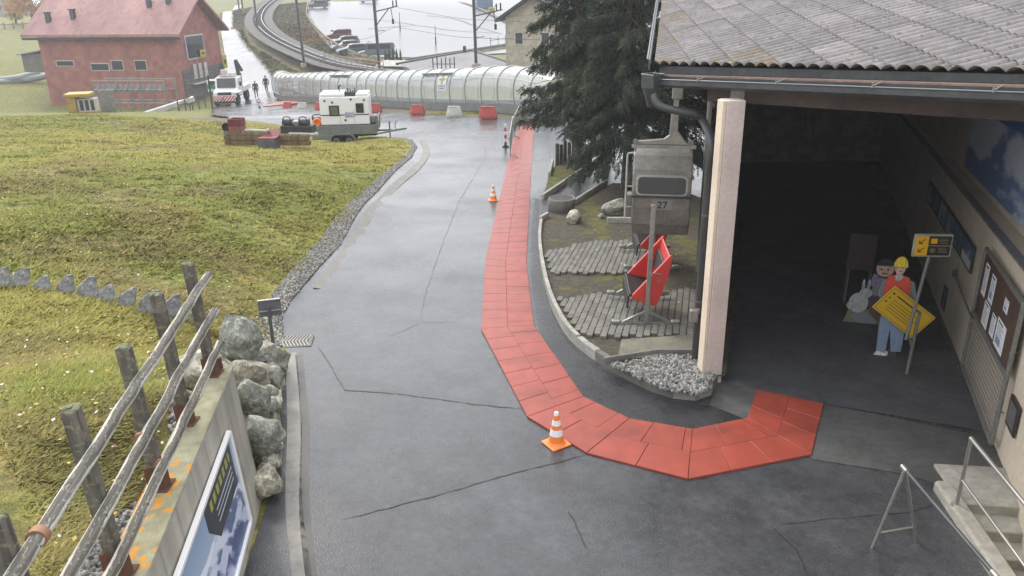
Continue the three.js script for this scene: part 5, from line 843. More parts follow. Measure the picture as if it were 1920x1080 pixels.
// boulders stacked at the end of the wall
{
  const B = [[452, 640, 0.34, 0.5, 0.3, 2, 'dark green-grey slab'], [500, 668, 0.36, 0.26, 0.34, 0, 'flat grey boulder with pale veins'], [470, 705, 0.25, 0.34, 0.26, 1, 'tall brownish boulder'], [505, 712, 0.22, 0.24, 0.24, 0, 'rounded mossy grey boulder'], [478, 750, 0.22, 0.3, 0.22, 2, 'upright dark grey boulder'], [503, 762, 0.24, 0.28, 0.24, 3, 'pale brown boulder'], [486, 812, 0.24, 0.28, 0.26, 2, 'smooth blue-grey boulder'], [506, 838, 0.17, 0.3, 0.2, 3, 'tall yellowish boulder'], [500, 905, 0.18, 0.24, 0.2, 1, 'low rounded tan boulder'], [512, 790, 0.12, 0.14, 0.12, 0, 'small wedged grey stone'], [516, 690, 0.18, 0.18, 0.16, 2, 'small dark stone']];
  const ups = [0.95, 0.42, 0.6, 0.4, 0.62, 0.3, 0.6, 0.28, 0.22, 0.12, 0.1];
  B.forEach(([x, y, a, b, c, m, n], i) => { const p = G(x, y, ups[i]); const o = single('riprap_boulder', rock(a * 1.12, b * 1.12, c * 1.12, 60 + i, 4, 0.8), M.stone[m], `${n} among the stones at the end of the retaining wall`, 'boulder', 'boulders at the wall end'); o.position.copy(p); o.rotation.set(rr(-0.3, 0.3), rr(0, 6), rr(-0.25, 0.25)); });
  for (let i = 0; i < 14; i++) { const t = i / 13, p = G(mix(498, 520, hash2(i, 4, 4)) - (t < 0.3 ? 25 : 0), mix(640, 900, t), mix(0.5, 0.18, hash2(i, 5, 5))); const k = rr(0.09, 0.16), o = single('wedge_stone', rock(k * 1.2, k, k, 160 + i, 3, 0.8), M.stone[i % 4], 'fist to head sized stone wedged between the boulders at the wall end', 'stone', 'stones wedged between the boulders'); o.position.copy(p); o.rotation.set(rr(0, 6), rr(0, 6), 0); }
  // stones under them so that none hangs in the air
  const fill = []; for (let i = 0; i < 26; i++) { const t = i / 25, z = mix(-8.4, -12.2, t), x = mix(-3.55, -4.7, t) + rr(-0.25, 0.25); fill.push(rock(0.24, 0.26, 0.24, 90 + i, 2).translate(x, SL * z + rr(0.05, 0.5) * (1 - t * 0.6), z)); }
  const fs = single('rubble_core', fill, M.stone[0], 'small grey rubble packed between the boulders at the wall end', 'rubble'); fs.userData.kind = 'stuff';
  const wb = G(526, 674, 0.12); const ws = single('white_stone', rock(0.075, 0.07, 0.085, 131, 3), plain(0.85, 0.85, 0.83, 0.6), 'small bright white stone at the foot of the dark slab', 'stone'); ws.position.set(wb.x, wb.y, wb.z);
  const qs = G(378, 690, 1.6); const qu = single('quartz_boulder', rock(0.3, 0.3, 0.3, 141, 4, 0.6), M.stone[3], 'whitish boulder behind the fence at the far end of the wall', 'boulder'); qu.position.set(qs.x - 0.12, qs.y - 0.06, qs.z - 0.1);
  const lampP = G(403, 690, WTOP + 0.05); const lp = thing('wall_lamp_stub', 'small red-brown post stub with pale cap on the wall end', 'post', [lampP.x, SL * lampP.z + WTOP, lampP.z - 0.1]); mesh('stub', new THREE.CylinderGeometry(0.045, 0.05, 0.13, 12).translate(0, 0.065, 0), M.rust, lp); mesh('cap', new THREE.SphereGeometry(0.05, 12, 8).scale(1, 0.7, 1).translate(0, 0.15, 0), M.white, lp);
}
// slate slabs standing in a row in the meadow
{
  const S = [[30, 540, 1.0], [75, 546, 0.8], [122, 552, 0.95], [160, 560, 1.05], [195, 566, 0.85], [235, 572, 0.9], [276, 583, 1.0], [318, 592, 1.0], [362, 600, 0.7], [-8, 538, 1]];
  S.forEach(([x, y, k], i) => { const p = T(x, y + 6); const pts = [[-0.16, -0.15], [0.15, -0.15], [0.17 + rr(-0.03, 0.03), 0.2], [0.1 + rr(-0.05, 0.05), 0.44], [0.0 + rr(-0.05, 0.05), 0.42], [-0.15, 0.22]].map(q => [q[0] * k, q[1] * k]); const g = poly(pts, 0.035, 0.012); g.translate(0, 0, -0.02); const t = single('slate_slab', wuv(g), M.slate, i === 9 ? 'slate slab at the uphill end of the row in the meadow' : 'grey slate slab standing upright in the row in the meadow', 'slate slab', i === 9 ? undefined : 'slate slabs standing in the meadow'); t.position.set(p.x, p.y, p.z); t.rotation.set(-0.2 + rr(-0.1, 0.1), 0.35 + rr(-0.3, 0.3), -0.3 + rr(-0.12, 0.12)); });
}
// small sign seen from behind, storm drain, gravel edges
{
  const p = G(515, 664), t = thing('back_of_sign', 'small grey sign seen from behind on a post beside the storm drain', 'sign', [p.x, p.y - 0.05, p.z], 0.28);
  mesh('post', bar(V3(0, 0, 0), V3(0, 0.92, 0), 0.03, 10), M.zinc, t); const pn = cbx(0.37, 0.29, 0.02, 0, 0, 0, 0.006); pn.rotateX(-0.1).translate(0.02, 0.9, -0.045); mesh('panel', pn, plain(0.19, 0.21, 0.23, 0.5), t); mesh('rim', [cbx(0.38, 0.02, 0.05, 0.02, 1.045, -0.05, 0.004)], M.galv, t); mesh('back_rail', cbx(0.35, 0.025, 0.03, 0.02, 0.86, -0.012, 0.004), M.galv, t);
  const g = G(556, 640), d = thing('storm_drain', 'rectangular cast iron storm drain grate in the asphalt', 'drain grate', [g.x, g.y + 0.008, g.z], 0.12); d.scale.set(1.15, 1, 1.2);
  mesh('frame', [bx(0.5, 0.012, 0.03, 0, 0, 0.2), bx(0.5, 0.012, 0.03, 0, 0, -0.2), bx(0.03, 0.012, 0.37, -0.235, 0, 0), bx(0.06, 0.012, 0.37, 0.22, 0, 0), bx(0.41, 0.012, 0.03, -0.01, 0.001, 0)], M.kerbDark, d); mesh('pit', bx(0.42, 0.004, 0.38, 0, -0.003, 0), M.black, d);
  for (let i = 0; i < 8; i++) for (const s of [-1, 1]) { const b = bx(0.022, 0.012, 0.19, 0, 0, 0); b.rotateY(s * 0.35); b.translate(-0.19 + i * 0.052, 0.002, s * 0.095); mesh('bar', b, plain(0.5, 0.5, 0.48, 0.5, 0.3), d); }
}
function pebbles(name, label, L, N, s0, s1, hf, v0 = 0.12, v1 = 0.45) {
  const geo = rock(1, 0.7, 0.85, 7, 1), im = new THREE.InstancedMesh(geo, std({ color: 0xffffff, roughness: 0.75 }), N), o = new THREE.Object3D(), col = new THREE.Color(); let k = 0, x0 = 1e9, x1 = -1e9, z0 = 1e9, z1 = -1e9;
  for (const [x, z] of L) { x0 = Math.min(x0, x); x1 = Math.max(x1, x); z0 = Math.min(z0, z); z1 = Math.max(z1, z); }
  for (let tr = 0; k < N && tr < N * 60; tr++) { const x = rr(x0, x1), z = rr(z0, z1); if (!inPoly(x, z, L)) continue; const s = rr(s0, s1); o.position.set(x, hf(x, z) + s * rr(-0.2, 0.5), z); o.rotation.set(rr(0, 6), rr(0, 6), rr(0, 6)); o.scale.set(s * rr(0.8, 1.5), s, s); o.updateMatrix(); im.setMatrixAt(k, o.matrix); const v = rr(v0, v1); col.setRGB(v, v * 0.98, v * rr(0.85, 1)); im.setColorAt(k, col); k++; }
  im.count = k; im.name = numbered(name); im.castShadow = im.receiveShadow = true; im.userData = { kind: 'stuff', label, category: 'gravel' }; scene.add(im);
}
{
  const rl = roadL.slice(2, 11), outer = rl.map(([x, z], i) => { const a = rl[Math.max(0, i - 1)], b = rl[Math.min(rl.length - 1, i + 1)]; const tx = b[0] - a[0], tz = b[1] - a[1], l = Math.hypot(tx, tz); const w = [0.3, 0.4, 0.45, 0.5, 0.4, 0.3, 0.25, 0.22, 0.2][i] || 0.25; return [x + tz / l * w, z - tx / l * w]; });
  const L = [...rl, ...outer.reverse()]; struct('gravel_shoulder', drape(L, 0.4, 0.022), M.gravelGround); pebbles('shoulder_gravel', 'loose grey gravel along the left edge of the yard road', L, 6000, 0.01, 0.032, (x, z) => hgt(x, z) + 0.02, 0.1, 0.42);
  const b2 = []; for (let z = -8.0; z < -1; z += 1) b2.push([wallX(z) - 0.31, z]); const b3 = b2.map(([x, z]) => [x - 0.34 - 0.12 * Math.sin(z * 2), z]).reverse(); pebbles('wall_gravel', 'grey gravel in the strip behind the retaining wall', [...b2, ...b3], 3000, 0.018, 0.045, (x, z) => hgt(x, z) + 0.02, 0.1, 0.36);
  const c = [[495, 600], [530, 575], [528, 640], [515, 660], [480, 640], [470, 612]].map(([x, y]) => xz(G(x, y, 0.1))); pebbles('corner_gravel', 'grit and stones at the foot of the small grey sign', c, 500, 0.012, 0.04, (x, z) => hgt(x, z) + 0.01);
}

// ------------------------------------------------------------------ covered conveyor tunnel
{
  const path = smoothPath([[1060, 208, 43.2], [967, 205, 48], [805, 201, 57], [692, 197, 66], [600, 196.5, 75], [553, 195.5, 82], [534, 193, 87]].map(a => xz(P(...a))), 8);
  // resample to 2 m bays
  const cv = new THREE.CatmullRomCurve3(path.map(([x, z]) => V3(x, 0, z))), L = cv.getLength(), N = Math.round(L / 1.95), pts = cv.getSpacedPoints(N);
  const t = thing('conveyor_tunnel', 'long clear arched tunnel over the moving carpet, with grey base panels', 'tunnel');
  const W = 1.15, prof = []; for (let k = 0; k <= 14; k++) { const a = Math.PI * k / 14; prof.push([-Math.cos(a) * W * (0.92 + 0.3 * Math.sin(a)), 0.5 + (k === 0 || k === 14 ? 0 : 0) + Math.pow(Math.sin(a), 0.75) * 2.05]); }
  const base = pts.map(p => hgt(p.x, p.z) + 0.1); const sm = base.map((_, i) => (base[Math.max(0, i - 1)] + base[i] + base[Math.min(N, i + 1)]) / 3);
  const fr = (i) => { const a = pts[Math.max(0, i - 1)], b = pts[Math.min(N, i + 1)], d = b.clone().sub(a).normalize(); return V3(-d.z, 0, d.x); };
  const at = (i, q, k = 1) => pts[i].clone().addScaledVector(fr(i), q[0] * k).setY(sm[i] + 0.5 + (q[1] - 0.5) * k);
  const skinM = phy({ color: lin(0.8, 0.84, 0.85), roughness: 0.12, transmission: 0.75, thickness: 0, ior: 1.5, side: THREE.DoubleSide }), frameM = plain(0.72, 0.74, 0.74, 0.4, 0.3), baseM = plain(0.3, 0.33, 0.33, 0.5, 0.2);
  const lamellae = plain(0.25, 0.3, 0.3, 0.5);
  for (let i = 0; i < N; i++) {
    const pos = []; for (let k = 0; k < 14; k++) { const a = at(i, prof[k]), b = at(i + 1, prof[k]), c = at(i + 1, prof[k + 1]), d = at(i, prof[k + 1]); for (const v of [a, b, c, a, c, d]) pos.push(v.x, v.y, v.z); }
    let g = new THREE.BufferGeometry(); g.setAttribute('position', new THREE.Float32BufferAttribute(pos, 3)); g = mergeVertices(g); g.computeVertexNormals(); mesh('clear_panel', g, skinM, t);
    for (const s of [0, 14]) { const a = at(i, prof[s]), b = at(i + 1, prof[s]); const bp = (dy) => [a.clone().add(V3(0, dy, 0)), b.clone().add(V3(0, dy, 0))]; const [p, q] = bp(-0.3); mesh('base_panel', beam(p.lerp(q.clone(), 0.004), q, 0.06, 0.5, 0.006), baseM, t); }
    const m0 = at(i, prof[3]), m1 = at(i + 1, prof[3]), n0 = at(i, prof[11]), n1 = at(i + 1, prof[11]); mesh('side_bar', bar(m0, m1, 0.02, 5), frameM, t); mesh('side_bar', bar(n0, n1, 0.02, 5), frameM, t);
  }
  for (let i = 0; i <= N; i++) mesh('rib', tube(prof.map(q => at(i, q, 1.012)), 0.045, 5, 24), frameM, t);
  // doors with little hoods
  for (const i of [6, 15]) if (i < N) for (const side of [0]) { const q = side ? prof[11] : prof[3], s = fr(i); const h0 = at(i, prof[9], 1.05), h1 = at(i + 2, prof[9], 1.05); const l0 = at(i, prof[4], 1.06), l1 = at(i + 2, prof[4], 1.06); const out = fr(i); const nearer = h0.z > l0.z ? [h0, h1] : [l0, l1]; mesh('door_hood', beam(nearer[0], nearer[1], 0.2, 0.1), lamellae, t); }
  // the carpet inside
  const cg = ribbon(pts.map(p => [p.x, p.z]), 0.9, 0, (x, z) => hgt(x, z) + 0.45); mesh('carpet_belt', cg, plain(0.08, 0.085, 0.09, 0.8), t);
  // emblem print on the door
  { const i = 6, em = canvas(128, 192, (x, w, h) => { x.fillStyle = '#b9c2c2'; x.fillRect(0, 0, w, h); x.fillStyle = '#8f7f3a'; for (let k = 0; k < 4; k++) { x.beginPath(); x.ellipse(w / 2 + [0, 24, 0, -24][k], h * 0.36 + [-34, 0, 34, 0][k], 16, 26, [0, 1.57, 0, 1.57][k], 0, 7); x.fill(); } x.fillStyle = '#4c4a44'; for (let k = 0; k < 5; k++) x.fillRect(20 + k * 19, h * 0.72, 11, 12); x.fillRect(26, h * 0.84, 76, 7); });
    const side = at(i, prof[3]).z > at(i, prof[11]).z ? [1, 2, 3, 4] : [13, 12, 11, 10], pos = [], uv = []; for (let k = 0; k < 3; k++) { const a = at(i, prof[side[k]], 1.03).lerp(at(i + 1, prof[side[k]], 1.03), 0.2), b = at(i, prof[side[k]], 1.03).lerp(at(i + 1, prof[side[k]], 1.03), 0.8), c = at(i, prof[side[k + 1]], 1.03).lerp(at(i + 1, prof[side[k + 1]], 1.03), 0.8), d = at(i, prof[side[k + 1]], 1.03).lerp(at(i + 1, prof[side[k + 1]], 1.03), 0.2); for (const [v, u, w] of [[a, 1, k / 3], [b, 0, k / 3], [c, 0, (k + 1) / 3], [a, 1, k / 3], [c, 0, (k + 1) / 3], [d, 1, (k + 1) / 3]]) { pos.push(v.x, v.y, v.z); uv.push(u, w); } }
    const g = new THREE.BufferGeometry(); g.setAttribute('position', new THREE.Float32BufferAttribute(pos, 3)); g.setAttribute('uv', new THREE.Float32BufferAttribute(uv, 2)); g.computeVertexNormals(); mesh('emblem', g, std({ map: em, roughness: 0.4, side: THREE.DoubleSide }), t); }
}
// ------------------------------------------------------------------ water-filled barriers
{
  const make = (x, y, z, white, label, turn, k = 1) => {
    const p = P(x, y, z), b = thing('water_barrier', label, 'barrier', [p.x, hgt(p.x, p.z) + 0.0, p.z], turn, white ? 'white water barriers' : 'red water barriers');
    const L = 1.0, pr = [[-0.26, 0.06], [0.26, 0.06], [0.25, 0.18], [0.1, 0.58], [0.1, 0.66], [-0.1, 0.66], [-0.1, 0.58], [-0.25, 0.18]]; const g = poly(pr, L - 0.06, 0.03); g.translate(0, 0, -L / 2 + 0.03); g.rotateY(Math.PI / 2); const m = white ? M.whitePlastic : M.redPlastic;
    { const a = g.attributes.position; for (let i = 0; i < a.count; i++) a.setX(i, a.getX(i) * (1.06 - 0.42 * a.getY(i))); g.computeVertexNormals(); }
    mesh('body', wuv(g), m, b); for (const q of [-0.26, 0, 0.26]) { const r = cbx(0.12, 0.46, 0.02, q, 0, 0, 0.008); r.rotateX(-0.32); r.translate(0, 0.37, 0.2); mesh('rib', r, m, b); mesh('foot', cbx(0.16, 0.07, 0.5, q, 0.035, 0, 0.01), m, b); }
    mesh('filler_cap', new THREE.CylinderGeometry(0.05, 0.05, 0.03, 10).translate(0, 0.69, 0), m, b); b.scale.setScalar(k);
  };
  make(915, 222, 45.3, 0, 'red water-filled barrier next to the crowd barriers', -0.1, 1.02); make(852, 219, 48.4, 1, 'white water-filled barrier between two red ones in front of the tunnel door', -0.1, 0.95);
  make(783, 215, 52.3, 0, 'red water-filled barrier in front of the tunnel, next after the white one', -0.25, 0.95); make(703, 211.5, 57.6, 0, 'red water-filled barrier just past the white box trailer', -0.1); make(602, 207.5, 65.5, 0, 'red water-filled barrier half hidden behind the white box trailer', -0.2, 0.95);
  make(568, 206.5, 69, 1, 'white water-filled barrier near the far mouth of the tunnel', -0.2, 0.9); make(540, 205.5, 72, 0, 'red water-filled barrier by the red tiles at the far tunnel mouth', -0.3, 0.85);
}
// ------------------------------------------------------------------ trailer with white equipment box
{
  const p = T(648, 268); const k = 1.0, t = thing('box_trailer', 'grey tandem axle trailer carrying a white equipment box', 'trailer', [p.x, p.y, p.z], 0.06); const s = Math.hypot(p.x, p.z, p.y - CP.y) / 40.5; t.scale.setScalar(s * 1.02);
  const gm = plain(0.36, 0.4, 0.39, 0.5, 0.2), dk = M.zincDark;
  mesh('bed_side', [cbx(2.95, 0.42, 0.04, 0.1, 0.74, 0.72, 0.01), cbx(2.95, 0.42, 0.04, 0.1, 0.74, -0.72, 0.01), cbx(0.04, 0.42, 1.4, -1.36, 0.74, 0, 0.01), cbx(0.04, 0.42, 1.4, 1.56, 0.74, 0, 0.01)], gm, t); mesh('floor', cbx(2.9, 0.06, 1.42, 0.1, 0.54, 0, 0.01), gm, t); mesh('chassis', [cbx(2.9, 0.1, 0.08, 0.1, 0.45, 0.45, 0.01), cbx(2.9, 0.1, 0.08, 0.1, 0.45, -0.45, 0.01)], dk, t);
  mesh('lower_skirt', cbx(1.0, 0.22, 0.05, -0.9, 0.42, 0.74, 0.01), gm, t);
  for (const z of [0.78, -0.78]) { const f = [[-0.62, 0.26], [-0.55, 0.48], [-0.4, 0.6], [0.4, 0.6], [0.55, 0.48], [0.62, 0.26], [0.54, 0.26], [0.48, 0.44], [0.36, 0.53], [-0.36, 0.53], [-0.48, 0.44], [-0.54, 0.26]]; mesh('mudguard', poly(f, 0.24).translate(0.0, 0, z - 0.12), M.galvDull, t); }
  for (const x of [-0.3, 0.3]) for (const z of [0.76, -0.76]) { const w = new THREE.Group(); w.name = 'wheel'; w.position.set(x, 0.25, z); t.add(w); mesh('tyre', new THREE.TorusGeometry(0.185, 0.068, 10, 24), M.rubberBlack, w); mesh('rim', new THREE.CylinderGeometry(0.14, 0.14, 0.1, 20).rotateX(Math.PI / 2), plain(0.5, 0.5, 0.5, 0.4, 0.4), w); mesh('hub', new THREE.CylinderGeometry(0.05, 0.05, 0.14, 12).rotateX(Math.PI / 2), dk, w); }
  mesh('drawbar', [beam(V3(1.56, 0.48, 0.5), V3(2.5, 0.56, 0), 0.07, 0.08), beam(V3(1.56, 0.48, -0.5), V3(2.5, 0.56, 0), 0.07, 0.08), beam(V3(2.4, 0.56, 0), V3(2.95, 0.62, 0), 0.08, 0.09)], gm, t); mesh('jockey_wheel', [bar(V3(2.15, 0.1, 0.12), V3(2.15, 1.0, 0.12), 0.03, 8), new THREE.TorusGeometry(0.07, 0.035, 6, 14).translate(2.15, 0.1, 0.12)], dk, t); mesh('brake_lever', tube([V3(2.4, 0.62, 0), V3(2.42, 0.9, 0), V3(2.52, 1.0, 0)], 0.018, 6, 12), dk, t);
  mesh('bulkhead_rack', [tube([V3(1.62, 0.6, 0.6), V3(1.66, 1.3, 0.6), V3(1.66, 1.3, -0.6), V3(1.62, 0.6, -0.6)], 0.03, 8, 24, 0.05), cbx(0.28, 0.3, 0.7, 1.45, 1.15, 0, 0.02)], M.galvDull, t);
  // white box body
  const b = thing('equipment_box', 'white box body with dark windows and blue stripe on the trailer', 'equipment box', [p.x, p.y, p.z], 0.06); b.scale.copy(t.scale);
  mesh('body', [cbx(2.24, 1.28, 1.25, 0.17, 1.6, 0, 0.03)], M.whitePaint, b); mesh('roof_cover', [cbx(1.15, 0.2, 1.2, -0.36, 2.32, 0, 0.06), cbx(0.55, 0.16, 1.2, 1.0, 2.3, 0, 0.03)], M.whitePaint, b); mesh('roof_unit', [cbx(0.5, 0.22, 0.9, 0.45, 2.34, 0, 0.03), ...[0.25, 0.36, 0.47, 0.58, 0.68].map(x => bar(V3(x, 2.3, 0.3), V3(x, 2.56 + 0.06 * Math.sin(x * 20), 0.3), 0.03, 6))], M.zincDark, b); mesh('exhaust', tube([V3(-0.05, 2.35, 0.2), V3(-0.05, 2.66, 0.2), V3(0.04, 2.72, 0.2)], 0.03, 6, 10), M.black, b);
  const win = (x, y, w, h, n) => { const f = mesh(n, cbx(w, h, 0.04, x, y, 0.64, 0.02), M.black, b); mesh('pane', cbx(w - 0.12, h - 0.12, 0.02, x, y, 0.66, 0.006), n === 'window' ? plain(0.24, 0.23, 0.16, 0.3) : plain(0.06, 0.065, 0.07, 0.3), f); };
  win(-0.3, 1.62, 0.46, 0.48, 'window'); win(0.88, 1.72, 0.36, 0.44, 'vent_window');
  mesh('stripe', cbx(2.25, 0.045, 0.012, 0.17, 1.42, 0.629, 0.002), plain(0.03, 0.035, 0.13, 0.4), b);
  mesh('name_plate', cbx(0.44, 0.24, 0.014, 0.4, 1.43, 0.636, 0.003), plain(0.62, 0.68, 0.78, 0.4), b); mesh('plate_print', new THREE.PlaneGeometry(0.4, 0.1).translate(0.4, 1.48, 0.6445), std({ roughness: 0.4, map: canvas(256, 64, (x, w, h) => { x.fillStyle = '#c9d3e2'; x.fillRect(0, 0, w, h); x.fillStyle = '#2a3a8a'; for (let q = 0; q < 7; q++) x.fillRect(14 + q * 33, q ? 22 : 8, 22, q ? 32 : 46); }) }), b);
  for (const [x, y] of [[-0.7, 2.08], [-0.36, 2.0], [0.5, 2.12], [1.1, 2.08], [0.18, 1.18]]) mesh('cap', new THREE.CylinderGeometry(0.05, 0.05, 0.03, 12).rotateX(1.57).translate(x, y, 0.635), M.zincDark, b);
  mesh('seam', [bx(0.012, 0.8, 0.006, 0.62, 1.3, 0.628), bx(0.012, 0.5, 0.006, -0.05, 1.2, 0.628)], M.galvDull, b); mesh('machine_frame', [cbx(0.5, 0.3, 0.6, -1.1, 1.15, 0.1, 0.03), tube([V3(-1.35, 0.95, 0.4), V3(-1.35, 1.4, 0.4), V3(-0.95, 1.45, 0.4)], 0.03, 6, 10)], M.zincDark, b);
  const oc = thing('orange_hose_reel', 'orange round hose reel on the rear of the trailer', 'reel', [p.x, p.y, p.z], 0.06); oc.scale.copy(t.scale); mesh('drum', [new THREE.TorusGeometry(0.15, 0.07, 10, 20).translate(-1.16, 1.08, 0.48), new THREE.CylinderGeometry(0.12, 0.12, 0.1, 14).rotateX(1.57).translate(-1.16, 1.08, 0.45)], paint(0.75, 0.17, 0.02), oc);
}
// timber stack, crates, pump unit, white pipes on the grass
{
  const p0 = T(424, 273), zt = p0.clone().sub(CP).dot(rayv(960, 540)), p1 = P(592, 266, zt * 0.985); p1.y = hgt(p1.x, p1.z); const d = p1.clone().sub(p0).setY(0), L = d.length(), yaw = Math.atan2(-d.z, d.x); const y0 = Math.min(p0.y, p1.y);
  const place = (name, label, cat, x, y, z, turn = 0, group) => { const v = V3(x, 0, z).applyAxisAngle(V3(0, 1, 0), yaw).add(p0); return thing(name, label, cat, [v.x, mix(p0.y, p1.y, clamp(x / L)) + y, v.z], yaw + turn, group); };
  for (const [i, [len, h, z, off, m, l]] of [[L * 0.94, 0.05, 0, 0, 2, 'long weathered beam lying lowest on the grass'], [L * 0.93, 0.27, 0.02, 0.0, 1, 'long brown beam resting on the lowest beam of the stack'], [L * 0.5, 0.47, -0.02, 0.0, 0, 'yellowish board on top of the stack by the cast wheel'], [L * 0.42, 0.47, 0.0, L * 0.52, 0, 'yellowish board on top of the stack next to the trailer']].entries()) { const t = place('timber_beam', l, 'timber beam', off, h, z); mesh('beam', cbx(len, i > 1 ? 0.14 : 0.19, 0.22, len / 2, 0.09, 0, 0.012), m === 0 ? M.timberPale : M.timber, t); mesh('end_grain', cbx(0.006, i > 1 ? 0.12 : 0.17, 0.2, -0.002, 0.09, 0, 0.002), M.timberPale, t); }
  const crate = (x, y, z, w, h, m, label, front) => { const c = place('plastic_crate', label, 'crate', x, y, z, 0, 'crates by the timber'); mesh('shell', [cbx(w, h, 0.03, 0, h / 2, 0.24, 0.008), cbx(w, h, 0.03, 0, h / 2, -0.24, 0.008), cbx(0.03, h, 0.46, w / 2, h / 2, 0, 0.008), cbx(0.03, h, 0.46, -w / 2, h / 2, 0, 0.008), cbx(w, 0.03, 0.46, 0, 0.03, 0, 0.008)], m, c); mesh('rim', [cbx(w + 0.05, 0.05, 0.03, 0, h - 0.03, 0.265, 0.006), cbx(0.05, h, 0.05, w / 2, h / 2, 0.25, 0.006), cbx(0.05, h, 0.05, -w / 2, h / 2, 0.25, 0.006)], m, c); if (front) for (let i = 0; i < 5; i++) mesh('rib', cbx(0.03, h * 0.7, 0.02, -w * 0.36 + i * w * 0.18, h * 0.45, 0.262, 0.004), m, c); return c; };
  const rd = plain(0.32, 0.06, 0.06, 0.6), gy = plain(0.22, 0.23, 0.27, 0.6);
  crate(L * 0.53, 0.0, 0.42, 0.72, 0.5, gy, 'grey ribbed crate under a red lid in front of the timber', true); const lid = place('crate_lid', 'dull red tarpaulin lid lying over the grey crate', 'lid', L * 0.53, 0.5, 0.36, 0); mesh('cover', [cbx(0.78, 0.06, 0.62, 0, 0.03, 0, 0.02), (() => { const g = cbx(0.76, 0.04, 0.5, 0, 0, 0, 0.01); g.rotateX(0.5); g.translate(0, 0.16, -0.35); return g; })()], rd, lid);
  crate(L * 0.075 + 0.25, 0.55, -0.15, 0.5, 0.3, plain(0.5, 0.2, 0.19, 0.6), 'faded red crate on the timber end, under another one', true); crate(L * 0.075 + 0.25, 0.86, -0.15, 0.52, 0.3, rd, 'red crate on top of the faded one at the timber end', true);
  const wh = place('cast_wheel', 'dark round wheel leaning beside the red crates', 'wheel', L * 0.0 + 0.12, 0.62, 0, 0); mesh('tyre', [new THREE.TorusGeometry(0.14, 0.06, 8, 20).translate(0, 0.17, 0), new THREE.CylinderGeometry(0.13, 0.13, 0.06, 16).rotateX(1.57).translate(0, 0.17, 0)], M.rubberBlack, wh);
  for (const [x, y, l, n] of [[L * 0.24, 0.7, 1.0, 'white plastic pipe on the timber beside the red lid'], [L * 0.72, 0.66, 1.2, 'white plastic pipe on the timber below the pump unit']]) { const t = place('white_pipe', n, 'pipe', x, y, 0.02); mesh('tube', new THREE.CylinderGeometry(0.06, 0.06, l, 14).rotateZ(Math.PI / 2 - 0.02).translate(l / 2, 0, 0), M.white, t); mesh('socket', new THREE.CylinderGeometry(0.072, 0.072, 0.1, 14).rotateZ(Math.PI / 2).translate(l, 0.01, 0), M.white, t); }
  const pu = place('pump_unit', 'dark grey pump unit with two motors on the timber', 'pump', L * 0.64 + 0.6, 0.62, -0.35); mesh('skid', cbx(1.35, 0.3, 0.6, 0, 0.22, 0, 0.02), plain(0.05, 0.05, 0.05, 0.6), pu); for (const x of [-0.4, 0.3]) { mesh('motor', new THREE.CylinderGeometry(0.15, 0.15, 0.4, 14).rotateZ(1.57).translate(x, 0.48, 0), M.zincDark, pu); mesh('motor_frame', tube([V3(x - 0.22, 0.38, 0.2), V3(x - 0.12, 0.72, 0.2), V3(x + 0.14, 0.72, 0.2), V3(x + 0.22, 0.38, 0.2)], 0.022, 6, 14), M.black, pu); } mesh('tank', cbx(0.3, 0.14, 0.3, -0.02, 0.5, 0.1, 0.03), M.galv, pu);
}
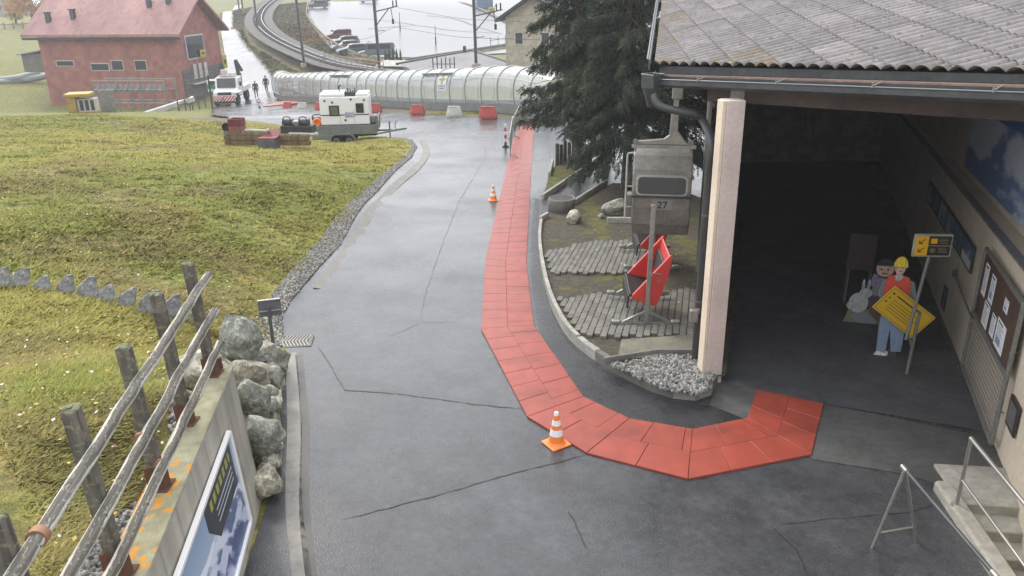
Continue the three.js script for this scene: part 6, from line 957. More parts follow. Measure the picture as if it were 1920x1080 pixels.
// ------------------------------------------------------------------ municipal truck
{
  const p = P(432, 200, 86), t = thing('municipal_truck', 'white and green high-wheeled service truck with striped front plate', 'truck', [p.x, hgt(p.x, p.z) + 0.1, p.z], 0.06); t.scale.setScalar(1.2); const wp = M.whitePaint, gr = paint(0.03, 0.22, 0.1);
  mesh('cab', (() => { const g = poly([[-1.2, 0.75], [1.25, 0.75], [1.3, 1.25], [0.35, 1.45], [0.12, 2.35], [-1.15, 2.4]], 1.9, 0.04); g.translate(0, 0, -0.95); g.rotateY(-Math.PI / 2); return g; })(), wp, t);
  mesh('windscreen', (() => { const g = cbx(1.6, 0.82, 0.03, 0, 0, 0, 0.02); g.rotateX(-0.25); g.translate(0, 1.92, 0.32); return g; })(), M.glassDark, t); for (const s of [-1, 1]) { mesh('side_window', cbx(0.03, 0.6, 0.8, s * 0.965, 1.95, -0.45, 0.02), M.glassDark, t); mesh('mirror', [cbx(0.2, 0.36, 0.06, s * 1.25, 1.85, 0.4, 0.02), bar(V3(s * 0.95, 2.0, 0.35), V3(s * 1.25, 2.0, 0.4), 0.02, 6)], M.black, t); mesh('headlight', new THREE.CylinderGeometry(0.1, 0.1, 0.05, 14).rotateX(1.57).translate(s * 0.75, 1.1, 1.31), M.reflectWhite, t); }
  mesh('grille', cbx(1.2, 0.24, 0.03, 0, 1.12, 1.315, 0.01), M.black, t); mesh('load_bed', [cbx(2.1, 0.5, 2.6, 0, 1.2, -2.65, 0.03)], wp, t); mesh('green_panel', [cbx(0.03, 0.42, 1.2, -0.975, 1.3, -0.45, 0.01), cbx(0.03, 0.3, 2.4, -1.07, 1.25, -2.65, 0.01), cbx(1.1, 0.4, 0.04, -1.5, 1.5, -0.9, 0.02)], gr, t);
  mesh('side_locker', cbx(1.1, 1.0, 0.9, -1.5, 1.55, -1.4, 0.03), wp, t); const lk = mesh('locker_window', cbx(0.9, 0.34, 0.02, -1.5, 1.82, -0.94, 0.01), M.glassDark, t);
  mesh('roof_rack', [cbx(1.4, 0.1, 0.9, 0, 2.5, -0.5, 0.02), cbx(0.5, 0.5, 0.4, -0.35, 2.72, -0.7, 0.03), cbx(0.6, 0.22, 0.5, 0.4, 2.6, -0.6, 0.03)], M.white, t); mesh('beacon', new THREE.CylinderGeometry(0.1, 0.1, 0.16, 12).translate(-0.55, 2.6, -0.3), paint(0.5, 0.06, 0.03), t);
  const ch = canvas(256, 64, (x, w, h) => { x.fillStyle = '#d8d4d2'; x.fillRect(0, 0, w, h); x.fillStyle = '#b02418'; for (let k = -2; k < 6; k++) { x.beginPath(); x.moveTo(k * 36, 0); x.lineTo(k * 36 + 18, 0); x.lineTo(k * 36 + 70, h); x.lineTo(k * 36 + 52, h); x.fill(); } x.fillStyle = '#d8d4d2'; x.fillRect(w / 2, 0, w / 2, h); x.fillStyle = '#b02418'; for (let k = 0; k < 7; k++) { x.beginPath(); x.moveTo(w / 2 + k * 36, 0); x.lineTo(w / 2 + 18 + k * 36, 0); x.lineTo(w / 2 - 34 + k * 36, h); x.lineTo(w / 2 - 52 + k * 36, h); x.fill(); } x.clearRect; });
  mesh('front_plate', cbx(1.9, 0.46, 0.06, 0, 0.72, 1.5, 0.01), M.white, t); mesh('chevrons', new THREE.PlaneGeometry(1.86, 0.42).translate(0, 0.72, 1.533), std({ map: ch, roughness: 0.4 }), t); mesh('bumper', cbx(1.9, 0.3, 0.3, 0, 0.45, 1.3, 0.02), M.zincDark, t);
  for (const [x, z] of [[-0.9, 0.75], [0.9, 0.75], [-0.9, -2.5], [0.9, -2.5]]) { const w = new THREE.Group(); w.name = 'wheel'; w.position.set(x, 0.55, z); t.add(w); mesh('tyre', new THREE.TorusGeometry(0.38, 0.17, 10, 24).scale(1, 1, 1.1).rotateY(Math.PI / 2), M.rubberBlack, w); mesh('rim', new THREE.CylinderGeometry(0.3, 0.3, 0.22, 18).rotateZ(Math.PI / 2), plain(0.4, 0.4, 0.4, 0.5, 0.3), w); }
  mesh('mudguard', cbx(0.5, 0.12, 1.3, 0.95, 1.2, 0.75, 0.04), wp, t); mesh('crane_arm', [cbx(0.4, 1.4, 0.4, 0.75, 1.9, -1.35, 0.04), beam(V3(0.75, 2.4, -1.35), V3(0.6, 3.7, -1.5), 0.26, 0.28), beam(V3(0.6, 3.7, -1.5), V3(0.85, 2.7, -2.2), 0.2, 0.2)], M.black, t); mesh('chassis', cbx(0.9, 0.3, 4.2, 0, 0.62, -1, 0.02), M.black, t);
}
// ------------------------------------------------------------------ two people walking up the road
{
  const cap = (p, a, b, ra, rb) => { const ab = [b[0] - a[0], b[1] - a[1], b[2] - a[2]], ap = [p[0] - a[0], p[1] - a[1], p[2] - a[2]]; const t = clamp((ap[0] * ab[0] + ap[1] * ab[1] + ap[2] * ab[2]) / (ab[0] ** 2 + ab[1] ** 2 + ab[2] ** 2)); return Math.hypot(ap[0] - ab[0] * t, ap[1] - ab[1] * t, ap[2] - ab[2] * t) - mix(ra, rb, t); };
  const smin = (a, b, k) => { const h = clamp(0.5 + 0.5 * (b - a) / k); return mix(b, a, h) - k * h * (1 - h); };
  const person = (px, py, z, bones, cols, label, turn, hat) => {
    const R = 72, S = 0.96, mc = new MarchingCubes(R, new THREE.MeshBasicMaterial(), false, false, 60000); mc.isolation = 0;
    for (let k = 0; k < R; k++) for (let j = 0; j < R; j++) for (let i = 0; i < R; i++) { const q = [(i / R * 2 - 1) * S, (j / R * 2 - 1) * S + 0.92, (k / R * 2 - 1) * S]; let d = 9; for (const [a, b, ra, rb] of bones) d = smin(d, cap(q, a, b, ra, rb), 0.03); mc.field[i + j * R + k * R * R] = -d; }
    mc.update(); const n = mc.count ?? mc.geometry.drawRange.count; const pos = new Float32Array(n * 3), col = new Float32Array(n * 3);
    for (let i = 0; i < n; i++) { const x = mc.positionArray[i * 3] * S, y = mc.positionArray[i * 3 + 1] * S + 0.92, zz = mc.positionArray[i * 3 + 2] * S; pos.set([x, y, zz], i * 3); let c = cols[0]; if (y > 1.47) c = [0.4, 0.25, 0.18]; else if (y > 0.86 || Math.abs(x) > 0.26) c = cols[1]; else if (y < 0.1) c = [0.03, 0.03, 0.03]; if (Math.abs(x) > 0.24 && y < 0.84) c = [0.4, 0.25, 0.18]; col.set(c, i * 3); }
    let g = new THREE.BufferGeometry(); g.setAttribute('position', new THREE.BufferAttribute(pos, 3)); g.setAttribute('color', new THREE.BufferAttribute(col, 3)); g = mergeVertices(g, 1e-4); g.computeVertexNormals();
    const p = P(px, py, z), t = thing('person', label, 'person', [p.x, hgt(p.x, p.z) + 0.13, p.z], turn, 'people walking on the road'); t.scale.setScalar(1.07); mesh('body', g, std({ vertexColors: true, roughness: 0.8 }), t);
    mesh('hair', new THREE.SphereGeometry(0.108, 14, 10, 0, 6.3, 0, 1.75).scale(0.92, 1.08, 1.05).translate(0, 1.645, -0.012), hat, t); return t;
  };
  const walkB = (s) => [[[0, 1.0, 0], [0, 1.36, 0], 0.14, 0.17], [[-0.13, 1.38, 0], [0.13, 1.38, 0], 0.075, 0.075], [[0, 1.4, 0], [0, 1.54, 0.01], 0.055, 0.05], [[0, 1.6, 0.01], [0, 1.67, 0.01], 0.085, 0.09], [[0, 1.6, 0.1], [0, 1.58, 0.11], 0.015, 0.02],
    [[-0.1, 0.95, 0], [-0.11, 0.52, 0.12 * s], 0.1, 0.065], [[-0.11, 0.52, 0.12 * s], [-0.11, 0.09, 0.05 * s], 0.062, 0.045], [[-0.11, 0.06, 0.02 * s], [-0.12, 0.04, 0.02 * s + 0.17], 0.045, 0.04], [[0.1, 0.95, 0], [0.11, 0.5, -0.06 * s], 0.1, 0.065], [[0.11, 0.5, -0.06 * s], [0.11, 0.09, -0.22 * s], 0.062, 0.045], [[0.11, 0.06, -0.24 * s], [0.12, 0.04, -0.24 * s + 0.17], 0.045, 0.04],
    [[-0.2, 1.38, 0], [-0.27, 1.1, -0.08 * s], 0.065, 0.05], [[-0.27, 1.1, -0.08 * s], [-0.27, 0.86, 0.02], 0.05, 0.038], [[-0.27, 0.86, 0.02], [-0.26, 0.74, 0.06], 0.04, 0.025], [[0.2, 1.38, 0], [0.27, 1.1, 0.06 * s], 0.065, 0.05], [[0.27, 1.1, 0.06 * s], [0.27, 0.86, 0.14 * s], 0.05, 0.038], [[0.27, 0.86, 0.14 * s], [0.26, 0.74, 0.16 * s], 0.04, 0.025]];
  person(481, 181, 88.5, walkB(1), [[0.03, 0.03, 0.04], [0.035, 0.04, 0.055]], 'person in dark clothes and white cap walking on the wet road', 0.2, plain(0.8, 0.8, 0.8)); person(501, 177.5, 91, walkB(-1), [[0.22, 0.06, 0.05], [0.02, 0.02, 0.025]], 'person in black jacket and reddish trousers walking on the wet road', 3.2, plain(0.03, 0.025, 0.02));
}
// ------------------------------------------------------------------ spruces
{
  // one sprig: a stem with short needle-blades all round
  const sprig = () => { const L = [], q = (a, b, c) => { for (const v of [a, b, c]) L.push(v.x, v.y, v.z); }; for (let i = 0; i < 15; i++) { const t = i / 15, a = i * 2.4, x = t * 0.3; const d = V3(0.55, Math.cos(a) * 0.7 - 0.1, Math.sin(a)).normalize().multiplyScalar(0.085 * (1.15 - t * 0.55)); const o = V3(x, -0.05 * t * t, 0), s = V3(0.018, 0, 0).add(V3(0, Math.sin(a), -Math.cos(a)).multiplyScalar(0.012)); q(o.clone().sub(s), o.clone().add(s), o.clone().add(d)); } const tip = V3(0.36, -0.06, 0); q(V3(0.24, -0.03, 0.012), V3(0.24, -0.03, -0.012), tip); const g = new THREE.BufferGeometry(); g.setAttribute('position', new THREE.Float32BufferAttribute(L, 3)); g.computeVertexNormals(); return g; };
  const sg = sprig(), needle = phy({ color: 0xffffff, roughness: 0.75, transmission: 0.12, thickness: 0, side: THREE.DoubleSide });
  const spruce = (px, py, H, R, low, label, seedv, N) => {
    seed = seedv; const p = G(px, py), t = thing('spruce_tree', label, 'tree', [p.x, p.y, p.z], 0, 'spruces beside the walkway');
    const pts = []; for (let i = 0; i <= 8; i++) pts.push(V3(0.05 * Math.sin(i * 1.3), i / 8 * H, 0.05 * Math.cos(i))); const tr = []; for (let i = 0; i < 8; i++) tr.push(bar(pts[i], pts[i + 1], mix(0.17, 0.02, i / 8) * H / 12, 12, mix(0.17, 0.02, (i + 1) / 8) * H / 12)); mesh('trunk', tr.map(g => wuv(g)), M.bark, t);
    const mats = [], cols = [], limbs = [], o = new THREE.Object3D(); let k = 0;
    for (let y = low; y < H - 0.2; y += rr(0.16, 0.3)) {
      const f = (y - low) / (H - low), nb = Math.round(mix(6, 4, f));
      for (let b = 0; b < nb; b++) {
        const az = rr(0, 6.283), len = R * (1 - f * 0.93) * rr(0.62, 1.12), droop = mix(0.5, 0.12, f) + rr(-0.12, 0.1), dx = Math.cos(az), dz = Math.sin(az); const q = (s) => V3(dx * len * s, y - droop * len * s * (1 - 0.35 * s) + 0.06 * Math.sin(s * 9 + b), dz * len * s);
        limbs.push(bar(q(0), q(0.5), 0.018 + 0.012 * len / R, 5, 0.012), bar(q(0.5), q(0.96), 0.012, 4, 0.004));
        const ns = Math.round(len * N); for (let s = 0; s < ns; s++) { const u = Math.pow(rnd(), 0.62) * 0.98 + 0.04, c = q(u), side = rr(-1, 1) * 0.36 * len * (1.06 - u) * 0.9; c.x += -dz * side; c.z += dx * side; c.y += -Math.abs(side) * 0.35 - rr(0, 0.16); o.position.copy(c); o.rotation.set(rr(-0.5, 0.5), -az + side * 1.6 + rr(-0.6, 0.6), -droop * 0.7 - rr(0, 0.9), 'YXZ'); o.rotation.order = 'YXZ'; o.scale.setScalar(rr(0.7, 1.35)); o.updateMatrix(); mats.push(o.matrix.clone()); const v = rr(0.55, 1.3), tip = u > 0.8 && rnd() < 0.5 ? 1.5 : 1; cols.push([0.04 * v * tip, 0.058 * v * tip, 0.033 * v]); }
      }
    }
    mesh('limbs', limbs, M.bark, t); const im = new THREE.InstancedMesh(sg, needle, mats.length); const cc = new THREE.Color(); mats.forEach((m, i) => { im.setMatrixAt(i, m); im.setColorAt(i, cc.setRGB(...cols[i])); }); im.name = 'crown'; im.userData.kind = 'stuff'; im.castShadow = im.receiveShadow = true; t.add(im); k = mats.length; console.log('spruce', k);
  };
  spruce(1082, 322, 12.5, 2.15, 2.5, 'dark spruce with bare trunk foot standing in the grass verge', 71, 34); spruce(1172, 356, 12, 2.3, 1.7, 'dark spruce with low hanging branches close beside the cabin', 72, 34); spruce(1268, 336, 11, 2.1, 1.6, 'spruce behind the hanging cabin, close to the hall corner', 74, 24); spruce(1135, 300, 13.5, 2.6, 2.4, 'spruce standing behind the other two, between them', 73, 24);
  // stacked grey posts and brushwood at the foot of the first spruce
  seed = 991; const st = G(1045, 312); const lg = thing('log_pile', 'short grey log posts standing in the shade under the spruce', 'logs', [st.x, st.y, st.z]); for (let i = 0; i < 9; i++) mesh('log', new THREE.CylinderGeometry(0.07, 0.08, rr(0.6, 1.1), 10).translate(i * 0.16, 0.4, -rr(0, 0.7)), M.postWood, lg);
}

// ------------------------------------------------------------------ railway
{
  const N = railPath.length, lift = (x, z) => railNear(x, z)[1] + 0.1; const rb = struct('railway_bed', ribbon(railPath, 5.0, 0, lift), M.ballast);
  const cv = new THREE.CatmullRomCurve3(rail3), L = cv.getLength(), n = Math.round(L / 0.9), pts = cv.getSpacedPoints(n), tg = (i) => cv.getTangentAt(clamp(i / n));
  const tr = thing('railway_track', 'single curved railway track with sleepers on grey ballast', 'railway track'); const sl = [], geo = cbx(2.0, 0.12, 0.24, 0, 0, 0, 0.02);
  for (let i = 0; i < n; i++) { const t = tg(i); const g = geo.clone(); g.rotateY(Math.atan2(t.x, t.z)); const p = pts[i]; g.translate(p.x, p.y + 0.17, p.z); sl.push(g); } const sm = mesh('sleepers', sl, plain(0.16, 0.15, 0.14, 0.8), tr); sm.userData.kind = 'stuff';
  for (const s of [-0.53, 0.53]) { const q = []; for (let i = 0; i <= n; i += 2) { const t = tg(i), p = pts[i]; const x = p.x - t.z * s, z = p.z + t.x * s; q.push(V3(x, p.y + 0.3, z)); } const rl = []; for (let i = 0; i < q.length - 1; i++) rl.push(beam(q[i], q[i + 1], 0.09, 0.15, 0.006)); mesh('rail', rl, std({ color: lin(0.5, 0.5, 0.52), roughness: 0.25, metalness: 0.8 }), tr); }
  // catenary masts
  const mast = (px, py, z, H, lean, label, arm) => { const b = P(px, py, z), t = thing('catenary_mast', label, 'mast', [b.x, b.y, b.z], 0, 'catenary masts along the railway'); const m = M.zincDark;
    mesh('pole', [cbx(0.06, H, 0.3, -0.11, H / 2, 0, 0.01), cbx(0.06, H, 0.3, 0.11, H / 2, 0, 0.01), cbx(0.16, H, 0.05, 0, H / 2, 0, 0.005)], plain(0.2, 0.21, 0.22, 0.5, 0.3), t); mesh('footing', cbx(0.8, 0.5, 0.8, 0, 0.1, 0, 0.04), M.concrete, t); if (arm) { mesh('cantilever', [beam(V3(0, arm[0], 0), V3(arm[1], arm[0] + 0.5, 0), 0.12, 0.12), beam(V3(0, arm[0] - 1.4, 0), V3(arm[1] * 0.6, arm[0] + 0.28, 0), 0.1, 0.1)], m, t); mesh('insulator', [new THREE.CylinderGeometry(0.07, 0.07, 0.6, 8).translate(arm[1] * 0.8, arm[0] + 0.75, 0), new THREE.CylinderGeometry(0.07, 0.07, 0.6, 8).translate(arm[1] * 0.95, arm[0] + 0.8, 0), bar(V3(arm[1] * 0.7, arm[0] + 0.4, 0), V3(arm[1] * 0.75, arm[0] - 1.0, 0), 0.04, 6), new THREE.CylinderGeometry(0.12, 0.12, 0.5, 8).translate(arm[1] * 0.75, arm[0] - 1.0, 0)], M.black, t); mesh('bracket', bar(V3(0, arm[0] - 1.9, 0), V3(0.9, arm[0] - 1.85, 0), 0.05, 6), M.galvDull, t); } t.rotation.z = lean; };
  mast(712, 134, 85, 9, 0.01, 'grey steel railway mast with cantilever arm in front of the parked van', [6.0, 2.4]); mast(893, 126, 76, 9, 0.01, 'grey steel railway mast rising behind the middle of the tunnel', [4.6, 2.6]); mast(571, 124, 98, 10, 0.02, 'thin steel railway mast on the grassy embankment above the tunnel mouth', null); mast(484, 62, 134, 9, 0, 'thin steel mast standing at the tight bend of the track', null);
  mast(450, 30, 185, 9, 0, 'steel mast of a pair beside the upper road, on its verge', null); mast(457, 30, 186, 9, 0, 'steel mast of a pair beside the upper road, toward the railway', null);
  // overhead wires
  const wire = (a, b, label) => single('overhead_wire', tube([a, a.clone().lerp(b, 0.5).add(V3(0, -0.4, 0)), b], 0.018, 4, 16), M.black, label, 'wire'); const q = (x, y, z) => P(x, y, z); wire(q(738, 50, 85), q(1010, 75, 70), 'lower overhead wire running from the mast toward the house'); wire(q(745, 14, 85), q(1010, 42, 70), 'upper overhead wire running from the mast toward the house'); wire(q(640, 78, 95), q(742, 50, 85), 'overhead wire from the embankment to the cantilever mast');
  // railing on the bridge
  const rg = thing('bridge_railing', 'low grey steel railing where the railway crosses a bridge', 'railing'); const r0 = [[600, 116, 95], [640, 124, 90], [680, 130, 86.5], [720, 136, 83.5]].map(a => P(...a)); for (let i = 0; i < 3; i++) for (const h of [0.35, 0.7, 1.05]) mesh('bar', bar(r0[i].clone().add(V3(0, h, 0)), r0[i + 1].clone().add(V3(0, h, 0)), 0.03, 5), M.galvDull, rg); for (let i = 0; i <= 12; i++) { const f = i / 12 * 3, k = Math.min(2, Math.floor(f)), p = r0[k].clone().lerp(r0[k + 1], f - k); mesh('post', bar(p.clone().add(V3(0, -0.4, 0)), p.clone().add(V3(0, 1.08, 0)), 0.035, 5), M.galvDull, rg); }
  // wooden guard fence along the car park edge
  const gf = thing('guard_fence', 'pale wooden two-rail guard fence along the edge of the car park', 'fence'); const gp = [[590, 5, 178], [577, 18, 168], [575, 34, 156], [586, 55, 141], [612, 82, 122], [640, 102, 113.5], [668, 114, 108.5], [690, 120, 106]].map(a => P(...a)); for (let i = 0; i < gp.length - 1; i++) { const a = gp[i], b = gp[i + 1], n = Math.max(1, Math.round(a.distanceTo(b) / 2.6)); for (const h of [0.55, 1.05]) mesh('rail', beam(a.clone().add(V3(0, h, 0)), b.clone().add(V3(0, h, 0)), 0.12, 0.22), plain(0.5, 0.45, 0.36, 0.8), gf); for (let k = 0; k < n; k++) { const p = a.clone().lerp(b, k / n); mesh('post', cbx(0.18, 1.6, 0.18, p.x, p.y + 0.35, p.z, 0.02), plain(0.42, 0.37, 0.3, 0.8), gf); } }
  const wl = thing('edge_wall', 'low concrete retaining wall below the car park fence', 'wall'); for (let i = 3; i < gp.length - 1; i++) mesh('segment', beam(gp[i].clone().add(V3(0.3, -0.5, 0.5)), gp[i + 1].clone().add(V3(0.3, -0.5, 0.5)), 0.3, 1.4), M.concrete, wl);
  const rg2 = thing('lot_railing', 'grey steel railing between the parked cars and the track', 'railing'); const l0 = P(655, 112, 108), l1 = P(688, 121, 104.5); for (const h of [0.5, 1.0]) mesh('bar', bar(l0.clone().add(V3(0, h, 0)), l1.clone().add(V3(0, h, 0)), 0.03, 5), M.galvDull, rg2); for (let i = 0; i <= 6; i++) { const p = l0.clone().lerp(l1, i / 6); mesh('post', bar(p.clone().add(V3(0, -0.6, 0)), p.clone().add(V3(0, 1.03, 0)), 0.035, 5), M.galvDull, rg2); }
}
// ------------------------------------------------------------------ parked cars
{
  const car = (x, y, z, turn, col, label, kind = 'hatch', k = 1) => {
    const p = P(x, y, z), t = thing(kind === 'van' ? 'parked_van' : 'parked_car', label, kind === 'van' ? 'van' : 'car', [p.x, hgt(p.x, p.z) + 0.13, p.z], turn, 'cars in the car park'); const L = kind === 'van' ? 4.9 : 4.3, h = kind === 'van' ? 1.9 : kind === 'wagon' ? 1.62 : 1.48; const m = phy({ color: lin(...col), roughness: 0.5, clearcoat: 0.25, clearcoatRoughness: 0.3 }); const W = 1.75;
    const body = poly([[-L / 2, 0.35], [-L / 2 + 0.05, 0.75], [-L / 2 + 0.15, 0.92], [L / 2 - 1.15, 0.95], [L / 2 - 0.15, 0.75], [L / 2, 0.55], [L / 2 - 0.02, 0.3], [-L / 2 + 0.1, 0.28]], W - 0.12, 0.06); body.translate(0, 0, -W / 2 + 0.06); mesh('body', body, m, t);
    const rear = kind === 'hatch' ? 0.55 : 0.18; const cabin = poly([[-L / 2 + 0.12, 0.9], [-L / 2 + rear, h - 0.06], [-L / 2 + rear + 0.35, h], [L / 2 - (kind === 'van' ? 1.3 : 2.05), h - 0.02], [L / 2 - (kind === 'van' ? 0.85 : 1.2), 0.93]], W - 0.3, 0.07); cabin.translate(0, 0, -W / 2 + 0.15); mesh('cabin', cabin, m, t);
    for (const s of [-1, 1]) { mesh('side_window', cbx(L * (kind === 'van' ? 0.62 : 0.5), (h - 1.05) * 0.72, 0.03, kind === 'van' ? -0.25 : -0.4, (h + 0.9) / 2 + 0.02, s * (W / 2 - 0.075), 0.01), M.glassDark, t); mesh('headlight', cbx(0.1, 0.14, 0.34, L / 2 - 0.06, 0.66, s * 0.58, 0.03), M.reflectWhite, t); for (const q of [-1, 1]) { const w = new THREE.Group(); w.name = 'wheel'; w.position.set(q * L * 0.31, 0.32, s * (W / 2 - 0.1)); t.add(w); mesh('tyre', new THREE.TorusGeometry(0.24, 0.085, 8, 18), M.rubberBlack, w); mesh('rim', new THREE.CylinderGeometry(0.18, 0.18, 0.1, 14).rotateX(1.57), M.galv, w); } }
    const ws = cbx(0.03, (h - 0.95) * 1.05, W - 0.42, 0, 0, 0, 0.01); ws.rotateZ(kind === 'van' ? 0.42 : 0.86); ws.translate(L / 2 - (kind === 'van' ? 1.02 : 1.56), (h + 0.93) / 2, 0); mesh('windscreen', ws, M.glassDark, t); mesh('rear_window', cbx(0.03, 0.35, W - 0.5, -L / 2 + rear * 0.45, (h + 0.95) / 2, 0, 0.01).rotateZ(0), M.glassDark, t); mesh('bumper', cbx(0.1, 0.2, W - 0.1, L / 2 + 0.0, 0.42, 0, 0.03), M.zincDark, t);
    t.scale.setScalar(k); return t;
  };
  const F = Math.PI + 0.42; car(633, 78, 126, F, [0.13, 0.02, 0.025], 'dark red estate car parked first in the row at the fence', 'wagon', 1.05); car(647, 87, 121, F, [0.05, 0.055, 0.06], 'dark grey car parked directly beside the dark red one', 'hatch', 1.02); car(650, 95, 116.5, F, [0.12, 0.125, 0.13], 'silver grey car squeezed between dark grey and dark green cars', 'hatch'); car(662, 103, 112, F, [0.035, 0.07, 0.06], 'dark green hatchback at the near end of the parked row', 'hatch', 1.02);
  car(708, 114, 108.5, F - 0.2, [0.1, 0.15, 0.15], 'pale green-grey van parked apart beside the mast', 'van', 1.0); car(597, 21, 171, F - 0.2, [0.06, 0.075, 0.08], 'dark grey-green car parked at the upper bend of the fence', 'wagon', 1); car(602, 8, 186, F - 0.2, [0.05, 0.06, 0.06], 'dark car parked behind the grey-green one at the upper bend', 'wagon', 1); car(692, 8, 184, F - 0.1, [0.5, 0.52, 0.53], 'silver car parked alone far across the car park', 'hatch', 1);
  const cb = (x, y, z, w, h, d, m, n, l) => { const p = P(x, y, z), t = thing(n, l, n === 'container' ? 'container' : 'digger', [p.x, hgt(p.x, p.z) + 0.1, p.z], 0.2); mesh('shell', cbx(w, h, d, 0, h / 2, 0, 0.05), m, t); for (let i = 0; i < 6; i++) mesh('rib', cbx(0.15, h * 0.9, 0.08, -w / 2 + (i + 0.5) * w / 6, h / 2, d / 2 + 0.03, 0.02), m, t); return t; };
  cb(908, 14, 178, 3.6, 2.2, 2.2, plain(0.16, 0.32, 0.5, 0.5), 'container', 'blue container standing on the far car park'); const dg = cb(922, 22, 170, 1.1, 0.9, 1.4, plain(0.6, 0.45, 0.08, 0.5), 'small_digger', 'small yellow machine next to the blue container'); mesh('arm', beam(V3(0.3, 0.8, 0.3), V3(1.0, 1.5, 0.4), 0.15, 0.15), plain(0.6, 0.45, 0.08, 0.5), dg);
  // far road line on the car park and a boundary kerb
  struct('lot_kerb', ribbon(smoothPath([[860, -4, 200], [885, 12, 182], [920, 28, 166], [960, 44, 152], [1000, 52, 146]].map(a => xz(P(...a))), 6), 0.9, 0.3), plain(0.3, 0.3, 0.29, 0.8));
  for (const [w, l] of [[0.35, [[800, 30, 160], [850, 34, 157], [890, 48, 148], [940, 66, 138]]], [0.3, [[690, 60, 140], [780, 52, 146], [850, 60, 141], [930, 62, 139]]], [0.3, [[690, 80, 127], [720, 95, 121], [735, 108, 115]]], [0.3, [[640, 38, 155], [720, 42, 152], [780, 50, 147]]]]) struct('lot_seam', ribbon(smoothPath(l.map(a => xz(P(...a))), 6), w, 0.15), plain(0.14, 0.14, 0.15, 0.7));
  for (const [x, y, z, n] of [[817, 80, 125, 'lone dark marker pole on the car park'], [750, 50, 140, 'dark marker pole on the car park near the cantilever mast']]) { const p = P(x, y, z), t = thing('marker_pole', n, 'pole', [p.x, hgt(p.x, p.z), p.z]); mesh('pole', bar(V3(0, 0, 0), V3(0, 3.0, 0), 0.05, 6), M.black, t); mesh('sleeve', bar(V3(0, 0, 0), V3(0, 1.3, 0), 0.1, 8), M.black, t); }
}
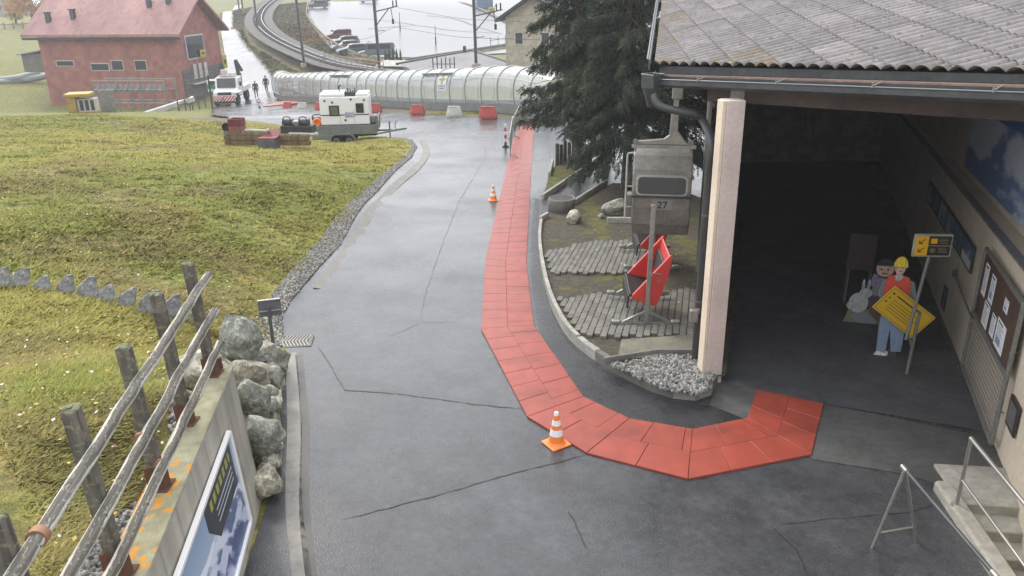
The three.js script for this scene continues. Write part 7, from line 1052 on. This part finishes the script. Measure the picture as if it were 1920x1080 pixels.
// ------------------------------------------------------------------ sheds, house, hedge posts behind the tunnel
{
  const A = P(742, 130, 84), B = P(884, 101, 84), C = P(968, 126, 78), D = P(820, 150, 72); const sh = thing('grey_shed', 'low shed with smooth grey-lilac metal roof behind the tunnel', 'shed'); const rm = std({ color: lin(0.3, 0.3, 0.34), roughness: 0.6, map: M.maps.conc });
  const a = A, b = P(884, 96, 92), c = P(965, 122, 86), d = P(830, 146, 76); mesh('roof', [quadgeo(P(744, 120, 84), P(885, 95, 92), P(975, 124, 82), P(830, 152, 74))], rm, sh); mesh('roof_edge', [beam(P(744, 120, 84), P(885, 95, 92), 0.3, 0.25), beam(P(885, 95, 92), P(975, 124, 82), 0.3, 0.25)], M.zincDark, sh); const wallP = [P(744, 121.5, 84), P(885, 96.5, 92), P(975, 125.5, 82), P(830, 153.5, 74)]; for (let i = 0; i < 4; i++) { const p = wallP[i].clone().lerp(wallP[(i + 2) % 4], 0.05), q = wallP[(i + 1) % 4].clone().lerp(wallP[(i + 3) % 4], 0.05); mesh('wall', quadgeo(p.clone().setY(p.y - 3), q.clone().setY(q.y - 3), q, p), M.concrete, sh); }
  mesh('chimney', cbx(0.35, 0.7, 0.35, ...P(871, 92, 91).toArray(), 0.02), M.zincDark, sh);
  const ro = thing('long_ridge_wall', 'long low wall edge running behind the grey shed toward the house', 'wall'); mesh('coping', beam(P(760, 112, 96), P(962, 82, 96), 0.5, 0.3), plain(0.3, 0.31, 0.31, 0.6), ro); mesh('face', beam(P(760, 116, 96), P(962, 86, 96), 0.3, 0.5), M.concrete, ro); for (let i = 0; i <= 3; i++) { const p = P(920 + i * 14, 86 - i * 2, 95.5); mesh('post', bar(p, p.clone().add(V3(0, 1, 0)), 0.03, 5), M.zincDark, ro); } mesh('bar', bar(P(918, 76, 95.5), P(962, 70, 95.5), 0.03, 5), M.zincDark, ro);
  const h = P(1010, 92, 80), ho = thing('cream_house', 'cream house with dark overhanging roof half hidden by the spruce', 'house', [h.x, h.y - 2, h.z], -0.25); mesh('wall', cbx(5.5, 5.2, 5, 0, 2.6, 0, 0.03), plain(0.75, 0.7, 0.6, 0.9), ho); const g = poly([[-3.6, 4.7], [0, 7.0], [3.6, 4.7], [3.6, 5.0], [0, 7.3], [-3.6, 5.0]], 6.2); g.translate(0, 0, -3.1); mesh('roof', g, plain(0.06, 0.06, 0.065, 0.7), ho); mesh('gable', poly([[-2.75, 5.2], [2.75, 5.2], [0, 6.95]], 4.6).translate(0, 0, -2.3), plain(0.75, 0.7, 0.6, 0.9), ho); for (const x of [-1.4, 1.2]) { const w = mesh('window', cbx(0.9, 1.2, 0.08, x, 3.2, 2.52, 0.02), M.white, ho); mesh('pane', cbx(0.7, 1.0, 0.03, x, 3.2, 2.56, 0.01), M.glassDark, w); }
  const rs = [[724, 114, 94], [731, 113, 94], [738, 112, 94], [745, 113, 94], [752, 114, 94]]; rs.forEach(([x, y, z], i) => { const p = P(x, y + 8, z), t = thing('hedge_conifer', 'small slender green conifer in the row beside the parked van', 'shrub', [p.x, p.y - 0.5, p.z], 0, 'slender conifers by the van'); const L = []; seed = 500 + i; for (let k = 0; k < 160; k++) { const a = rr(0, 6.28), yy = rr(0, 1.9), r = 0.28 * (1 - yy / 2.1) * rr(0.6, 1.1); L.push(new THREE.TetrahedronGeometry(0.09, 0).scale(0.6, 1.8, 0.6).rotateY(a).translate(Math.cos(a) * r, yy + 0.3, Math.sin(a) * r)); } mesh('foliage', L, plain(0.1, 0.12, 0.05, 0.9), t); mesh('stem', bar(V3(0, 0, 0), V3(0, 1.6, 0), 0.03, 5), M.bark, t); });
  const sd = P(745, 128, 90), s2 = thing('timber_shed', 'small timber shed with snow-pale roof edge near the conifers', 'shed', [sd.x, sd.y - 1.4, sd.z], -0.3); mesh('wall', cbx(3.6, 1.8, 2, 0, 0.9, 0, 0.02), plain(0.28, 0.25, 0.2, 0.9), s2); const rf = cbx(4.2, 0.12, 2.6, 0, 0, 0, 0.02); rf.rotateX(0.15); rf.translate(0, 1.9, 0); mesh('roof', rf, plain(0.6, 0.62, 0.6, 0.6), s2);
  const pf = thing('paling_fence', 'short dark paling fence in front of the grey shed', 'fence'); for (let i = 0; i < 6; i++) { const p = P(812 + i * 8, 124, 76); mesh('paling', cbx(0.09, 1.1 + 0.2 * (i % 2), 0.09, p.x, p.y + 0.2, p.z, 0.01), M.black, pf); } mesh('rail', beam(P(811, 120, 76), P(854, 120, 76), 0.05, 0.06), M.black, pf);
}
// ------------------------------------------------------------------ red valley station on the left
{
  const c0 = P(352, 210, 94), c1 = P(100, 210, 97); const d = c1.clone().sub(c0).setY(0), L = d.length(), yaw = Math.atan2(-d.z, d.x) + Math.PI; // x runs to the right
  const base = Math.min(c0.y, c1.y) - 0.5; const b = thing('station_building', 'large red-walled station building with wide pinkish roof', 'building', [c0.x, base, c0.z], yaw); const H = 9.4, D = 9.5, W = L;
  const box = (x0, x1, y0, y1, z0, z1, m, n, p = b) => mesh(n, cbx(x1 - x0, y1 - y0, z1 - z0, (x0 + x1) / 2, (y0 + y1) / 2, (z0 + z1) / 2, 0.02), m, p);
  box(-W, 0, 0, H, -D, 0, M.brickRed, 'wall'); const rp = [[0.9, H - 0.2], [-D / 2, H + 3.9], [-D - 0.9, H - 0.2], [-D - 0.9, H + 0.1], [-D / 2, H + 4.2], [0.9, H + 0.1]]; 
  const rf = poly(rp.map(([z, y]) => [-z, y]), W + 2.4); rf.rotateY(Math.PI / 2); rf.translate(-W - 1.4, 0, 0); const pinkRoof = M.farRoof; const roof = mesh('roof', rf, pinkRoof, b); mesh('gable', (() => { const g = poly([[0, H], [D, H], [D / 2, H + 3.85]], W); g.rotateY(Math.PI / 2); g.translate(-W, 0, 0); return g; })(), M.brickRed, b);
  for (const [x, z] of [[-W + 1.2, -1.0], [-W + 4.2, -1.4], [-2.4, -3.5], [-4.6, -3.0]]) { const y = H + 0.1 + (-z + 0.9) * 0.757; mesh('chimney', [cbx(0.5, 1.2, 0.5, x, y + 0.3, z, 0.03), cbx(0.65, 0.12, 0.65, x, y + 0.95, z, 0.02)], M.zincDark, roof); }
  box(-W - 1.4, 1.0, H - 0.5, H - 0.24, 0.7, 0.85, plain(0.09, 0.07, 0.06, 0.7), 'eave_board');
  for (const [x, y, w, h] of [[-W + 3, 6.2, 2.4, 0.7], [-W + 7.5, 5.8, 2.4, 0.9], [-5, 6, 1.6, 1.2], [-8, 6, 1.6, 1.2]]) { const wn = box(x - w / 2, x + w / 2, y - h / 2, y + h / 2, -0.02, 0.06, M.white, 'window'); box(x - w / 2 + 0.1, x + w / 2 - 0.1, y - h / 2 + 0.1, y + h / 2 - 0.1, 0.05, 0.08, M.glassDark, 'pane', wn); }
  // timber-clad right end with stair balcony
  box(-0.0, 0.12, 0, 5.4, -D, 0, plain(0.2, 0.19, 0.19, 0.9), 'cladding'); for (let i = 0; i < 12; i++) box(0.12, 0.17, 0.2 + i * 0.43, 0.55 + i * 0.43, -D + 0.1, -0.1, plain(0.24, 0.23, 0.22, 0.9), 'clapboard'); const gw = box(0.02, 0.1, 6.4, 9.2, -5.6, -1.6, M.white, 'gable_window'); box(0.08, 0.13, 6.6, 9.0, -5.4, -1.8, M.glassDark, 'pane', gw);
  for (let i = 0; i < 3; i++) box(0.14, 0.22, 4.2, 5.9, -5.4 + i * 1.2, -4.7 + i * 1.2, M.white, 'window_shutter'); box(0.12, 0.6, 3.6, 3.75, -6.2, -1.6, M.white, 'balcony_edge');
  const sgn = (x, y, z, w, h, l) => { const t = thing('yellow_sign', l, 'sign', [0, 0, 0], yaw); t.position.copy(V3(x, y, z).applyAxisAngle(V3(0, 1, 0), yaw).add(V3(c0.x, base, c0.z))); mesh('panel', cbx(0.1, h, w, 0, 0, 0, 0.01), plain(0.8, 0.7, 0.06, 0.5), t); mesh('mark', cbx(0.02, h * 0.3, w * 0.5, 0.06, 0, 0, 0.004), M.black, t); return t; }; sgn(0.35, 7.0, -4.6, 1.2, 0.8, 'yellow sign on the gable end below the window'); sgn(0.6, 5.6, -9.0, 0.9, 1.6, 'tall yellow sign at the road corner of the station');
  // yellow cabin, white machines and rails on the forecourt
  const at = (x, y, z) => { const p = P(x, y, z); return V3(p.x, p.y, p.z); };
  const yc = at(158, 214, 72), y2 = thing('yellow_cabin', 'yellow control cabin with white window frames behind the meadow crest', 'cabin', [yc.x, yc.y - 0.6, yc.z], 0.2); mesh('wall', [cbx(0.7, 2.4, 1.6, -0.65, 1.2, 0, 0.02), cbx(1.6, 0.9, 1.6, 0.5, 0.45, 0, 0.02)], plain(0.62, 0.42, 0.05, 0.6), y2); mesh('roof', cbx(2.1, 0.26, 1.9, -0.1, 2.35, 0, 0.03), plain(0.72, 0.5, 0.05, 0.6), y2); const wn = mesh('window', cbx(1.5, 1.2, 1.2, 0.5, 1.4, 0, 0.02), M.white, y2); for (const x of [0.1, 0.55, 1.0]) mesh('pane', cbx(0.3, 0.9, 0.04, x, 1.45, 0.61, 0.01), M.glassDark, wn);
  const ds = at(205, 212, 75), dsh = thing('steel_screen', 'tall grey steel screen standing beside the yellow cabin', 'screen', [ds.x, ds.y - 0.5, ds.z], 0.3); mesh('sheet', cbx(1.3, 2.6, 0.1, 0, 1.3, 0, 0.01), M.galvDull, dsh); mesh('brace', beam(V3(0.5, 0, -0.8), V3(0.4, 1.8, -0.05), 0.08, 0.08), M.zincDark, dsh);
  const rk = at(262, 216, 84), rack = thing('chair_rack', 'grey steel storage rack with rows of parked chairs at the station', 'rack', [rk.x, rk.y + 0.2, rk.z], yaw); for (const x of [-4, -1.3, 1.3, 4]) for (const z of [-1, 1]) mesh('upright', cbx(0.14, 3.4, 0.14, x, 1.7, z, 0.01), M.galvDull, rack); for (const y of [1.2, 2.4, 3.4]) for (const z of [-1, 1]) mesh('cross_beam', cbx(8.2, 0.14, 0.1, 0, y, z, 0.01), M.galvDull, rack); for (let i = 0; i < 12; i++) mesh('chair', [cbx(0.45, 0.5, 0.1, -3.6 + i * 0.65, 2.8, 0.9, 0.02), cbx(0.45, 0.1, 0.4, -3.6 + i * 0.65, 2.55, 1.1, 0.02)], plain(0.4, 0.42, 0.44, 0.5), rack);
  const ct = at(318, 214, 80), can = thing('white_canopy', 'long white sloping snow chute beside the wooden railing', 'chute', [ct.x, ct.y - 0.2, ct.z], 0.35); const cg = cbx(5.2, 0.5, 0.9, 0, 0, 0, 0.06); cg.rotateZ(0.26); cg.translate(0, 0.9, 0); mesh('chute', cg, M.white, can); for (const x of [-2, 0, 2]) mesh('leg', bar(V3(x, 0, 0), V3(x, 0.75 + x * 0.26, 0), 0.05, 6), M.zincDark, can);
  const wf = thing('wooden_railing', 'dark wooden railing between the chute and the truck', 'railing'); const w0 = P(335, 207, 78), w1 = P(385, 195, 84); for (const h of [0.5, 1.0]) mesh('rail', beam(w0.clone().add(V3(0, h, 0)), w1.clone().add(V3(0, h, 0)), 0.08, 0.12), plain(0.2, 0.18, 0.14, 0.9), wf); for (let i = 0; i < 5; i++) { const p = w0.clone().lerp(w1, i / 4); mesh('post', bar(p.clone().add(V3(0, -0.4, 0)), p.clone().add(V3(0, 1.1, 0)), 0.06, 6), plain(0.2, 0.18, 0.14, 0.9), wf); }
  const lp = P(399, 205, 80), lpo = thing('dark_post', 'slim dark post standing between the station and the truck', 'post', [lp.x, lp.y - 0.2, lp.z]); mesh('pole', bar(V3(0, 0, 0), V3(0, 3.4, 0), 0.08, 8), M.black, lpo); mesh('cap', new THREE.SphereGeometry(0.1, 8, 6).translate(0, 3.42, 0), M.black, lpo);
  const tp = [[10, 140, 104], [40, 120, 104]]; tp.forEach(([x, y, z], i) => { const p = P(x, y, z), t = thing('tarpaulin_roll', i ? 'pale tarpaulin roll lying on the grass close to the station eave' : 'pale tarpaulin roll lying on the grass farther down the slope', 'tarpaulin', [p.x, hgt(p.x, p.z) + 0.15, p.z], 0.4); mesh('roll', tube([V3(-4, 0, 0.5), V3(-1.5, 0.1, -0.3), V3(1.5, 0.4, 0.3), V3(4, 0.9, 0)], 0.4, 8, 20), plain(0.5, 0.58, 0.62, 0.6), t); });
  const ap = P(82, 98, 98), an = thing('lean_to', 'pale blue-grey lean-to roof attached to the end of the station', 'lean-to', [ap.x, ap.y - 2.2, ap.z], yaw); const lr = cbx(4.5, 0.15, 4, 0, 0, 0, 0.02); lr.rotateZ(0.15); lr.translate(0, 2.4, 0); mesh('roof', lr, plain(0.5, 0.56, 0.6, 0.5), an); mesh('wall', cbx(3.8, 2.2, 3.2, 0, 1.1, 0, 0.02), plain(0.3, 0.3, 0.3, 0.8), an);
}
// autumn trees, far houses, farm fence
{
  const leafG = () => { const L = []; const g = new THREE.BufferGeometry(); g.setAttribute('position', new THREE.Float32BufferAttribute([-0.5, 0, 0, 0.5, 0.1, 0, 0, 1, 0.1, -0.3, 0.3, 0.3, 0.4, 0.2, -0.3, 0.1, -0.7, 0.1], 3)); g.computeVertexNormals(); return g; };
  const lg = leafG();
  const tree = (px, py, z, H, R, cols, label, sd, N = 1500, kind = 'larch_tree') => { seed = sd; const p = P(px, py, z), t = thing(kind, label, 'tree', [p.x, hgt(p.x, p.z), p.z]); const tr = [bar(V3(0, 0, 0), V3(0.1, H * 0.55, 0), 0.28, 8, 0.16)]; for (let i = 0; i < 9; i++) { const a = rr(0, 6.3); tr.push(bar(V3(0.08, H * rr(0.25, 0.55), 0), V3(Math.cos(a) * R * 0.7, H * rr(0.5, 0.9), Math.sin(a) * R * 0.7), 0.09, 5, 0.03)); } mesh('trunk', tr.map(g => wuv(g)), M.bark, t);
    const im = new THREE.InstancedMesh(lg, phy({ color: 0xffffff, roughness: 0.8, transmission: 0.2, thickness: 0, side: THREE.DoubleSide }), N), o = new THREE.Object3D(), c = new THREE.Color(); const cl = []; for (let i = 0; i < 26; i++) { const a = rr(0, 6.3), y = rr(0.3, 0.97), r = R * Math.sqrt(Math.max(0.06, 1 - Math.pow((y - 0.6) / 0.42, 2))) * rr(0.3, 0.95); cl.push([Math.cos(a) * r, y * H, Math.sin(a) * r]); }
    for (let i = 0; i < N; i++) { const q = cl[Math.floor(rnd() * 26)], s = R * 0.34; o.position.set(q[0] + (rnd() + rnd() - 1) * s, q[1] + (rnd() + rnd() - 1) * s, q[2] + (rnd() + rnd() - 1) * s); o.rotation.set(rr(0, 6), rr(0, 6), rr(0, 6)); o.scale.setScalar(rr(0.22, 0.5)); o.updateMatrix(); im.setMatrixAt(i, o.matrix); const k = cols[Math.floor(rnd() * cols.length)], v = rr(0.7, 1.25); im.setColorAt(i, c.setRGB(k[0] * v, k[1] * v, k[2] * v)); } im.name = 'crown'; im.userData.kind = 'stuff'; im.castShadow = im.receiveShadow = true; t.add(im); };
  const or = [[0.5, 0.24, 0.02], [0.55, 0.3, 0.03], [0.42, 0.2, 0.03]]; tree(62, 40, 172, 9.5, 5.2, or, 'big golden orange tree standing past the station roof', 301, 2600); tree(30, 42, 176, 4, 1.8, [[0.5, 0.36, 0.05]], 'small yellow bush left of the big orange tree', 302, 500, 'yellow_bush'); tree(150, 14, 240, 8, 7, or, 'orange brown tree showing over the station ridge', 303, 1600); tree(112, 34, 178, 9, 2.2, [[0.2, 0.22, 0.16], [0.3, 0.3, 0.26]], 'thin grey half-bare tree beside the orange one', 304, 350, 'bare_tree');
  const hs = (px, py, z, w, h, d, l, wallm) => { const p = P(px, py, z), t = thing('far_house', l, 'house', [p.x, hgt(p.x, p.z) - 0.4, p.z], 0.15); mesh('wall', cbx(w, h, d, 0, h / 2, 0, 0.03), wallm, t); const g = poly([[-w / 2 - 0.8, h - 0.2], [0, h + w * 0.26], [w / 2 + 0.8, h - 0.2], [w / 2 + 0.8, h + 0.1], [0, h + w * 0.3], [-w / 2 - 0.8, h + 0.1]], d + 1.6); g.translate(0, 0, -d / 2 - 0.8); mesh('roof', g, plain(0.16, 0.13, 0.12, 0.8), t); for (let i = 0; i < 3; i++) { const n = mesh('window', cbx(1.1, 1.3, 0.1, -w * 0.3 + i * w * 0.3, h * 0.55, d / 2 + 0.02, 0.02), M.white, t); mesh('pane', cbx(0.9, 1.1, 0.05, -w * 0.3 + i * w * 0.3, h * 0.55, d / 2 + 0.06, 0.01), M.glassDark, n); } };
  hs(12, 12, 230, 11, 5, 8, 'pale house at the edge of the far meadow', plain(0.6, 0.6, 0.6, 0.9)); hs(200, 8, 280, 12, 7, 9, 'white house beyond the station roof', plain(0.8, 0.8, 0.78, 0.9)); hs(265, 6, 285, 12, 7, 9, 'cream house beyond the station ridge, next to the white one', plain(0.75, 0.72, 0.62, 0.9));
  const fe = thing('meadow_fence', 'low wooden fence across the far meadow below the orange tree', 'fence'); const f0 = P(-10, 48, 165), f1 = P(75, 40, 170); f0.y = hgt(f0.x, f0.z); f1.y = hgt(f1.x, f1.z); mesh('rail', beam(f0.clone().add(V3(0, 0.9, 0)), f1.clone().add(V3(0, 0.9, 0)), 0.12, 0.2), plain(0.4, 0.36, 0.28, 0.9), fe); for (let i = 0; i < 6; i++) { const p = f0.clone().lerp(f1, i / 5); mesh('post', cbx(0.2, 1.4, 0.2, p.x, p.y + 0.6, p.z, 0.02), plain(0.36, 0.32, 0.25, 0.9), fe); }
}

// ------------------------------------------------------------------ grass, weeds and fallen leaves
{
  seed = 4242; const pos = []; const blade = (a, r, h, w, b) => { const dx = Math.cos(a), dz = Math.sin(a), x = dx * r, z = dz * r; pos.push(x - dz * w, 0, z + dx * w, x + dz * w, 0, z - dx * w, x + dx * b, h, z + dz * b); };
  for (let i = 0; i < 7; i++) blade(i * 0.9 + 0.3 * (i % 3), 0.012 + 0.012 * (i % 2), 0.03 + 0.014 * ((i * 5) % 4), 0.008, 0.05 + 0.02 * (i % 3)); const tg = new THREE.BufferGeometry(); tg.setAttribute('position', new THREE.Float32BufferAttribute(pos, 3));
  { const a = tg.attributes.position.array; for (let i = 0; i < a.length; i += 9) { const e = V3(a[i + 3] - a[i], a[i + 4] - a[i + 1], a[i + 5] - a[i + 2]).cross(V3(a[i + 6] - a[i], a[i + 7] - a[i + 1], a[i + 8] - a[i + 2])); if (e.y < 0) for (let k = 0; k < 3; k++) [a[i + k], a[i + 3 + k]] = [a[i + 3 + k], a[i + k]]; } tg.computeVertexNormals(); }
  const N = 170000, im = new THREE.InstancedMesh(tg, std({ color: 0xffffff, roughness: 0.9, side: THREE.DoubleSide }), N), o = new THREE.Object3D(), c = new THREE.Color(); let k = 0;
  for (let t = 0; t < N * 6 && k < N; t++) {
    const d = 3.2 + 50 * Math.pow(rnd(), 1.55), u = rr(-0.74, 0.05), x = u * d, z = -d;
    if (z > -12.6 && x > wallX(z) - 0.75 - (z < -8.3 ? 0.4 : 0)) continue; if (inPoly(x, z, yardOutline)) continue; if (x > -2) continue; const dist = d < 40 ? distPoly(x, z, roadL, true) : 9; if (z < -12 && dist < 0.42 * (0.35 + 1.1 * vnoise(x * 2, z * 2, 0, 88))) continue;
    const bal = fbm(x * 0.7 + 3, z * 0.7, 3, 0, 601); if (bal < 0.36 && rnd() < 0.75) continue;
    const y = hgt(x, z) + (0.08 * (fbm(x * 0.9, z * 0.9, 4, 0, 201) - 0.5) + 0.22 * (fbm(x * 0.25, z * 0.25, 3, 0, 202) - 0.5)) * sstep(0, 1.4, d < 40 ? distPoly(x, z, yardOutline) : 9) * (1 - (x > wallX(z) - 1.2 && z > -12 ? 0.85 : 0));
    const big = fbm(x * 0.13 + 5, z * 0.13, 4, 0, 211), med = fbm(x * 0.6, z * 0.6, 4, 0, 212), br = fbm(x * 0.3 + 9, z * 0.35, 4, 0, 213); const yel = sstep(0.42, 0.62, big * 0.6 + med * 0.4), bro = sstep(0.52, 0.66, br * 0.6 + med * 0.4 + (z > -16 && z < -6 ? 0.06 : 0));
    let q = [0.2, 0.215, 0.035]; q = q.map((v, i) => mix(v, [0.29, 0.265, 0.055][i], yel)); q = q.map((v, i) => mix(v, [0.19, 0.155, 0.06][i], bro * 0.6)); const v = rr(0.72, 1.28), s = mix(0.55, 1.25, d / 53) * rr(0.6, 1.35) * (bal > 0.6 ? 1.35 : 1);
    o.position.set(x, y - 0.006, z); o.rotation.set(rr(-0.25, 0.25), rr(0, 6.28), rr(-0.25, 0.25)); o.scale.set(s * 1.6, s * rr(0.35, 0.8), s * 1.6); o.updateMatrix(); im.setMatrixAt(k, o.matrix); if (rnd() < 0.06) q = [0.4, 0.3, 0.09]; im.setColorAt(k, c.setRGB(q[0] * v, q[1] * v, q[2] * v)); k++;
  }
  im.count = k; console.log('grass', k); im.name = 'meadow_grass'; im.castShadow = im.receiveShadow = true; im.userData = { kind: 'stuff', label: 'short yellow-green autumn grass of the meadow', category: 'grass' }; scene.add(im);
  // fallen leaves and pale flecks on the near meadow and bed
  const lf = new THREE.BufferGeometry(); lf.setAttribute('position', new THREE.Float32BufferAttribute([-0.5, 0, 0, 0, 0.08, 0.35, 0.5, 0.02, 0, -0.5, 0, 0, 0.5, 0.02, 0, 0, 0.06, -0.35], 3)); lf.computeVertexNormals(); const NL = 650, li = new THREE.InstancedMesh(lf, std({ color: 0xffffff, roughness: 0.6, side: THREE.DoubleSide }), NL);
  for (let i = 0; i < NL;) { let x, z, y; if (rnd() < 0.85) { const d = 3.5 + 16 * Math.pow(rnd(), 1.2); x = rr(-0.72, -0.3) * d; z = -d; if (z > -12.6 && x > wallX(z) - 0.6) continue; if (inPoly(x, z, yardOutline)) continue; y = hgt(x, z) + 0.07; } else { x = rr(1.2, 4.2); z = rr(-21, -12.6); y = bedUp(x, z) + 0.05; if (x < 1.6 - (z + 12.6) * 0.02 || x > 4) continue; } o.position.set(x, y, z); o.rotation.set(rr(-0.5, 0.5), rr(0, 6.3), rr(-0.5, 0.5)); const s = rr(0.025, 0.06); o.scale.set(s, s, s); o.updateMatrix(); li.setMatrixAt(i, o.matrix); const kk = rnd(); const q = kk < 0.3 ? [0.62, 0.6, 0.55] : kk < 0.7 ? [0.55, 0.36, 0.08] : [0.3, 0.16, 0.07]; li.setColorAt(i, c.setRGB(...q)); i++; }
  li.name = 'fallen_leaves'; li.castShadow = li.receiveShadow = true; li.userData = { kind: 'stuff', label: 'fallen pale and yellow leaves scattered on grass and bed', category: 'leaves' }; scene.add(li);
  // scrub on the railway embankment
  const sb = new THREE.InstancedMesh(tg, phy({ color: 0xffffff, roughness: 0.9, transmission: 0.1, thickness: 0, side: THREE.DoubleSide }), 26000); let j = 0; for (let t = 0; t < 300000 && j < 26000; t++) { const px = rr(432, 700), py = rr(8, 165), p0 = rr(88, 190); const p = P(px, py, p0); const x = p.x, z = p.z; const dr = distPoly(x, z, railPath, true); if (dr < 3 || dr > 16 || inPoly(x, z, yardOutline) || inPoly(x, z, lotOutline)) continue; o.position.set(x, hgt(x, z), z); o.rotation.set(rr(-0.2, 0.2), rr(0, 6.3), rr(-0.2, 0.2)); const s = rr(1.5, 4.5); o.scale.set(s * 2.2, s * rr(0.5, 1.1), s * 2.2); o.updateMatrix(); sb.setMatrixAt(j, o.matrix); const m = vnoise(x * 0.2, z * 0.2, 0, 77); const q = m > 0.64 ? [0.2, 0.125, 0.045] : m > 0.35 ? [0.13, 0.125, 0.065] : [0.15, 0.15, 0.05]; const v = rr(0.6, 1.3); sb.setColorAt(j, c.setRGB(q[0] * v, q[1] * v, q[2] * v)); j++; }
  sb.count = j; sb.name = 'embankment_scrub'; sb.castShadow = sb.receiveShadow = true; sb.userData = { kind: 'stuff', label: 'rusty autumn scrub and grass on the railway embankment', category: 'scrub' }; scene.add(sb);
}
// thin fog in rainy air, added to pale the distance and lower contrast
scene.fog = new THREE.FogExp2(new THREE.Color().setRGB(0.8, 0.82, 0.86), 0.001);
scene.traverse(o => { if (o.isMesh) { o.castShadow = true; o.receiveShadow = true; } });
renderer.render(scene, camera);
